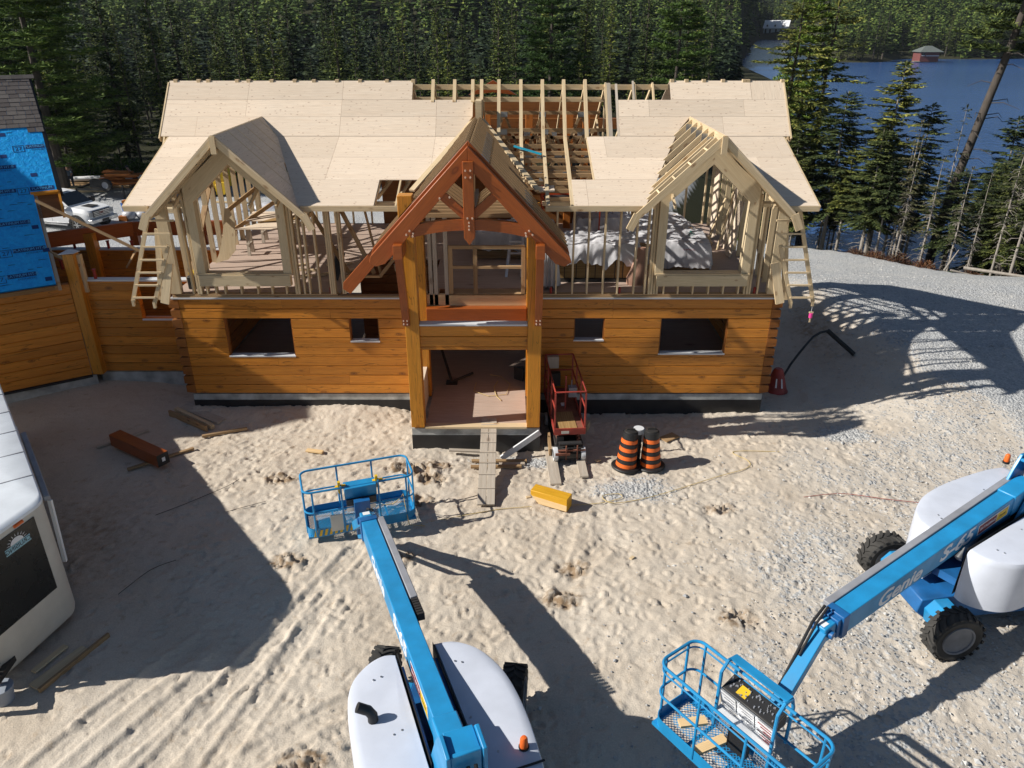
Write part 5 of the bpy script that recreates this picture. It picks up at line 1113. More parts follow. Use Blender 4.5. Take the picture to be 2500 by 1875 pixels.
def wheel(parent, c, axis, r=.45, w=.34, seed=0, back=False):
    """chunky lug tyre with dished rim; axis = outward axle direction"""
    ax = Vector(axis).normalized(); xx = ax.cross(Vector((0, 0, 1))).normalized(); zz = xx.cross(ax)
    Mx = Matrix(((ax.x, xx.x, zz.x, c[0]), (ax.y, xx.y, zz.y, c[1]), (ax.z, xx.z, zz.z, c[2]), (0, 0, 0, 1)))
    q = MB(); q.lathe([(r * .60, -w / 2 + .02), (r * .84, -w / 2), (r * .93, -w / 2 + .03), (r * .945, 0), (r * .93, w / 2 - .03), (r * .84, w / 2), (r * .60, w / 2 - .02)], ax='x', n=40, cap=False)
    for k in range(20):
        for s in (-1, 1):
            a0 = 2 * math.pi * (k + (.5 if s > 0 else 0)) / 20; pts = []
            for (x, da) in ((0.01, .17), (.45, .02), (.98, -.05), (1.0, .075), (.5, .14), (.03, .29)): pts.append((s * x * w / 2, a0 + da * 1.0))
            lo_ = [(x, r * .92 * math.cos(a), r * .92 * math.sin(a)) for x, a in pts]; hi_ = [(x * .98, r * math.cos(a), r * math.sin(a)) for x, a in pts]
            n = len(pts); q.add(lo_ + hi_, [tuple(range(n)), tuple(range(2 * n - 1, n - 1, -1))] + [(i, n + i, n + (i + 1) % n, (i + 1) % n) for i in range(n)])
    q.xf(Mx); o = q.build('tyre', M['tyre'], parent, split=False)
    q = MB(); q.lathe([(r * .62, w / 2 - .03), (r * .60, w / 2 - .0), (r * .54, w / 2 - .01), (r * .50, w / 2 - .15), (r * .34, w / 2 - .16), (r * .30, w / 2 - .13), (r * .2, w / 2 - .12), (r * .18, w / 2 - .07), (.02, w / 2 - .06)], ax='x', n=32)
    q.lathe([(r * .62, -w / 2 + .03), (r * .55, -w / 2 + .015), (r * .50, -w / 2 + .1), (.02, -w / 2 + .12)], ax='x', n=32)
    q.xf(Mx); q.build('wheel_rim', M['rim'], o, split=False)
    return o
def boom_lift(label, P, bd, Lb, zn, jib_to, bask, ch_c, ch_f, wheels, tray, beacon, seed, decal=True):
    d = Vector((bd[0], bd[1], 0)).normalized(); l = Vector((-d.y, d.x, 0)); up = Vector((0, 0, 1)); G = -.6
    T = Matrix(((d.x, l.x, 0, P[0]), (d.y, l.y, 0, P[1]), (0, 0, 1, G), (0, 0, 0, 1)))
    t = thing('boom_lift', label, 'boom lift', (P[0], P[1], G), 'blue boom lifts')
    def add(mb, name, mat, par=None, **k): return mb.xf(T).build(name, mat, par or t, **k)
    # chassis
    f = Vector((ch_f[0], ch_f[1], 0)).normalized(); fl = Vector((-f.y, f.x, 0)); Cc = Vector((ch_c[0], ch_c[1], G))
    Tc = Matrix(((f.x, fl.x, 0, Cc.x), (f.y, fl.y, 0, Cc.y), (0, 0, 1, G), (0, 0, 0, 1)))
    q = MB(); q.prism([(-1.55, -.48, .34), (1.35, -.48, .34), (1.60, -.48, .55), (1.55, -.48, .80), (.5, -.48, .88), (-1.5, -.48, .84)], (0, .96, 0)); q.xf(Tc); cho = q.build('chassis', M['blue_d'], t, bevel=.02)
    for sx in (-1.22, 1.22):
        for sy in (-1, 1):
            q = MB(); q.prism([(sx - .22, sy * .48, .40), (sx + .22, sy * .48, .40), (sx + .26, sy * .48, .64), (sx + .12, sy * .48, .80), (sx - .12, sy * .48, .80), (sx - .24, sy * .48, .64)], (0, sy * .30, 0)); q.xf(Tc); q.build('axle_box', M['blue'], t, bevel=.01)
    for (wx, wy), lab in wheels:
        c = Vector((wx, wy, G + .45)); s = 1 if (c - Cc).dot(fl) > 0 else -1
        w_ = wheel(t, c, fl * s); 
    # turret
    q = MB(); q.lathe([(.55, .84), (.6, .86), (.6, .98), (.55, 1.0)], (.6, 0, 0), n=32); add(q, 'slew_ring', M['dark'])
    q = MB(); q.box(-1.2, 1.75, -.30, .28, .98, 1.12); q.box(-1.2, 1.8, .20, .235, 1.1, 1.78); q.box(-1.2, 1.8, -.245, -.21, 1.1, 1.78); add(q, 'turret_frame', M['blue_d'])
    q = MB(); q.box(-1.2, 1.0, -.19, .18, 1.12, 1.28); q.tube([(-1.1, -.1, 1.35), (-.6, -.12, 1.55), (-.1, -.16, 1.5), (.5, -.14, 1.38)], .03, 8); q.tube([(-1.1, .05, 1.33), (-.5, .03, 1.45), (.1, .08, 1.36)], .03, 8); add(q, 'hydraulics', M['dark'], split=False)
    def cover(poly, z0, z1, nm):
        q = MB(); n = len(poly); cx = sum(p[0] for p in poly) / n; cy = sum(p[1] for p in poly) / n
        def ring(z, k): return [(cx + (x - cx) * k, (cy + (y - cy) * (k if abs(y) > .35 else 1 - (1 - k) * .3)), z) for x, y in poly]
        q.loft([ring(z0, .99), ring(z0 + .3, 1.0), ring(z1 - .10, 1.0), ring(z1 - .045, .985), ring(z1 - .01, .955), ring(z1, .91), ring(z1 + .012, .5), ring(z1 + .015, .05)]); return add(q, nm, M['cover'], smooth=40)
    def arc(pts, n=6):
        out = []
        for i in range(len(pts) - 1):
            p0, p1, p2, p3 = [Vector((*pts[j], 0)) for j in (max(i - 1, 0), i, i + 1, min(i + 2, len(pts) - 1))]
            for k in range(n):
                u = k / n; c = .5 * ((2 * p1) + (-p0 + p2) * u + (2 * p0 - 5 * p1 + 4 * p2 - p3) * u * u + (-p0 + 3 * p1 - 3 * p2 + p3) * u ** 3); out.append((c.x, c.y))
        out.append(pts[-1]); return out
    Lp = arc([(1.98, .27), (2.02, .42), (1.92, .66), (1.66, .90), (1.20, 1.01), (.42, 1.04), (-.4, 1.02), (-.95, .92)]) + [(-1.1, .80), (-1.1, .27)]
    Rp = [(-1.1, -.30), (-1.1, -.72)] + arc([(-.75, -.84), (-.22, -.93), (.39, -1.0), (.95, -1.0), (1.35, -.93), (1.72, -.76), (1.95, -.50), (2.0, -.25)])
    cl = cover(Lp, .95, 1.88, 'left_cover'); cr = cover(Rp, .95, 1.88, 'right_cover')
    q = MB(); q.prism([(2.0, .24, 1.0), (1.2, .24, 1.0), (.2, .24, 1.0), (.2, .24, 1.9), (1.95, .24, 1.88)], (0, .008, 0)); q.prism([(2.0, -.235, 1.0), (.2, -.26, 1.0), (.2, -.26, 1.9), (1.98, -.235, 1.88)], (0, -.008, 0)); add(q, 'cover_inner_edge', M['black'])
    q = MB(); 
    for (x, y) in ((1.6, .62), (1.62, .52), (.75, .45), (.72, .55), (1.55, -.42), (1.5, -.5), (.65, -.35), (.1, -.5)): q.tube([(x, y, 1.885), (x, y, 1.9)], .014, 8)
    add(q, 'cover_bolts', M['metal'], cl, split=False)
    q = MB(); q.tube([(1.00, .74, 1.88), (1.0, .74, 1.98), (1.02, .78, 2.05), (1.05, .90, 2.12)], .062, 14); add(q, 'exhaust_stack', M['black'], cl)
    q = MB(); q.tube([(beacon[0], beacon[1], 1.87), (beacon[0], beacon[1], 1.91)], .062, 14); bo = add(q, 'beacon_base', M['black'], cr)
    q = MB(); q.lathe([(.048, 1.91), (.05, 1.93), (.044, 2.03), (.03, 2.055), (.01, 2.06)], (beacon[0], beacon[1], 0), n=16); add(q, 'beacon', M['orange_p'], bo)
    if seed == 0:
        q = MB(); q.box(-.55, -.5, -.98, -.30, 1.885, 1.90); q.box(-.2, -.17, -.95, -.35, 1.896, 1.899); add(q, 'cover_seam', M['dark'], cr)
    # boom
    zp = 2.12; a = Vector((-.12, 0, zp)); b_ = Vector((Lb, 0, zn - G)); bdn = (b_ - a).normalized(); bu = Vector((-bdn.z, 0, bdn.x))
    def at(s): return a + bdn * s
    BL = (b_ - a).length
    q = MB(); q.bar(at(.55), at(BL - .28), .26, .36); bm = add(q, 'boom', M['blue'], bevel=.012)
    q = MB(); q.bar(at(-.05), at(.62), .30, .40); add(q, 'boom_root', M['blue'], bm, bevel=.02)
    q = MB(); q.bar(at(BL - .30), at(BL - .16), .30, .40); q.bar(at(BL - .16), at(BL - .08), .24, .32); add(q, 'boom_end_collar', M['blue_d'], bm, bevel=.01)
    q = MB(); q.bar(at(BL - .08), at(BL + .16), .20, .26); add(q, 'inner_boom', M['blue'], bm, bevel=.02)
    q = MB(); q.prism([(.42, .17, 1.2), (.42, .17, 1.7), (.05, .17, 2.45), (-.12, .17, 2.70), (-.40, .17, 2.66), (-.46, .17, 1.2)], (0, .05, 0)); q.prism([(.42, -.17, 1.2), (.42, -.17, 1.7), (.05, -.17, 2.45), (-.12, -.17, 2.70), (-.40, -.17, 2.66), (-.46, -.17, 1.2)], (0, -.05, 0)); add(q, 'boom_pivot_plate', M['blue'], bevel=.01)
    q = MB(); q.prism([(-.06, -.165, 2.60), (-.06, .165, 2.60), (-.36, .165, 2.56), (-.36, -.165, 2.56)], (0, 0, .05)); q.box(-.38, -.33, -.165, .165, 2.3, 2.64); add(q, 'pivot_bridge', M['blue'], bevel=.012)
    q = MB(); 
    for y in (-.08, 0, .08): q.tube([(-.42, y, 2.5), (-.58, y, 2.3), (-.62, y * 1.2, 1.8), (-.5, y, 1.3)], .022, 8)
    q.box(-.75, -.45, -.28, .24, 1.12, 1.5); add(q, 'hose_bundle', M['black'], split=False)
    q = MB(); q.tube([(1.55, 0, 1.35), (.75, 0, 1.95)], .06, 12); q.tube([(1.0, 0, 1.78), (.5, 0, 2.12)], .04, 12); add(q, 'lift_cylinder', M['metal'])
    s0, s1 = tray; q = MB(); o_ = Vector((0, -.205, 0)) + bu * .12; q.bar(at(s0) + o_, at(s1) + o_, .11, .13); tr_ = add(q, 'cable_tray', M['tray'], bm, bevel=.012)
    q = MB(); o2 = Vector((0, -.145, 0)) + bu * .05; q.bar(at(max(s0 - .5, .4)) + o2, at(s1 - .15) + o2, .03, .05)
    if seed == 0:
        for k in range(7): q.bar(at(s0 - .02 - k * .06) + o_, at(s0 - .065 - k * .06) + o_, .10, .11)
    else:
        for k in range(14): q.bar(at(.5 + k * .22) + o2 + bu * .03, at(.53 + k * .22) + o2 + bu * .03, .05, .03)
    add(q, 'cable_chain', M['dark' if seed == 0 else 'tray'], bm, split=False)
    q = MB(); q.box(0, .001, 0, .001, 0, .001)
    # lettering on the left flank of the boom
    def flank(s, v, off=.1325): return T @ (at(s) + Vector((0, off, 0)) + bu * v)
    xdir = (T.to_3x3() @ (-bdn)); ydir = T.to_3x3() @ bu
    W_ = plain('lettering_grey', (.78, .80, .84), .5)
    text_obj('lettering', 'Genie', .34, frame(flank(BL * .71, -.02), xdir, ydir), W_, bm, .002, shear=.3, sx=1.3, bold=.008)
    text_obj('lettering', 'S-65', .35, frame(flank(BL * .43, .01), xdir, ydir), W_, bm, .002, shear=.3, sx=1.4, bold=.009)
    def plate(s_a, s_b, v0, v1, mat, nm, off=.1325, th=.003, par=None):
        q = MB(); q.prism([at(s_a) + Vector((0, off, 0)) + bu * v0, at(s_b) + Vector((0, off, 0)) + bu * v0, at(s_b) + Vector((0, off, 0)) + bu * v1, at(s_a) + Vector((0, off, 0)) + bu * v1], (0, th, 0)); return add(q, nm, mat, par or bm)
    sc = BL * .245
    pl = plate(sc - .52, sc + .36, -.10, .10, M['white'], 'hire_sticker'); plate(sc - .16, sc + .34, -.08, .08, plain('maroon', (.20, .02, .03), .5), 'sticker_field', .1365, .002, pl); plate(sc - .50, sc - .18, -.08, .08, M['yellow'], 'sticker_field', .1365, .002, pl)
    text_obj('sticker_lettering', 'BATTLEFIELD', .075, frame(flank(sc + .09, 0, .1392), xdir, ydir), M['white'], pl, .001, shear=.2); text_obj('sticker_lettering', 'Rental', .075, frame(flank(sc - .34, 0, .1392), xdir, ydir), M['black'], pl, .001)
    q = MB(); 
    for k in range(10): q.tube([at(BL - .36) + Vector((-.12 + .0 * k, -.1 + .022 * k, 0)) + bu * .180, at(BL - .36) + Vector((-.12, -.1 + .022 * k, 0)) + bu * .184], .006, 6)
    add(q, 'boom_rivets', M['dark'], bm, split=False)
    q = MB(); q.prism([at(BL + .02) + Vector((0, -.07, 0)) + bu * .131, at(BL + .13) + Vector((0, -.07, 0)) + bu * .131, at(BL + .13) + Vector((0, .05, 0)) + bu * .131, at(BL + .02) + Vector((0, .05, 0)) + bu * .131], bu * .002); add(q, 'white_placard', M['white'], bm)
    # jib
    nose = T @ (b_ + Vector((.08, 0, 0))); jt = Vector(jib_to)
    jd = (jt - nose).normalized(); js = jd.cross(up).normalized() if abs(jd.z) < .97 else l
    MB().bar(nose, jt, .19, .17).build('jib', M['blue'], t, bevel=.012)
    MB().tube([nose - js * .16, nose + js * .16], .06, 14).build('jib_pin', M['blue_d'], t)
    q = MB(); ju = js.cross(jd).normalized(); q.bar(nose + js * .0 - ju * .28 + jd * .25, jt - ju * .22, .06, .07); q.tube([nose - ju * .1, nose - ju * .28 + jd * .25], .03, 8); q.build('level_cylinder', M['blue'], t, split=False)
    q = MB(); q.tube([nose + js * .1 + ju * .12 - jd * .3, nose + js * .12 + ju * .16, nose + js * .11 + jd * .4 + ju * .1, jt + js * .08], .022, 8); q.tube([nose + js * .05 + ju * .14 - jd * .3, nose + js * .06 + ju * .18, nose + js * .06 + jd * .5 + ju * .1], .018, 8); q.build('jib_hoses', M['black'], t, split=False)
    # basket
    org, xdv, bw, bdp, z0, rh = bask
    X = Vector((xdv[0], xdv[1], 0)).normalized(); Yv = Vector((-X.y, X.x, 0)); TB = Matrix(((X.x, Yv.x, 0, org[0]), (X.y, Yv.y, 0, org[1]), (0, 0, 1, z0), (0, 0, 0, 1)))
    hw, hd = bw / 2, bdp / 2
    def addb(mb, name, mat, par=None, **k): return mb.xf(TB).build(name, mat, par or t, **k)
    q = MB(); q.box(-hw, hw, -hd, -hd + .05, -.05, 0); q.box(-hw, hw, hd - .05, hd, -.05, 0); q.box(-hw, -hw + .05, -hd + .05, hd - .05, -.05, 0); q.box(hw - .05, hw, -hd + .05, hd - .05, -.05, 0)
    for x in (-hw * .5, 0, hw * .5): q.box(x - .02, x + .02, -hd + .05, hd - .05, -.05, -.01)
    bf = addb(q, 'basket_frame', M['blue'], split=False)
    q = MB(); diag_floor(q, -hw + .03, hw - .03, -hd + .03, hd - .03, .004); addb(q, 'basket_floor_mesh', M['blue'], bf, split=False)
    q = MB(); rr = .16; outl = rrect(bw, bdp, rr, 6)
    for i in range(len(outl)):
        (xa, ya), (xb, yb) = outl[i], outl[(i + 1) % len(outl)]; q.prism([(xa, ya, 0), (xb, yb, 0), (xb, yb, .16), (xa, ya, .16)], (-xa * .01, -ya * .01, 0))
    addb(q, 'toe_board', M['blue'], bf, split=False)
    def loop(z, gap=None):
        pts = [(x, y, z) for x, y in outl]; pts.append(pts[0]); return pts
    q = MB(); q.tube(loop(rh), .022, 8, cap=False); q.tube(loop(rh - .1) if seed else loop(rh - .001), .012, 6, cap=False); addb(q, 'top_rail', M['blue'], bf, split=False)
    q = MB(); q.tube(loop(rh * .53), .018, 8, cap=False); addb(q, 'mid_rail', M['blue'], bf, split=False)
    for (x, y) in ((-hw, -hd + rr), (hw, -hd + rr), (-hw, hd - rr), (hw, hd - rr), (-hw * .33, hd), (hw * .33, hd), (-hw + rr, -hd), (hw - rr, -hd)):
        addb(MB().tube([(x, y, 0), (x, y, rh)], .019, 8), 'basket_post', M['blue'], bf)
    q = MB(); 
    for k in range(9):
        x = -hw + .1 + k * .1; q.prism([(x, hd + .006, -.02), (x + .05, hd + .006, -.02), (x + .09, hd + .006, .12), (x + .04, hd + .006, .12)] if seed else [(x, -hd - .006, -.02), (x + .05, -hd - .006, -.02), (x + .09, -hd - .006, .12), (x + .04, -hd - .006, .12)], (0, .004 if seed else -.004, 0))
    addb(q, 'hazard_stripes', M['yellow'], bf, split=False)
    q = MB(); q.bar((0, -hd - .16, -.02), (0, -hd, -.02), .30, .12); q.box(-.15, .15, -hd - .22, -hd - .10, -.1, .75); addb(q, 'basket_mount', M['blue_d'], t)
    y0 = -hd + .02
    if seed:
        q = MB(); 
        for x in (-.42, .42): q.tube([(x, y0 - .05, .5), (x, y0 - .06, rh + .02), (x, y0 - .0, rh + .20), (x, y0 + .15, rh + .22), (x, y0 + .26, rh + .1), (x, y0 + .26, .25)], .024, 8)
        q.bar((-.42, y0 + .05, rh + .22), (.42, y0 + .05, rh + .22), .12, .03); addb(q, 'console_hoop', M['blue'], bf, split=False)
        q = MB(); q.prism([(-.40, y0 + .0, rh - .08), (-.40, y0 + .24, rh - .16), (-.40, y0 + .22, rh - .28), (-.40, y0 + .0, rh - .26)], (.80, 0, 0)); co = addb(q, 'control_console', M['dark'], bf, bevel=.01)
        rs = random.Random(4); q = MB(); q.prism([(-.38, y0 + .02, rh - .084), (.38, y0 + .02, rh - .084), (.38, y0 + .22, rh - .150), (-.38, y0 + .22, rh - .150)], (0, .001, .004), mi=1)
        for k in range(46): x, y = rs.uniform(-.37, .37), rs.uniform(.03, .2); q.tube([(x, y0 + y, rh - .09 - y * .33), (x, y0 + y, rh - .055 - y * .33)], rs.uniform(.006, .014), 6)
        addb(q, 'console_switches', [M['tray'], M['black']], co, split=False)
        q = MB(); q.prism([(.08, y0 + .06, rh - .093), (.22, y0 + .06, rh - .093), (.22, y0 + .19, rh - .136), (.08, y0 + .19, rh - .136)], (0, .002, .006)); addb(q, 'yellow_notice', M['yellow'], co)
        q = MB(); q.prism([(-.42, y0 + .245, rh - .17), (.42, y0 + .245, rh - .17), (.42, y0 + .16, .58), (-.42, y0 + .16, .58)], (0, .01, 0)); q.prism([(-.42, y0 + .17, .57), (.42, y0 + .17, .57), (.42, y0 + .30, .50), (-.42, y0 + .30, .50)], (0, .0, -.012)); pn = addb(q, 'instruction_panel', M['alu'], bf, split=False)
        for k, x in enumerate((-.28, 0, .28)):
            q = MB(); q.prism([(x - .12, y0 + .258, rh - .19), (x + .12, y0 + .258, rh - .19), (x + .12, y0 + .188, .62), (x - .12, y0 + .188, .62)], (0, .003, 0)); pp = addb(q, 'instruction_placard', M['white'], pn)
            q = MB(); 
            for j in range(7): z = rh - .24 - j * .05; yy = y0 + .258 - (rh - .19 - z) * .165 + .004; q.box(x - .10, x + .10 - (j % 3) * .04, yy, yy + .002, z, z + .012)
            addb(q, 'placard_print', M['tray'] if k else M['redcan'], pp, split=False)
        q = MB(); 
        for x0 in (-.40, .20):
            for i in range(6): q.box(x0 + i * .04, x0 + i * .04 + .008, y0 + .20, y0 + .212, .16, .50)
            for j in range(8): q.box(x0, x0 + .208, y0 + .20, y0 + .212, .16 + j * .047, .168 + j * .047)
        addb(q, 'perforated_guard', M['alu'], bf, split=False)
        q = MB(); q.box(-.14, .16, y0 + .22, y0 + .32, .14, .47); mb_ = addb(q, 'manual_box', M['black'], bf, bevel=.02)
        for (x, y, r_, lb) in ((-.55, .1, .5, 'board'), (-.30, -.02, 1.2, 'board')):
            pass
    else:
        q = MB(); q.prism([(-.30, y0 - .02, rh - .30), (-.30, y0 + .18, rh - .10), (-.30, y0 + .14, rh + .02), (-.30, y0 - .10, rh + .0)], (.62, 0, 0)); co = addb(q, 'control_console', M['blue'], bf, bevel=.012)
        q = MB(); q.box(-.28, .30, y0 - .07, y0 + .02, rh - .42, rh - .28); addb(q, 'console_underside', M['dark'], co)
        q = MB(); q.prism([(-.28, y0 - .03, .42), (.28, y0 - .03, .42), (.28, y0 - .03, rh - .42), (-.28, y0 - .03, rh - .42)], (0, .01, 0)); addb(q, 'instruction_panel', M['alu'], bf)
        for x in (-.36, .36):
            q = MB(); q.box(x - .015, x + .015, y0 - .06, y0 + .02, .0, rh + .05); addb(q, 'console_upright', M['blue'], bf)
            q = MB(); q.box(x - .10, x + .10, y0 - .02, y0 + .05, rh - .03, rh + .03); q.box(x - .05, x + .0, y0 - .03, y0 + .04, rh - .12, rh + .13); addb(q, 'yellow_clamp', M['yellow'], bf)
        q = MB(); q.box(-.62, -.38, y0 - .05, y0 - .03, .05, .42); addb(q, 'grey_placard', M['cream'], bf)
    return t, TB
liftR, TBR = boom_lift('blue boom lift at the right edge with big lug tyres', (8.62, -6.80), (-4.1, -2.62), 5.0, 1.02, (3.38, -10.42, .12),
    ((2.83, -10.92), (-.59, .807), 2.12, .74, .10, 1.08), (8.15, -7.33), (-.99, -.13), [((6.84, -6.42), 'a'), ((7.05, -8.40), 'b'), ((9.3, -6.1), 'c'), ((9.5, -8.1), 'd')], (.15, 4.9), (-1.2, -.78), 1)
liftL, TBL = boom_lift('blue boom lift in the centre foreground pointing its basket at the house', (-.59, -11.97), (-1.98, 5.37), 5.62, .80, (-2.98, -5.62, -.05),
    ((-3.10, -4.78), (.95, .32), 2.14, .84, -.42, 1.0), (-1.10, -11.1), (.13, .99), [((-1.92, -9.28), 'a'), ((.02, -9.62), 'b'), ((-2.2, -12.1), 'c'), ((-.1, -12.3), 'd')], (3.0, 5.55), (.05, -.79), 0)
def in_b(TB, x, y, z): return TB @ Vector((x, y, z))
for (TB, p, q_, w_, lb) in ((TBR, (.80, .12), (.62, -.22), .13, 'pale offcut in the far left end of the right basket'), (TBR, (.38, .28), (.28, -.2), .13, 'pale offcut lying across the middle of the right basket floor')):
    o = MB().bar(in_b(TB, p[0], p[1], .03), in_b(TB, q_[0], q_[1], .03), w_, .04).build('basket_offcut', M['cut']); tag(o, lb, 'offcut')
q = MB(); q.tube([in_b(TBL, .15, .1, .03), in_b(TBL, .4, .2, .03), in_b(TBL, .7, .15, .03), in_b(TBL, .82, -.1, .3), in_b(TBL, .86, -.25, .5), in_b(TBL, .9, -.5, -.1), in_b(TBL, 1.2, -.6, -.13)], .009, 5); tag(q.build('extension_cord', M['rope']), 'yellow cord tangled in the right end of the centre basket', 'cord')
# red scissor lift
t = thing('scissor_lift', 'faded red scissor lift with a rusty deck parked against the log wall', 'scissor lift', (1.3, -1.2, -.6), None)
Y_ = Vector((-.075, 1, 0)).normalized(); X_ = Vector((Y_.y, -Y_.x, 0)); TS = Matrix(((X_.x, Y_.x, 0, 1.34), (X_.y, Y_.y, 0, -2.22), (0, 0, 1, -.56), (0, 0, 0, 1)))
def adds(mb, name, mat, par=None, **k): return mb.xf(TS).build(name, mat, par or t, **k)
q = MB(); q.box(-.33, .33, .02, 2.0, .08, .34); bs = adds(q, 'base', M['dark'], bevel=.01)
q = MB(); q.box(-.30, .30, -.26, .02, .10, .22); q.box(-.28, -.05, -.22, .0, .22, .30); q.tube([(-.26, -.12, .42), (.26, -.12, .42)], .055, 12); q.box(-.30, -.14, -.02, .04, .3, .55); q.box(.12, .30, -.2, .0, .22, .34); q.tube([(-.2, -.2, .32), (.0, -.24, .36), (.2, -.2, .32)], .02, 6); adds(q, 'drive_gear', M['dark'], bs, split=False)
q = MB(); q.box(-.36, -.02, -.30, -.25, .20, .26); q.box(-.30, .34, -.28, -.24, .30, .33); q.box(-.12, -.10, -.29, -.25, .08, .44); q.box(.14, .16, -.29, -.25, .08, .44); adds(q, 'front_bumper', M['rust'], bs, split=False)
for (x, y) in ((-.34, -.14), (.30, -.14), (-.34, 1.6), (.30, 1.6)):
    q = MB(); q.lathe([(.10, -.05), (.16, -.05), (.165, 0), (.16, .05), (.10, .05)], (x, y, .165), ax='x', n=24, cap=False); wo = adds(q, 'wheel', M['membrane'], bs); q = MB(); q.lathe([(.10, -.045), (.09, .0), (.02, .04)], (x, y, .165), ax='x', n=16); adds(q, 'hub', M['dark'], wo)
q = MB(); 
for s in (-1, 1):
    for k in range(3): z = .34 + k * .09; q.bar((s * .25, .1, z), (s * .25, 1.95, z + .05), .04, .06); q.bar((s * .21, 1.95, z), (s * .21, .1, z + .05), .04, .06)
adds(q, 'scissor_arms', M['rust'], split=False)
q = MB(); q.box(-.365, .365, 0, 2.1, .62, .66); dk = adds(q, 'deck', M['rust'])
q = MB(); q.box(-.37, .37, -.03, 0, .60, .76); q.box(-.37, -.345, 0, 2.1, .665, .76); q.box(.345, .37, 0, 2.1, .665, .76); q.box(-.37, .37, 2.1, 2.12, .6, .76); adds(q, 'toe_board', M['red'], dk, split=False)
q = MB(); q.box(-.2, -.02, -.034, -.03, .63, .70); adds(q, 'name_plate', M['cream'], dk)
for (x, y) in ((-.35, .02), (.35, .02), (-.35, .72), (.35, .72), (-.35, 1.4), (.35, 1.4), (-.35, 2.08), (.35, 2.08), (.02, .95)): adds(MB().box(x - .018, x + .018, y - .018, y + .018, .76, 1.66 if y < 1 else 1.72), 'guard_post', M['red'], dk)
q = MB()
for z in (1.68, 1.25):
    pts = [(-.35, .02, z), (.35, .02, z), (.35, 2.08, z + .04), (-.35, 2.08, z + .04), (-.35, .02, z)]
    for i in range(4):
        if z < 1.5 and i == 0: continue
        q.tube(pts[i:i + 2], .02, 6)
adds(q, 'guard_rail', M['red'], dk, split=False)
q = MB(); q.box(-.30, -.02, 1.95, 2.10, 1.40, 1.70); q2 = adds(q, 'wire_crate', M['greywood'], dk); q = MB(); q.box(-.24, .02, 1.85, 2.0, .95, 1.3); adds(q, 'battery_case', M['black'], dk); q = MB(); q.box(.12, .32, 1.1, 1.28, 1.0, 1.25); q.tube([(.2, 1.2, 1.25), (.2, 1.2, 1.42)], .015, 6); adds(q, 'control_box', M['tray'], dk, split=False)
q = MB(); q.box(-.25, .2, .12, .98, .662, .674); adds(q, 'cardboard', M['osb'], dk, label='tan board lying on the near end of the deck'); q = MB(); q.box(-.02, .08, 1.3, 1.42, .665, .70); adds(q, 'small_box', M['white'], dk)
tag(MB().bar((.90, -2.25, -.45), (.88, -1.75, -.28), .05, .28, (0, 0, 1)).build('side_board', M['lumber_d']), 'rusty brown board standing against the left side of the scissor lift', 'board')
# ------------------------------------------------------------------ V-nose trailer at the left edge
t = thing('trailer', 'white roofed trailer with a large black front panel at the left edge', 'trailer', (-9.5, -5.0, -.6))
U_ = Vector((.606, -.795, 0)); W_ = Vector((-.795, -.606, 0)); A0 = Vector((-12.0, -1.65, 0)); A1 = Vector((-7.40, -7.62, 0)); AP = Vector((-7.80, -9.20, 0)); A3 = A1 + W_ * 2.5; A4 = A0 + W_ * 2.5
def fil(P, r=.20, n=6):
    out = []; m = len(P)
    for i in range(m):
        a, b_, c = P[i - 1], P[i], P[(i + 1) % m]; d1 = (a - b_).normalized(); d2 = (c - b_).normalized(); p1 = b_ + d1 * r; p2 = b_ + d2 * r
        for k in range(n + 1): u = k / n; out.append(p1 * (1 - u) ** 2 + b_ * 2 * u * (1 - u) + p2 * u * u)
    return out
foot = fil([A0, A1, AP, A3 + Vector((-.0, .0, 0)), A4])
cen = (A0 + A1 + A3 + A4) / 4
def rg(z, k): return [tuple(cen + (p - cen) * k + Vector((0, 0, z))) for p in foot]
q = MB(); q.loft([rg(-.40, .985), rg(-.30, 1.0), rg(1.70, 1.0), rg(1.84, 1.0)]); q.build('trailer_body', M['cream'], t)
q = MB(); q.loft([rg(1.84, 1.006), rg(1.89, 1.006), rg(1.915, .995), rg(1.93, .98), rg(1.95, .5), rg(1.955, .05)]); ro = q.build('trailer_roof', plain('trailer_roof_white', (.78, .83, .88), .5, dirt=.12), t)
for k in range(1, 7):
    c = A1 - U_ * (k * .95 - .1); q = MB(); q.bar(c + W_ * .02 + Vector((0, 0, 1.937)), c + W_ * 2.4 + Vector((0, 0, 1.955)), .02, .012); q.build('roof_seam', M['tray'], ro)
F = (AP - A1).normalized(); Nn = Vector((-F.y, F.x, 0)); 
if Nn.dot(Vector((1, -.3, 0))) < 0: Nn = -Nn
def fp_(s, z, o=.0): return A1 + F * s + Nn * o + Vector((0, 0, z))
q = MB(); q.prism([fp_(.24, .34, -.02), fp_(1.50, .34, -.02), fp_(1.50, 1.74, -.02), fp_(.24, 1.74, -.02)], Nn * .035); bp = q.build('front_panel', plain('gloss_black_panel', (.018, .018, .016), .25, dirt=.3), t)
F2 = (A3 - AP).normalized(); N2 = Vector((F2.y, -F2.x, 0)); N2 = -N2 if N2.dot(Vector((0, -1, 0))) < 0 else N2
q = MB(); q.prism([AP + F2 * .15 + Vector((0, 0, .42)), AP + F2 * 1.4 + Vector((0, 0, .42)), AP + F2 * 1.4 + Vector((0, 0, 1.72)), AP + F2 * .15 + Vector((0, 0, 1.72))], N2 * .015); q.build('front_panel', M['black'], t)
q = MB(); q.tube([fp_(.44, 1.80, .012), fp_(.60, 1.80, .012)], .028, 10); q.build('marker_light', M['orange_p'], t)
xd = F; lc = fp_(.62, 1.50, .02)
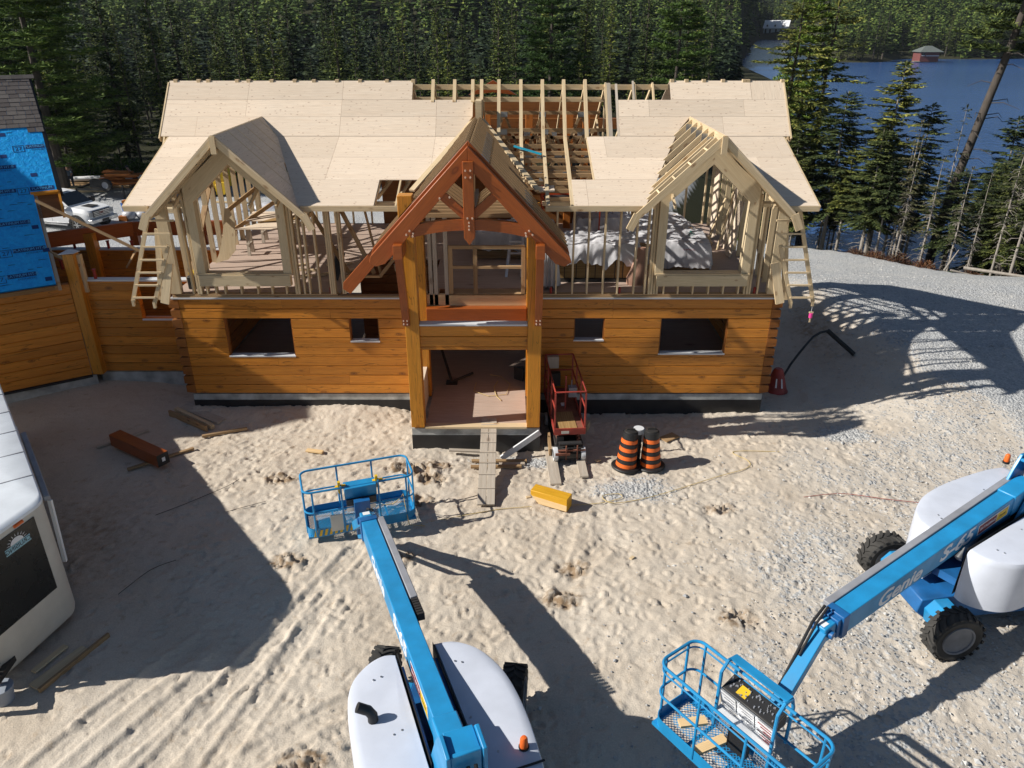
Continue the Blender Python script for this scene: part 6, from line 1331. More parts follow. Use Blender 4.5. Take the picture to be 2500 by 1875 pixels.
q = MB(); q.prism([fp_(.40, 1.43, .016), fp_(.86, 1.43, .016), fp_(.86, 1.54, .016), fp_(.40, 1.54, .016)], Nn * .004); lo_ = q.build('logo_band', plain('logo_teal', (.30, .52, .60), .4), bp)
text_obj('logo_lettering', 'CRUISING', .105, frame(fp_(.63, 1.485, .0215), F, (0, 0, 1)), M['black'], lo_, .001)
q = MB(); n = 14; arc_ = [fp_(.63 + .12 * math.cos(math.pi * k / n), 1.545 + .09 * math.sin(math.pi * k / n), .016) for k in range(n + 1)]; q.prism(arc_, Nn * .004)
for k in range(9): a = math.pi * (k + .5) / 9; q.prism([fp_(.63 + .14 * math.cos(a - .05), 1.545 + .11 * math.sin(a - .05), .016), fp_(.63 + .19 * math.cos(a), 1.545 + .155 * math.sin(a), .016), fp_(.63 + .14 * math.cos(a + .05), 1.545 + .11 * math.sin(a + .05), .016)], Nn * .004)
q.build('logo_sunburst', M['white'], lo_, split=False)
N1 = -W_
def sp_(s, z, o=0): return A1 - U_ * s + N1 * o + Vector((0, 0, z))
q = MB(); q.bar(sp_(.5, 1.62, .07), sp_(3.2, 1.62, .07), .10, .10); q.build('awning_roll', M['tray'], t, bevel=.02)
q = MB(); q.bar(sp_(.55, 1.55, .10), sp_(.65, .25, .05), .06, .05); q.build('awning_arm', M['white'], t)
q = MB(); q.prism([sp_(1.2, .8, .0), sp_(2.0, .8, 0), sp_(2.0, 1.45, 0), sp_(1.2, 1.45, 0)], N1 * .012); q.build('side_window', M['glass'], t)
q = MB(); q.prism([sp_(3.0, -.1, 0), sp_(3.8, -.1, 0), sp_(3.8, 1.55, 0), sp_(3.0, 1.55, 0)], N1 * .015); q.build('side_door', M['white'], t)
for s in (4.0, 4.9):
    c = sp_(s, -.25, -.12); q = MB(); q.lathe([(.2, -.1), (.33, -.1), (.35, 0), (.33, .1), (.2, .1)], ax='x', n=28); ax_ = N1; xx = ax_.cross(Vector((0, 0, 1))); zz = xx.cross(ax_)
    q.xf(Matrix(((ax_.x, xx.x, zz.x, c.x), (ax_.y, xx.y, zz.y, c.y), (ax_.z, xx.z, zz.z, c.z), (0, 0, 0, 1)))); q.build('trailer_tyre', M['tyre'], t)
q = MB(); hp = Vector((-7.62, -9.62, -.12)); q.bar(A1 + F * .7 + W_ * .3 + Vector((0, 0, -.26)), hp, .09, .1); q.bar(AP + W_ * .8 + Vector((0, 0, -.26)), hp, .09, .1); q.build('hitch_frame', M['dark'], t, split=False)
q = MB(); jx, jy = -7.72, -9.30; q.tube([(jx - .12, jy + .08, .45), (jx, jy, -.35)], .045, 10); q.build('jack_post', M['membrane'], t); q = MB(); q.box(jx - .25, jx - .05, jy + .1, jy + .3, -.1, .2); q.tube([(jx - .1, jy + .15, .2), (jx - .06, jy + .2, .35)], .02, 6); q.build('gas_fittings', M['dark'], t, split=False)
q = MB(); q.box(jx - .12, jx - .06, jy + .14, jy + .2, .28, .33); q.build('gas_tap', M['yellow'], t)
tb = thing('bucket', 'grey plastic bucket under the trailer jack', 'bucket', (-7.68, -9.32, -.6)); z = H(-7.68, -9.32); q = MB(); q.lathe([(.13, z), (.165, z + .24), (.175, z + .25), (.175, z + .28), (.15, z + .285)], (-7.68, -9.32, 0), n=24); q.build('bucket_body', plain('grey_plastic', (.30, .34, .40), .5), tb)
# ------------------------------------------------------------------ yard behind the house
YZ = lambda x, y: H(x, y)
# white pickup
tz = YZ(-25.5, 26); pk = thing('pickup_truck', 'white pickup truck with chrome grille parked on the gravel behind the log wing', 'pickup truck', (-26.0, 26.6, tz))
fx = Vector((.955, -.295, 0)).normalized(); fy = Vector((-fx.y, fx.x, 0)); TP = Matrix(((fx.x, fy.x, 0, -26.05), (fx.y, fy.y, 0, 26.75), (0, 0, 1, tz), (0, 0, 0, 1)))
def addp(mb, name, mat, par=None, **k): return mb.xf(TP).build(name, mat, par or pk, **k)
def sect(x, hw, zb, zt, k=.12): return [(x, -hw + k * .4, zb), (x, hw - k * .4, zb), (x, hw, zb + k), (x, hw, zt - k), (x, hw - k, zt), (x, -hw + k, zt), (x, -hw, zt - k), (x, -hw, zb + k)]
q = MB(); q.loft([sect(-3.9, .96, .55, 1.30), sect(-3.8, 1.0, .5, 1.36), sect(-1.9, 1.02, .46, 1.38), sect(-.2, 1.02, .45, 1.38), sect(1.2, 1.02, .48, 1.36, .16), sect(2.1, 1.0, .5, 1.30, .2), sect(2.42, .96, .52, 1.22, .22), sect(2.5, .9, .56, 1.12, .2)]); pb = addp(q, 'truck_body', M['white'])
q = MB(); q.loft([sect(-2.05, .93, 1.34, 1.92, .10), sect(-1.85, .90, 1.34, 2.03, .14), sect(-.6, .88, 1.34, 2.06, .14), sect(.25, .86, 1.34, 2.0, .14), sect(1.15, .90, 1.34, 1.40, .03)]); cab = addp(q, 'cab', M['white'])
q = MB(); q.prism([(.30, -.76, 1.965), (.30, .76, 1.965), (1.08, .84, 1.43), (1.08, -.84, 1.43)], (.03, 0, .03)); addp(q, 'windscreen', M['glass'], cab)
q = MB(); q.prism([(-1.75, -.925, 1.44), (.85, -.925, 1.44), (.22, -.895, 1.90), (-1.7, -.90, 1.92)], (0, -.015, 0)); addp(q, 'side_window', M['glass'], cab)
q = MB(); q.box(-.6, .2, -.3, .3, 2.05, 2.075); addp(q, 'roof_vent', M['white'], cab)
q = MB(); q.box(2.46, 2.53, -.62, .62, .82, 1.18); gr = addp(q, 'grille', M['black'], pb)
for k in range(4): addp(MB().box(2.53, 2.55, -.6, .6, .84 + k * .085, .88 + k * .085), 'grille_bar', M['metal'], gr)
text_obj('grille_lettering', 'GMC', .16, TP @ frame((2.556, 0, 1.03), (0, 1, 0), (0, 0, 1)), M['redcan'], gr, .004)
for s in (-1, 1): addp(MB().box(2.40, 2.5, s * .64, s * .92, .90, 1.14), 'headlight', plain('lamp_glass', (.5, .5, .5), .1), pb)
q = MB(); q.box(2.35, 2.72, -.96, .96, .52, .76); bu_ = addp(q, 'bumper', M['metal'], pb, bevel=.04); addp(MB().box(2.72, 2.73, -.25, .25, .56, .70), 'plate', M['dark'], bu_)
addp(MB().box(1.4, 2.1, -.3, .3, 1.335, 1.36), 'bonnet_scoop', M['dark'], pb)
for s in (-1, 1): addp(MB().box(.75, .98, s * 1.0, s * 1.28, 1.30, 1.62), 'door_mirror', M['black'], pb, bevel=.03); addp(MB().box(-2.2, .95, s * .99, s * 1.08, .36, .43), 'running_board', M['metal'], pb)
for x in (1.65, -2.55):
    for s in (-1, 1):
        q = MB(); 
        for k in range(11): a = math.pi * k / 10; a2 = math.pi * (k + 1) / 10; 
        pts = [(x + .58 * math.cos(math.pi * k / 10), s * 1.005, .45 + .56 * math.sin(math.pi * k / 10)) for k in range(11)] + [(x - .44, s * 1.005, .45)] + [(x + .44 * math.cos(math.pi * k / 10), s * 1.005, .45 + .43 * math.sin(math.pi * k / 10)) for k in range(9, -1, -1)]
        addp(MB().prism(pts, (0, s * .05, 0)), 'wheel_arch', M['black'], pb)
        q = MB(); q.lathe([(.27, -.14), (.41, -.14), (.43, 0), (.41, .14), (.27, .14)], (x, s * .90, .43), ax='y', n=28, cap=False); wo = addp(q, 'tyre', M['tyre'], pk)
        q = MB(); q.lathe([(.27, -.12), (.27, .12 if s > 0 else .12), (.05, .13)], (x, s * .90, .43), ax='y', n=24)
        addp(q, 'wheel_rim', M['dark'], wo); q = MB()
        for k in range(6): a = k * math.pi / 3; q.bar((x, s * 1.055, .43), (x + .25 * math.cos(a), s * 1.055, .43 + .25 * math.sin(a)), .05, .03, (0, 1, 0))
        addp(q, 'spokes', M['metal'], wo, split=False)
addp(MB().prism([(-.1, -1.021, .55), (-.11, -1.021, .55), (-.11, -1.021, 1.34), (-.1, -1.021, 1.34)], (0, -.004, 0)), 'door_seam', M['dark'], pb); addp(MB().box(-.55, -.35, -1.04, -1.02, 1.15, 1.19), 'door_handle', M['metal'], pb)
# blue bin and wrapped bags in front of the truck
t = thing('blue_bin', 'blue plastic bin on the gravel in front of the truck nose', 'bin', (-23.9, 29.6, -2.2)); z = YZ(-23.9, 29.6); q = MB(); q.lathe([(.28, z), (.36, z + .75), (.38, z + .77)], (-23.9, 29.6, 0), n=18); q.build('bin_body', M['bluebin'], t); MB().box(-24.1, -23.7, 29.4, 29.8, z + .78, z + .95).build('bin_rubbish', M['orange'], t)
M['bag'] = plain('translucent_bag', (.55, .55, .58), .35, dirt=.3)
for k, (x, y, r, lb) in enumerate(((-23.4, 28.6, .42, 'pale crumpled bag nearest the truck nose'), (-22.7, 28.8, .36, 'pale crumpled bag in the middle of three by the truck'), (-22.2, 28.5, .28, 'pale crumpled bag farthest from the truck'))):
    rs = np.random.RandomState(k); q = MB(); z = YZ(x, y); rings = []
    for i in range(7):
        a = math.pi * i / 6; rings.append([(x + (r * math.sin(a) + .01) * math.cos(b_ * math.pi / 8) * (1 + rs.uniform(-.15, .15)), y + (r * math.sin(a) + .01) * .8 * math.sin(b_ * math.pi / 8), z + r * .7 * (1 - math.cos(a))) for b_ in range(16)])
    q.loft(rings); tag(q.build('rubbish_bag', M['bag']), lb, 'bag')
tag(MB().box(-23.9, -23.4, 28.2, 28.5, YZ(-23.6, 28.3), YZ(-23.6, 28.3) + .3).build('orange_crate', M['orange'], bevel=.01), 'small orange crate between the blue bin and the bags', 'crate')
for k in range(3): z = YZ(-21.5, 31); tag(MB().box(-22.6, -20.9, 30.2 + k * .02, 31.0, z + .02 + k * .1, z + .10 + k * .1).build('lumber_slab', M['lumber']), ['lowest', 'middle', 'topmost'][k] + ' slab of the small lumber stack beside the left eave', 'slab', 'small lumber stack beside the eave')
# flatbed trailer with spare wheel, lumber and poles
t = thing('flatbed_trailer', 'black flatbed trailer with an upright spare wheel', 'flatbed trailer', (-27, 35, -2.2)); z = YZ(-27, 34.6)
q = MB(); q.box(-29.6, -24.5, 34.4, 34.5, z + .55, z + .68); q.box(-29.6, -24.5, 36.2, 36.3, z + .55, z + .68); q.box(-25.3, -25.2, 34.4, 36.3, z + .3, z + 1.15); q.box(-26.4, -26.3, 34.3, 34.4, z + .0, z + .9); q.box(-29.6, -29.5, 34.4, 36.3, z + .55, z + .68); q.bar((-24.6, 35.3, z + .6), (-23.4, 35.1, z + .45), .1, .1); q.build('trailer_frame', M['dark'], t, split=False)
q = MB(); q.lathe([(.24, -.14), (.40, -.15), (.44, 0), (.40, .15), (.24, .14)], (-27.35, 34.15, z + .95), ax='y', n=28, cap=False); w_ = q.build('spare_tyre', M['tyre'], t); q = MB(); q.lathe([(.24, .05), (.22, -.10), (.10, -.08), (.02, -.08)], (-27.35, 34.15, z + .95), ax='y', n=20); q.build('spare_rim', M['tray'], w_)
q = MB(); q.box(-28.6, -27.6, 34.5, 35.0, z + .7, z + 1.2); q.build('winch', M['black'], t)
rs = random.Random(12)
for k in range(16):
    x = -28.4 + rs.uniform(0, 1.6); y = 35.2 + rs.uniform(-.5, 1.6); zz = z + .75 + .11 * (k // 2); a = rs.uniform(-.35, .35)
    tag(MB().bar((x - .2, y - .3 * a, zz), (x + rs.uniform(1.2, 2.6), y + 1.2 * a, zz + rs.uniform(-.03, .15)), .26, .10).build('orange_board', M['orange']), 'stained orange board in the jumbled heap on the flatbed trailer', 'board', 'orange boards heaped on the flatbed trailer')
for k in range(9):
    zz = YZ(-30, 36.5) + .08 + .1 * (k // 3)
    tag(MB().bar((-31.8, 36.1 + .3 * (k % 3), zz), (-28.6, 36.5 + .3 * (k % 3), zz), .24, .08).build('long_board', M['lumber']), 'pale long board in the low stack behind the flatbed trailer', 'board', 'pale boards stacked behind the flatbed')
for k, (y, lb) in enumerate(((38.4, 'white plastic pipe left end before the dark forest'), (39.0, 'second white pipe lying behind the first'))):
    z = YZ(-31, y) + .55; tag(MB().tube([(-33.2 + k * 3.6, y, z), (-29.6 + k * 2.9, y + .2, z + .12)], .17 - .05 * k, 12).build('drain_pipe', M['white']), lb, 'pipe')
for k in range(6):
    tag(MB().tube([(-33 + k * .1, 37.6 + k * .3, YZ(-31, 38) + .14 + .0 * k), (-27.6, 37.9 + k * .3, YZ(-31, 38) + .16)], .12, 8).build('log_pole', M['lumber_d']), ['nearest', 'second nearest', 'third', 'fourth', 'fifth', 'farthest'][k] + ' of the round poles lying under the white pipes', 'pole', 'poles under the white pipes')
# yellow compact loader seen through the left dormer
t = thing('compact_loader', 'yellow compact loader with black tracks seen through the left dormer window', 'loader', (-20.3, 36.0, -2.2)); z = YZ(-20.3, 36)
q = MB(); q.prism([(-21.2, 35.1, z + .5), (-19.6, 35.1, z + .5), (-19.4, 35.1, z + 1.3), (-19.8, 35.1, z + 1.9), (-20.9, 35.1, z + 1.7), (-21.4, 35.1, z + 1.1)], (0, 1.3, 0)); b0 = q.build('loader_body', M['yellow'], t, bevel=.05)
text_obj('loader_lettering', 'CAT', .42, frame((-20.25, 35.08, z + 1.42), (1, 0, 0), (0, 0, 1)), M['white'], b0, .01)
q = MB(); q.prism([(-20.3, 34.9, z + .15), (-19.7, 34.9, z + .15), (-19.35, 34.9, z + .9), (-19.8, 34.9, z + 1.0), (-20.3, 34.9, z + .8)], (0, .25, 0)); q.build('loader_arm', M['yellow'], t, bevel=.03)
for y in (34.95, 36.3):
    q = MB(); q.prism([(-21.9, y, z + .28), (-21.6, y, z + .02), (-20.4, y, z + .02), (-20.1, y, z + .28), (-20.5, y, z + .62), (-21.5, y, z + .62)], (0, .36, 0)); q.build('track', M['black'], t, bevel=.04)
q = MB(); q.box(-21.4, -20.4, 35.15, 36.3, z + 1.7, z + 2.25); q.build('loader_cab', M['dark'], t, bevel=.04); q = MB(); q.box(-21.1, -20.2, 35.3, 36.2, z + 2.25, z + 2.33); q.build('cab_roof', M['red'], t)
rs = random.Random(2)
for k in range(10):
    x = -19 + rs.uniform(-1, 7.5); y = 33 + rs.uniform(-3, 4); a = rs.uniform(-.6, .6); z = YZ(x, y) + .06
    tag(MB().bar((x, y, z), (x + 2.2, y + 2.2 * a * .5, z), .2, .08).build('yard_board', M['lumber' if k % 2 else 'greywood']), 'loose board lying on the gravel yard behind the left dormer', 'board', 'loose boards on the yard behind the dormer')
for k in range(3):
    x = -17.5 + k * 1.6; y = 31 + k * .8; rings = []; z = YZ(x, y); rs2 = np.random.RandomState(k + 4)
    for i in range(5): r = .75 * math.cos(i * .38); rings.append([(x + r * 1.3 * math.cos(b_ * math.pi / 8) * (1 + rs2.uniform(-.2, .2)), y + r * math.sin(b_ * math.pi / 8), z + .09 * i) for b_ in range(16)])
    q = MB(); q.loft(rings); tag(q.build('ground_sheet', M['tarp']), ['left', 'middle', 'right'][k] + ' white sheet crumpled on the gravel behind the left dormer', 'sheet')
# workers
def person(x, y, label, lean, cap, shirt, rz):
    z = YZ(x, y); t = thing('person', label, 'person', (x, y, z), None, rz); ORG[t.name] = Vector((0, 0, 0))
    V = {'pel': (0, 0, .95), 'sp': (lean * .5, 0, 1.18), 'ch': (lean * 1.0, 0, 1.38), 'nk': (lean * 1.25, 0, 1.50), 'hd': (lean * 1.45, 0, 1.60), 'top': (lean * 1.6, 0, 1.72),
         'hl': (0, .12, .92), 'kl': (.10, .13, .50), 'al': (.0, .14, .08), 'tl': (.16, .14, .04), 'hr': (0, -.12, .92), 'kr': (-.05, -.13, .50), 'ar': (-.1, -.14, .08), 'tr': (.05, -.14, .04),
         'sl': (lean, .19, 1.40), 'el': (lean + .16, .24, 1.16), 'wl': (lean + .34, .18, 1.02), 'sr': (lean, -.19, 1.40), 'er': (lean + .18, -.24, 1.16), 'wr': (lean + .36, -.16, 1.0)}
    rad = {'pel': .15, 'sp': .14, 'ch': .16, 'nk': .06, 'hd': .095, 'top': .06, 'hl': .10, 'kl': .065, 'al': .045, 'tl': .04, 'hr': .10, 'kr': .065, 'ar': .045, 'tr': .04, 'sl': .075, 'el': .05, 'wl': .035, 'sr': .075, 'er': .05, 'wr': .035}
    E_ = [('pel', 'sp'), ('sp', 'ch'), ('ch', 'nk'), ('nk', 'hd'), ('hd', 'top'), ('pel', 'hl'), ('hl', 'kl'), ('kl', 'al'), ('al', 'tl'), ('pel', 'hr'), ('hr', 'kr'), ('kr', 'ar'), ('ar', 'tr'), ('ch', 'sl'), ('sl', 'el'), ('el', 'wl'), ('ch', 'sr'), ('sr', 'er'), ('er', 'wr')]
    names = list(V)
    def skin(sel, nm, mat, k=1.0, par=None):
        ed = [(a, b_) for a, b_ in E_ if a in sel and b_ in sel]; nn = [n for n in names if n in sel]; me = bpy.data.meshes.new(nm); me.from_pydata([V[n] for n in nn], [(nn.index(a), nn.index(b_)) for a, b_ in ed], [])
        o = bpy.data.objects.new(nm, me); COL.objects.link(o); o.modifiers.new('skin', 'SKIN')
        for i, n in enumerate(nn): me.skin_vertices[0].data[i].radius = (rad[n] * k, rad[n] * k); me.skin_vertices[0].data[i].use_root = (i == 0)
        o.modifiers.new('sub', 'SUBSURF').levels = 1; me.materials.append(M[mat]); o.parent = par or t; return o
    body = skin(set(names), 'body', 'skin')
    skin({'sp', 'ch', 'sl', 'el', 'sr', 'er', 'pel'}, 'shirt', shirt, 1.14); skin({'pel', 'hl', 'kl', 'al', 'hr', 'kr', 'ar'}, 'trousers', 'jeans', 1.14)
    c = Vector(V['top']) + Vector((-.0, 0, .02)); q = MB(); q.lathe([(.115, -.06), (.12, -.02), (.10, .05), (.05, .085), (.01, .09)], c, n=18); q.box(c.x + .05, c.x + .2, c.y - .08, c.y + .08, c.z - .06, c.z - .045); q.build('hard_hat', M[cap], t, split=False)
    return t
person(-26.6, 36.9, 'person in a dark cap and dark red shirt bending over the orange boards', .25, 'dark', 'shirt', 3.6)
person(-24.9, 38.5, 'person in a white hard hat standing beyond the left end of the roof', .05, 'white', 'shirt2', 4.0)
person(-31.6, 37.6, 'person in a pale cap and grey blue shirt beside the white pipe', .12, 'white', 'shirt2', 5.0)
# ------------------------------------------------------------------ trees
def leafmat(name, c0, c1, c2, tl=.15):
    m, nt, b = newmat(name); ri = N(nt, "ShaderNodeNewGeometry").outputs['Random Per Island']; oi = N(nt, "ShaderNodeObjectInfo").outputs['Random']
    col = ramp(nt, ri, [(0, c0), (.6, c1), (1, c2)]); col = mix(nt, 1.0, col, ramp(nt, oi, [(0, (.42, .52, .56)), (.55, (.90, .95, .85)), (.8, (1.3, 1.25, .9)), (1, (1.7, 1.55, 1.0))]), 'MULTIPLY')
    L(nt, col, b.inputs['Base Color']); b.inputs['Roughness'].default_value = .7; b.inputs['Specular IOR Level'].default_value = .2
    return m
LM = leafmat('spruce_needles', (.012, .023, .009), (.052, .075, .022), (.18, .21, .058)); LP = leafmat('pine_needles', (.03, .06, .015), (.085, .145, .028), (.17, .23, .055)); LN = leafmat('bank_needles', (.025, .036, .015), (.075, .095, .032), (.19, .20, .07)); LD = leafmat('tired_needles', (.05, .055, .03), (.10, .10, .05), (.15, .13, .08))
BK, nt, b = newmat('bark'); p = coords(nt, 'OBJ', (1, 1, .25)); L(nt, mix(nt, noise(nt, p, 9, 4, .6), (.035, .028, .022), (.12, .10, .085)), b.inputs['Base Color']); b.inputs['Roughness'].default_value = .95; bump(nt, b, noise(nt, p, 24, 3), .6, .02)
BG, nt, b = newmat('grey_bark'); p = coords(nt, 'OBJ', (1, 1, .25)); L(nt, mix(nt, noise(nt, p, 12, 4, .6), (.16, .14, .12), (.42, .38, .33)), b.inputs['Base Color']); b.inputs['Roughness'].default_value = .95
def quads_obj(name, V, mat):
    n = len(V) // 4; me = bpy.data.meshes.new(name); me.vertices.add(len(V)); me.vertices.foreach_set("co", np.asarray(V, np.float32).ravel()); me.loops.add(4 * n); me.loops.foreach_set("vertex_index", np.arange(4 * n, dtype=np.int32))
    me.polygons.add(n); me.polygons.foreach_set("loop_start", np.arange(0, 4 * n, 4, dtype=np.int32)); me.update(); me.materials.append(mat)
    o = bpy.data.objects.new(name, me); COL.objects.link(o); return o
def kites(P, S, w, rs):
    """P base points, S spray vectors, w widths -> kite quads"""
    r = rs.normal(0, 1, P.shape); sd = np.cross(S, r); sd /= np.linalg.norm(sd, axis=1)[:, None] + 1e-9; sd[:, 2] *= .5
    q = np.stack([P, P + S * .55 + sd * w[:, None], P + S, P + S * .45 - sd * w[:, None]], 1); return q.reshape(-1, 3)
def spruce_verts(seed, Ht, R0, bare, dh=.24, step=.12, droop=.30, gap=.1, wk=1.0, nb=5, shape=.85, sf=1.0):
    rs = np.random.RandomState(seed); PP, SS, WW = [], [], []; h = bare * Ht
    while h < Ht * .985:
        f = (h - bare * Ht) / (Ht * (1 - bare)); Lm = R0 * (1 - f) ** shape * (1 if f > .12 else .55 + f * 3.7) + .10
        for k in range(max(3, int(nb + rs.randint(-1, 2)))):
            if rs.rand() < gap: continue
            az = rs.uniform(0, 6.283); Lb = Lm * rs.uniform(.35, 1.3); dr = droop * (1.15 - f) + rs.uniform(-.1, .1); hh = h + rs.uniform(-.5, .5) * dh
            n = max(2, int(Lb / step)); t = (np.arange(n) + rs.rand()) / n; t = np.clip(.10 + .9 * t, 0, 1)
            d = np.array([math.cos(az), math.sin(az), 0]); pr = np.array([-d[1], d[0], 0])
            p = d[None] * (Lb * t)[:, None]; p[:, 2] = hh + Lb * (.22 * f * t - dr * t ** 1.4 + .16 * t ** 3)
            for s in (-1, 1):
                ls = sf * (.09 + .34 * Lb * (1 - t) * .6 + .05) * rs.uniform(.7, 1.3, n); a = rs.uniform(.7, 1.2, n)
                sv = (d[None] * np.cos(a)[:, None] + s * pr[None] * np.sin(a)[:, None]) * ls[:, None]; sv[:, 2] = -ls * rs.uniform(.1, .55, n)
                PP.append(p); SS.append(sv); WW.append(ls * .22 * wk + .018)
            ls = sf * np.full(n, .16 + .1 * Lb) * rs.uniform(.6, 1.2, n); sv = d[None] * ls[:, None] + rs.normal(0, .03, (n, 3)); sv[:, 2] += rs.uniform(-.08, .05, n); PP.append(p); SS.append(sv); WW.append(ls * .25 * wk)
        h += dh * rs.uniform(.75, 1.25) * (1.1 - .4 * f)
    tp = np.array([[0, 0, Ht * .97]] * 5); PP.append(tp); sv = rs.normal(0, .06, (5, 3)); sv[:, 2] = .3; SS.append(sv); WW.append(np.full(5, .03))
    P = np.concatenate(PP); S = np.concatenate(SS); W = np.concatenate(WW); return kites(P, S, W, rs)
def pine_verts(seed, Ht, R0, bare):
    rs = np.random.RandomState(seed); PP, SS, WW = [], [], []; h = bare * Ht
    while h < Ht:
        f = (h - bare * Ht) / (Ht * (1 - bare)); Lm = R0 * (.75 + .5 * math.sin(f * 2.4)) * (1 - f) ** .7 + .3
        for k in range(rs.randint(4, 6)):
            az = rs.uniform(0, 6.283); Lb = Lm * rs.uniform(.6, 1.2); d = np.array([math.cos(az), math.sin(az), 0]); pr = np.array([-d[1], d[0], 0]); nc = int(Lb * 6) + 3
            for c in range(nc):
                t = rs.uniform(.3, 1.0); cc = d * Lb * t + pr * rs.normal(0, .28 * Lb * (1.1 - t * .5)) ; cc[2] = h + Lb * (.18 * t ** 2 - .03) + rs.normal(0, .07); n = 26
                v = rs.normal(0, 1, (n, 3)); v[:, 2] = np.abs(v[:, 2]) * .7 + .1; v /= np.linalg.norm(v, axis=1)[:, None]; ls = rs.uniform(.18, .38, n)
                PP.append(np.repeat(cc[None], n, 0) + v * .05); SS.append(v * ls[:, None] * np.array([1.3, 1.3, .7])); WW.append(np.full(n, .038))
        h += rs.uniform(.4, .75)
    return kites(np.concatenate(PP), np.concatenate(SS), np.concatenate(WW), rs)
def trunk_mb(seed, Ht, r, twigs, bare, lean=0.0):
    rs = random.Random(seed); q = MB(); pts = [(math.sin(i * 1.3 + seed) * .035 * r * i, math.cos(i * .9 + seed) * .035 * r * i, Ht * i / 9 - (.5 if i == 0 else 0)) for i in range(10)]
    q.tube(pts, r, 9, r2=r * .12)
    for k in range(twigs):
        z = Ht * rs.uniform(.12, max(.2, bare + .15)); a = rs.uniform(0, 6.28); ln = rs.uniform(.3, 1.1) * (r / .12); rr = r * (1 - z / Ht)
        q.tube([(rr * math.cos(a) * .7, rr * math.sin(a) * .7, z), (ln * .6 * math.cos(a), ln * .6 * math.sin(a), z - .02), (ln * math.cos(a + .2), ln * math.sin(a + .2), z - .18)], .014, 4, r2=.005)
    return q
TEMPL = {}
def template(key, verts, lm, tr, bark, name, label, cat='tree'):
    t = thing(name, label, cat); c = quads_obj('crown', verts, lm); c.parent = t; tr.build('trunk', bark, t, split=False); TEMPL[key] = [t, True, name]
    return t
template('s1', spruce_verts(1, 12, 1.45, .10, .23, .12, wk=1.1), LM, trunk_mb(1, 12, .14, 6, .1), BK, 'spruce_tree', 'x')
template('s2', spruce_verts(2, 13, 1.15, .22, .24, .12, gap=.2, wk=1.1), LM, trunk_mb(2, 13, .13, 18, .25), BK, 'spruce_tree', 'x')
template('s3', spruce_verts(3, 11, 1.8, .04, .21, .13, droop=.38, wk=1.15), LM, trunk_mb(3, 11, .15, 4, .05), BK, 'spruce_tree', 'x')
template('n1', spruce_verts(4, 9, 1.15, .28, .16, .045, droop=.48, gap=.36, wk=.6, nb=7, shape=.6, sf=.88), LN, trunk_mb(4, 9, .075, 34, .32), BG, 'slender_spruce', 'x')
template('n2', spruce_verts(5, 9, .95, .50, .16, .045, droop=.55, gap=.38, wk=.6, nb=7, shape=.5, sf=.88), LN, trunk_mb(5, 9, .07, 46, .5), BG, 'slender_spruce', 'x')
template('n3', spruce_verts(6, 9, .62, .35, .3, .09, droop=.5, gap=.5, wk=.5, nb=4, shape=.5), LD, trunk_mb(6, 9, .055, 60, .6), BG, 'dead_spruce', 'x')
template('n4', spruce_verts(7, 10, 1.6, .30, .20, .045, droop=.68, gap=.40, wk=.6, nb=7, shape=.4, sf=.72), LN, trunk_mb(7, 10, .14, 44, .45), BK, 'drooping_spruce', 'x')
template('p1', pine_verts(8, 16, 3.3, .12), LP, trunk_mb(8, 16, .26, 20, .2), BK, 'pine_tree', 'x')
template('p2', pine_verts(9, 13, 2.6, .25), LP, trunk_mb(9, 13, .2, 20, .3), BK, 'pine_tree', 'x')
def place(key, x, y, Hh, href, label, group=None, wide=1.0, rz=None, tilt=(0, 0), z=None):
    t, fresh, nm = TEMPL[key]
    if fresh: o = t; TEMPL[key][1] = False
    else: o = copy_tree(t)
    s = Hh / href; o.scale = (s * wide, s * wide, s); o.location = (x, y, (H(x, y) if z is None else z) - .05); o.rotation_euler = (tilt[0], tilt[1], rnd.uniform(0, 6.28) if rz is None else rz)
    o['label'] = label; o['category'] = 'tree'
    if 'group' in o: del o['group']
    if group: o['group'] = group
    return o
HR = {'s1': 12, 's2': 13, 's3': 11, 'n1': 9, 'n2': 9, 'n3': 9, 'n4': 10, 'p1': 16, 'p2': 13}
rnd = random.Random(21)
# named trees that stand out
place('p1', -31.5, 36.5, 18.0, 16, 'largest bushy pine behind the blue roof at the upper left', wide=1.25)
place('p1', -38.0, 42, 17.0, 16, 'bushy pine at the far upper left edge', wide=1.2)
place('p1', 2.9, 44, 15.0, 16, 'broad pine above the middle of the roof ridge', wide=1.0)
place('p2', 12.2, 43, 13.0, 13, 'yellow green pine rising above the bare rafters on the right', wide=1.05)
place('s3', -24.3, 38.5, 14.0, 11, 'tall spruce standing just left of the roof ridge end', wide=.8)
place('s1', -5.4, 42, 11.8, 12, 'slim light green spruce above the ridge left of centre', wide=.9)
place('s3', -1.0, 46, 12.4, 11, 'full spruce between the slim spruce and the broad pine', wide=.9)
place('n4', 14.3, 24.0, 13.0, 10, 'drooping dark spruce beside the right end of the roof', wide=1.15)
place('p1', 16.2, 27.5, 15.2, 16, 'bushy dark pine beside the right end of the roof ridge', wide=.72)
place('n4', 17.2, 27.0, 14.5, 10, 'tall drooping spruce behind the first one by the roof end', wide=1.2)
place('p2', 15.4, 30.0, 9.6, 13, 'dark bushy pine low behind the right roof corner', wide=1.3)
place('n1', 16.63, 22.3, 8.6, 9, 'pointed spruce nearest the roof edge against the lake', wide=1.7)
place('n1', 19.0, 22.0, 10.4, 9, 'tallest narrow spruce in the middle of the lake', wide=1.5)
place('n2', 20.8, 22.0, 9.0, 9, 'dark club shaped spruce right of the tallest narrow one', wide=1.35)
place('n3', 21.9, 21.0, 9.2, 9, 'thin half dead spruce with a bare tip against the lake')
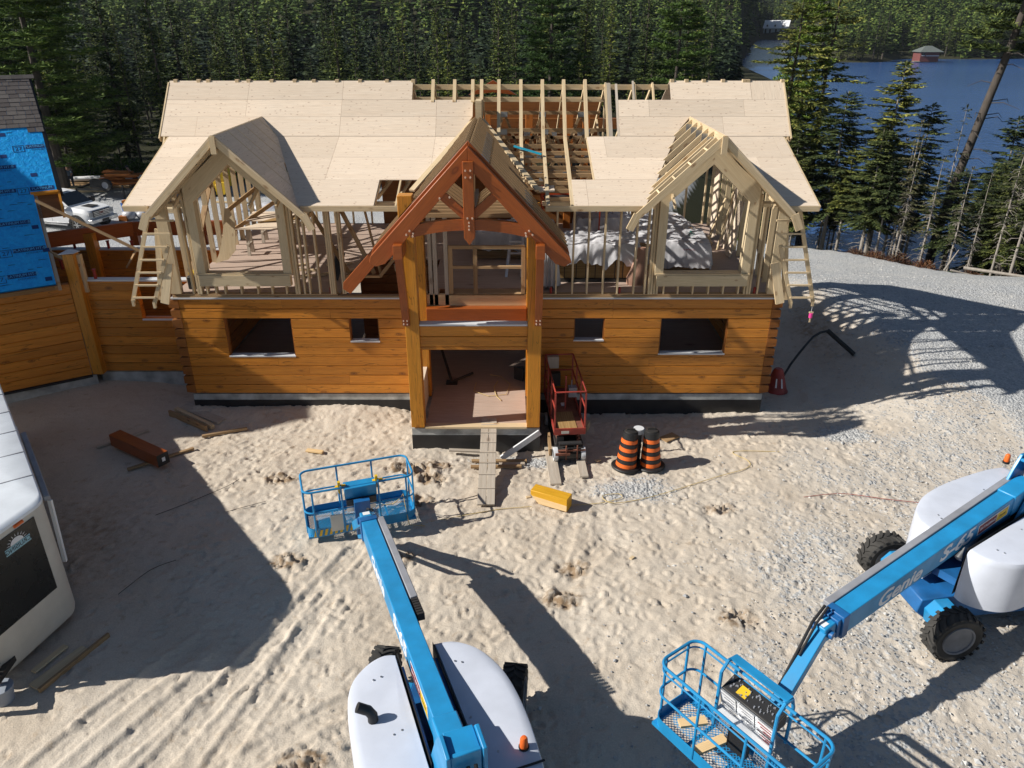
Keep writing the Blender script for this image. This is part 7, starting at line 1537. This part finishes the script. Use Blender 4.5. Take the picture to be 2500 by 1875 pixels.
place('n1', 18.1, 20.3, 6.6, 9, 'short spruce low between the pointed and the tallest one', wide=1.9)
place('n1', 17.5, 19.6, 6.3, 9, 'short spruce close to the gravel edge near the house', wide=1.8)
place('n2', 24.6, 21.0, 9.6, 9, 'green spruce behind the leaning bare trunk', wide=1.5)
lt = thing('leaning_pine', 'leaning pine with a long thick bare trunk at the upper right', 'tree', (19.6, 21, -3.6))
q = MB(); q.tube([(21.8, 21, -4.5), (21.95, 21, -1), (22.32, 21, 2.2), (22.85, 21, 5.5), (23.2, 21, 7.5), (23.4, 21, 9.25), (23.8, 21.2, 12), (24.0, 21.3, 14)], .23, 12, r2=.12)
rs_ = random.Random(3)
for k in range(26):
    u = rs_.uniform(.35, .95); bx, bz = 21.8 + 2.1 * u, -3 + 15.5 * u; a = rs_.uniform(0, 6.28); ln = rs_.uniform(.5, 1.7); q.tube([(bx, 21, bz), (bx + ln * .6 * math.cos(a), 21 + ln * .6 * math.sin(a), bz + .1), (bx + ln * math.cos(a + .3), 21 + ln * math.sin(a + .3), bz - .15)], .025, 4, r2=.008)
q.build('trunk', BK, lt, split=False); vv = pine_verts(12, 7.5, 2.1, .02); vv[:, 0] += 3.6 + .1 * vv[:, 2]; vv[:, 2] += 10.9; cr_ = quads_obj('crown', vv, LM); cr_.parent = lt
# shoreline strip beside the gravel track
rs_ = random.Random(31); E2 = [(11.5, 22.2), (13.9, 21.0), (16.6, 19.4), (18.5, 17.0), (20.2, 13.9), (22.0, 11.6), (25.5, 6.4), (29, 2)]
for k in range(120):
    i = rs_.choice((0, 1, 2, 2, 3, 3, 3, 4, 4, 4, 5, 5, 5, 6)); u = rs_.random(); a, b_ = E2[i], E2[i + 1]; off = rs_.uniform(.2, 6.5); dx, dy = b_[0] - a[0], b_[1] - a[1]; l_ = math.hypot(dx, dy)
    x = a[0] + dx * u - dy / l_ * off; y = a[1] + dy * u + dx / l_ * off; key = rs_.choice(('n1', 'n2', 'n2', 'n3', 'n3')) if i < 3 else rs_.choice(('n1', 'n2', 'n2', 'n3', 'n3', 'n4'))
    place(key, x, y, rs_.uniform(4.0, 7.2) + (1.6 if i > 3 else 0), HR[key], {'n1': 'slender green spruce on the bank between gravel track and lake', 'n2': 'high crowned slender spruce on the bank between gravel track and lake', 'n3': 'bare twiggy dead spruce on the bank between gravel track and lake', 's2': 'sturdier spruce on the bank at the right edge of the track', 'n4': 'drooping spruce on the bank at the right edge of the track'}[key], {'n1': 'slender spruces on the bank', 'n2': 'high crowned spruces on the bank', 'n3': 'dead spruces on the bank', 's2': 'sturdy spruces on the bank', 'n4': 'drooping spruces on the bank'}[key], wide=rs_.uniform(1.2, 1.9))
# forest behind the house
placed = 0; rs_ = random.Random(17)
def land(x, y): return shore_dist(np.array([x]), np.array([y]))[0] < -1.5
def forest(x0, x1, y0, y1, sp, hlo, hhi, grp):
    global placed; y = y0; row = 0
    while y < y1:
        x = x0 + (row % 2) * sp / 2
        while x < x1:
            xx, yy = x + rs_.uniform(-.42, .42) * sp, y + rs_.uniform(-.4, .4) * sp; x += sp
            r = xx / (yy + 17.6)
            if r > .385 or r < -.72 or not land(xx, yy) or placed > 262: continue
            if -30 < xx < -10 and yy < 42: continue
            if .30 < r < .345 and yy > 50: hcap = 11.0
            else: hcap = 99
            key = rs_.choice(('s1', 's2', 's3', 's1', 's2')); h_ = min(rs_.uniform(hlo, hhi), hcap)
            place(key, xx, yy, h_, HR[key], {'s1': 'even cone shaped spruce in the dark forest', 's2': 'narrow high crowned spruce in the dark forest', 's3': 'broad low skirted spruce in the dark forest'}[key] + grp, {'s1': 'cone shaped spruces', 's2': 'narrow spruces', 's3': 'broad spruces'}[key] + grp, wide=rs_.uniform(.85, 1.3)); placed += 1
        y += sp * .8; row += 1
forest(-14, 24, 38, 45, 4.4, 4.5, 9.5, ' close behind the house')
forest(-46, 30, 45, 61, 5.2, 5.5, 12.8, ' beyond the yard')
forest(-75, 40, 62, 92, 6.2, 7.5, 14.5, ' in the far rows')
forest(-60, -30, 40, 46, 3.6, 9, 14, ' at the left edge of the yard')
# shrubs
def bush_verts(seed, r, h):
    rs = np.random.RandomState(seed); n = 1300; v = rs.normal(0, 1, (n, 3)); v /= np.linalg.norm(v, axis=1)[:, None]; P = v * np.array([r, r, h]) * (rs.rand(n, 1) ** .4); P[:, 2] = np.abs(P[:, 2]); S = v * .16 + rs.normal(0, .06, (n, 3)); return kites(P, S, np.full(n, .04), rs)
shr = {}
for key, mat in (('g', LP), ('r', leafmat('rusty_leaves', (.09, .035, .02), (.16, .06, .035), (.20, .10, .05)))):
    t = thing('shrub', 'x', 'shrub'); c = quads_obj('foliage', bush_verts(3, 1, 1.0), mat); c.parent = t; q = MB()
    for k in range(9): a = k * .7; q.tube([(0, 0, -.1), (.4 * math.cos(a), .4 * math.sin(a), .6), (.8 * math.cos(a), .8 * math.sin(a), .95)], .02, 4, r2=.006)
    q.build('stems', BG, t, split=False); shr[key] = [t, True]
def shrub(key, x, y, s, label, group):
    t, fresh = shr[key]; o = t if fresh else copy_tree(t); shr[key][1] = False; o.location = (x, y, H(x, y)); o.scale = (s, s, s * .9); o.rotation_euler = (0, 0, rnd.uniform(0, 6)); o['label'] = label; o['category'] = 'shrub'; o['group'] = group
for k in range(16): shrub('g', -44 + k * 1.7 + rnd.uniform(-.6, .6), 42.4 + rnd.uniform(-.6, 1.2), rnd.uniform(1.0, 1.9), 'green shrub in the shade under the forest edge behind the yard', 'shrubs under the forest edge')
for (x, y, s) in ((17.7, 18.4, .55), (18.4, 17.5, .65), (19.2, 16.6, .6), (20.3, 14.8, .6), (21.0, 13.0, .5), (17.2, 19.4, .5), (22.4, 11.8, .6)): shrub('r', x, y, s, 'rusty red leaved shrub at the outer edge of the gravel track', 'rusty shrubs along the track')
for k in range(26): x = rnd.uniform(16.5, 24); shrub('g', x, 30.2 - x * .83 + 7 * (x > 16) - (x - 16.5) * .12 + rnd.uniform(-.6, .8) - 1.6, rnd.uniform(.35, .7), 'low green brush at the foot of the spruces along the track', 'low brush along the track')
for k in range(14): x = 12.8 + rnd.uniform(0, 3.2); shrub('g', x, 35.0 - x * .75 + rnd.uniform(-.3, 1.8), rnd.uniform(.5, .9), 'leafy green shrub on the bank behind the right house corner', 'green shrubs on the bank')
for (p, q_, r, lb) in (((19.6, 14.2, .35), (23.8, 9.6, -.1), .07, 'long pale fallen trunk lying along the far gravel edge'), ((19.0, 14.6, .0), (19.9, 15.4, 1.0), .05, 'broken pale log sticking up beside the fallen trunk'), ((19.1, 14.3, .05), (20.0, 14.0, .1), .05, 'short pale log on the ground at the track edge')):
    tag(MB().tube([(p[0], p[1], H(p[0], p[1]) + p[2] + .05), (q_[0], q_[1], max(H(q_[0], q_[1]), -1.6) + q_[2] + .1)], r, 8, r2=r * .5).build('fallen_trunk', BG), lb, 'log')
# ------------------------------------------------------------------ far shore
def far_key(): return rs_.choice(('s1', 's3', 's2', 's1'))
cnt = 0; x = 88.0
while x < 235 and cnt < 62:
    yf = float(far_shore(np.array([x]), np.array([282.0]))[0]); y = yf + rs_.uniform(2, 7)
    if not (136 < x < 153) and x / (y + 17.6) > .385:
        k = far_key(); place(k, x, y, rs_.uniform(8, 17), HR[k], 'shoreline spruce on the far side of the lake', 'shoreline spruces across the lake', wide=rs_.uniform(1.1, 1.8), z=max(H(x, y), -4.3)); cnt += 1
    x += rs_.uniform(1.8, 3.2)
def far_forest(behind=False):
    rs = np.random.RandomState(6 + int(behind)); T = []
    for s in range(5):
        n = 110; f = rs.rand(n) ** 1.3; a = rs.uniform(0, 6.28, n); r = (1 - f) ** .9 * .16 + .012; P = np.stack([r * .35 * np.cos(a), r * .35 * np.sin(a), .06 + f * .92], 1); S = np.stack([r * np.cos(a) * .8, r * np.sin(a) * .8, -r * .45 + .03], 1); T.append(kites(P, S, r * .42 + .006, rs))
    pts = []
    def add(x0, x1, y0, y1, sp):
        nx, ny = int((x1 - x0) / sp), int((y1 - y0) / sp); gx, gy = np.meshgrid(np.arange(nx), np.arange(ny)); X = x0 + (gx + rs.uniform(-.45, .45, gx.shape)) * sp; Y = y0 + (gy + rs.uniform(-.45, .45, gy.shape)) * sp; pts.append(np.stack([X.ravel(), Y.ravel()], 1))
    if behind is True: add(-85, 95, -78, -40, 5); add(-110, -52, -40, 60, 5.5)
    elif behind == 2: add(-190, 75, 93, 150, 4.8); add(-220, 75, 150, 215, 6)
    else: add(-250, 120, 215, 330, 6.5); add(85, 330, 285, 400, 4.6); add(150, 420, 400, 520, 8); add(150, 330, 612, 760, 6.5); add(110, 420, 662, 900, 11); add(-420, 165, 432, 520, 9); add(330, 420, 285, 400, 7)
    P = np.concatenate(pts); yf = far_shore(P[:, 0], P[:, 1]); r = P[:, 0] / (P[:, 1] + 17.6); z = height(P[:, 0], P[:, 1])
    ok = ((P[:, 1] > yf + 1.5) | (P[:, 1] < 215)) & (np.abs(r) < .80) & ~((P[:, 0] > 132) & (P[:, 0] < 156) & (P[:, 1] < yf + 10)) & ~((P[:, 0] > 192) & (P[:, 0] < 228) & (P[:, 1] > 560) & (P[:, 1] < 662))
    bh = behind is True; ok = np.ones(len(P), bool) if bh else ok; ok &= bh | ~((P[:, 1] < 215) & (shore_dist(P[:, 0], P[:, 1]) > -2)) & (bh | ~((r < -.69) & (P[:, 1] < 420))) & (bh | ~((r > .27) & (r < .345) & (P[:, 1] < 280))); P = P[ok]; z = z[ok]; n = len(P); hh = rs.uniform(7, 17, n) * np.where(P[:, 1] < 215, .85, 1.0); w = hh * rs.uniform(.8, 1.5, n); out = []; dec = rs.rand(n) < .14; w[dec] *= 2.2; hh[dec] *= .75
    for s in range(5):
        m = np.arange(n) % 5 == s; V = T[s][None] * np.stack([w[m], w[m], hh[m]], 1)[:, None, :]; V[:, :, 0] += P[m, 0][:, None]; V[:, :, 1] += P[m, 1][:, None]; V[:, :, 2] += z[m][:, None] - .5; out.append(V.reshape(-1, 3))
    if behind == 2: o = quads_obj('shade_toned_woods', np.concatenate(out), leafmat('shade_toned_needles', (.010, .018, .010), (.026, .042, .020), (.06, .085, .035))); tag(o, 'spruce woods coloured darker as shade filling the slope behind the first trees', 'woods', kind='stuff'); return  # forest shade painted into the needle colours, darker than the front spruces
    if behind: o = quads_obj('woods', np.concatenate(out), LM); tag(o, 'spruce woods closing off the clearing around the yard', 'woods', kind='stuff'); return
    o = quads_obj('far_forest', np.concatenate(out), leafmat('far_needles', (.028, .052, .018), (.07, .115, .032), (.16, .20, .055))); tag(o, 'dark green wooded hills beyond the lake', 'forest', kind='stuff')
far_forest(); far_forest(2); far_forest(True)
# boathouse, white house, small cabin
t = thing('boathouse', 'dark red boathouse with a grey hipped roof on the far shore', 'boathouse', (144.3, 270, -4.2)); q = MB(); q.box(141.2, 147.6, 267.5, 273, -4.0, -.9); wl2 = q.build('boathouse_wall', plain('red_boards', (.17, .055, .05), .8), t)
q = MB(); q.prism([(140.6, 266.8, -.95), (148.8, 266.8, -.95), (148.8, 274, -.95), (140.6, 274, -.95)], (0, 0, .08)); q.add([(140.6, 266.8, -.87), (148.8, 266.8, -.87), (148.8, 274, -.87), (140.6, 274, -.87), (143.6, 270.2, 1.0), (145.8, 270.2, 1.0)], [(0, 1, 5, 4), (1, 2, 5), (2, 3, 4, 5), (3, 0, 4)]); q.build('boathouse_roof', plain('grey_roof', (.12, .14, .13), .8), t, split=False)
q = MB(); q.box(141.6, 142.6, 267.4, 267.48, -2.0, -1.1); q.build('boathouse_window', M['glass'], t); q = MB(); q.box(141.5, 142.7, 267.35, 267.42, -2.15, -2.0); q.box(143.0, 147.6, 267.35, 267.42, -2.2, -2.02); q.build('boathouse_trim', M['white'], t, split=False); q = MB(); q.box(139.0, 141.2, 266.8, 269, -3.95, -3.8); q.build('boathouse_dock', M['greywood'], t)
t = thing('lake_house', 'white roofed house with three dormers far across the lake', 'house', (210, 645, -1.5)); zb = -1.5; q = MB(); q.box(200.5, 219, 641, 650, zb - 3, 4.0); q.build('house_wall', plain('pale_wall', (.45, .52, .56), .7), t)
q = MB(); q.prism([(199.8, 640, 3.6), (199.8, 645.5, 9.4), (199.8, 651, 3.6)], (19.6, 0, 0)); q.build('house_roof', M['white'], t)
for x in (203, 209, 215):
    q = MB(); q.prism([(x - .9, 640.6, 4.6), (x + .9, 640.6, 4.6), (x + .9, 640.6, 6.2), (x, 640.6, 7.2), (x - .9, 640.6, 6.2)], (0, 3, 0)); dq = q.build('house_dormer', M['white'], t); q = MB(); q.box(x - .45, x + .45, 640.5, 640.6, 4.9, 6.0); q.build('dormer_window', M['glass'], dq)
for x in (202, 205.5, 210, 214, 217): MB().box(x - .6, x + .6, 640.9, 641.0, zb + .5, 3.0).build('house_window', M['glass'], t)
t.rotation_euler = (0, 0, R(-28))
t = thing('lake_cabin', 'small dark cabin by the water below the white house', 'cabin', (214, 622, -3.5)); MB().box(210, 216, 618, 624, -4.2, -1.6).build('cabin_wall', M['dark'], t); MB().prism([(209.5, 617.5, -1.7), (209.5, 621, -.2), (209.5, 624.5, -1.7)], (7, 0, 0)).build('cabin_roof', plain('cabin_roof', (.20, .12, .10), .8), t); MB().box(212, 214, 617.8, 618, -3.4, -2.2).build('cabin_door', M['white'], t)

# ------------------------------------------------------------------ thin air between the camera and the far hills
hz = MB(); hz.box(-640, 640, -75, 900, -12, 120); hm = bpy.data.materials.new('haze'); hm.use_nodes = True; hn = hm.node_tree; hn.nodes.remove(hn.nodes["Principled BSDF"])
vp = hn.nodes.new("ShaderNodeVolumePrincipled"); vp.inputs['Color'].default_value = (.80, .88, 1.0, 1); vp.inputs['Density'].default_value = 0.00008; hn.links.new(vp.outputs[0], hn.nodes["Material Output"].inputs['Volume'])
hzo = hz.build('haze', hm); tag(hzo, 'thin blue summer haze over the lake and far hills', 'haze', kind='stuff'); hzo.display_type = 'WIRE'
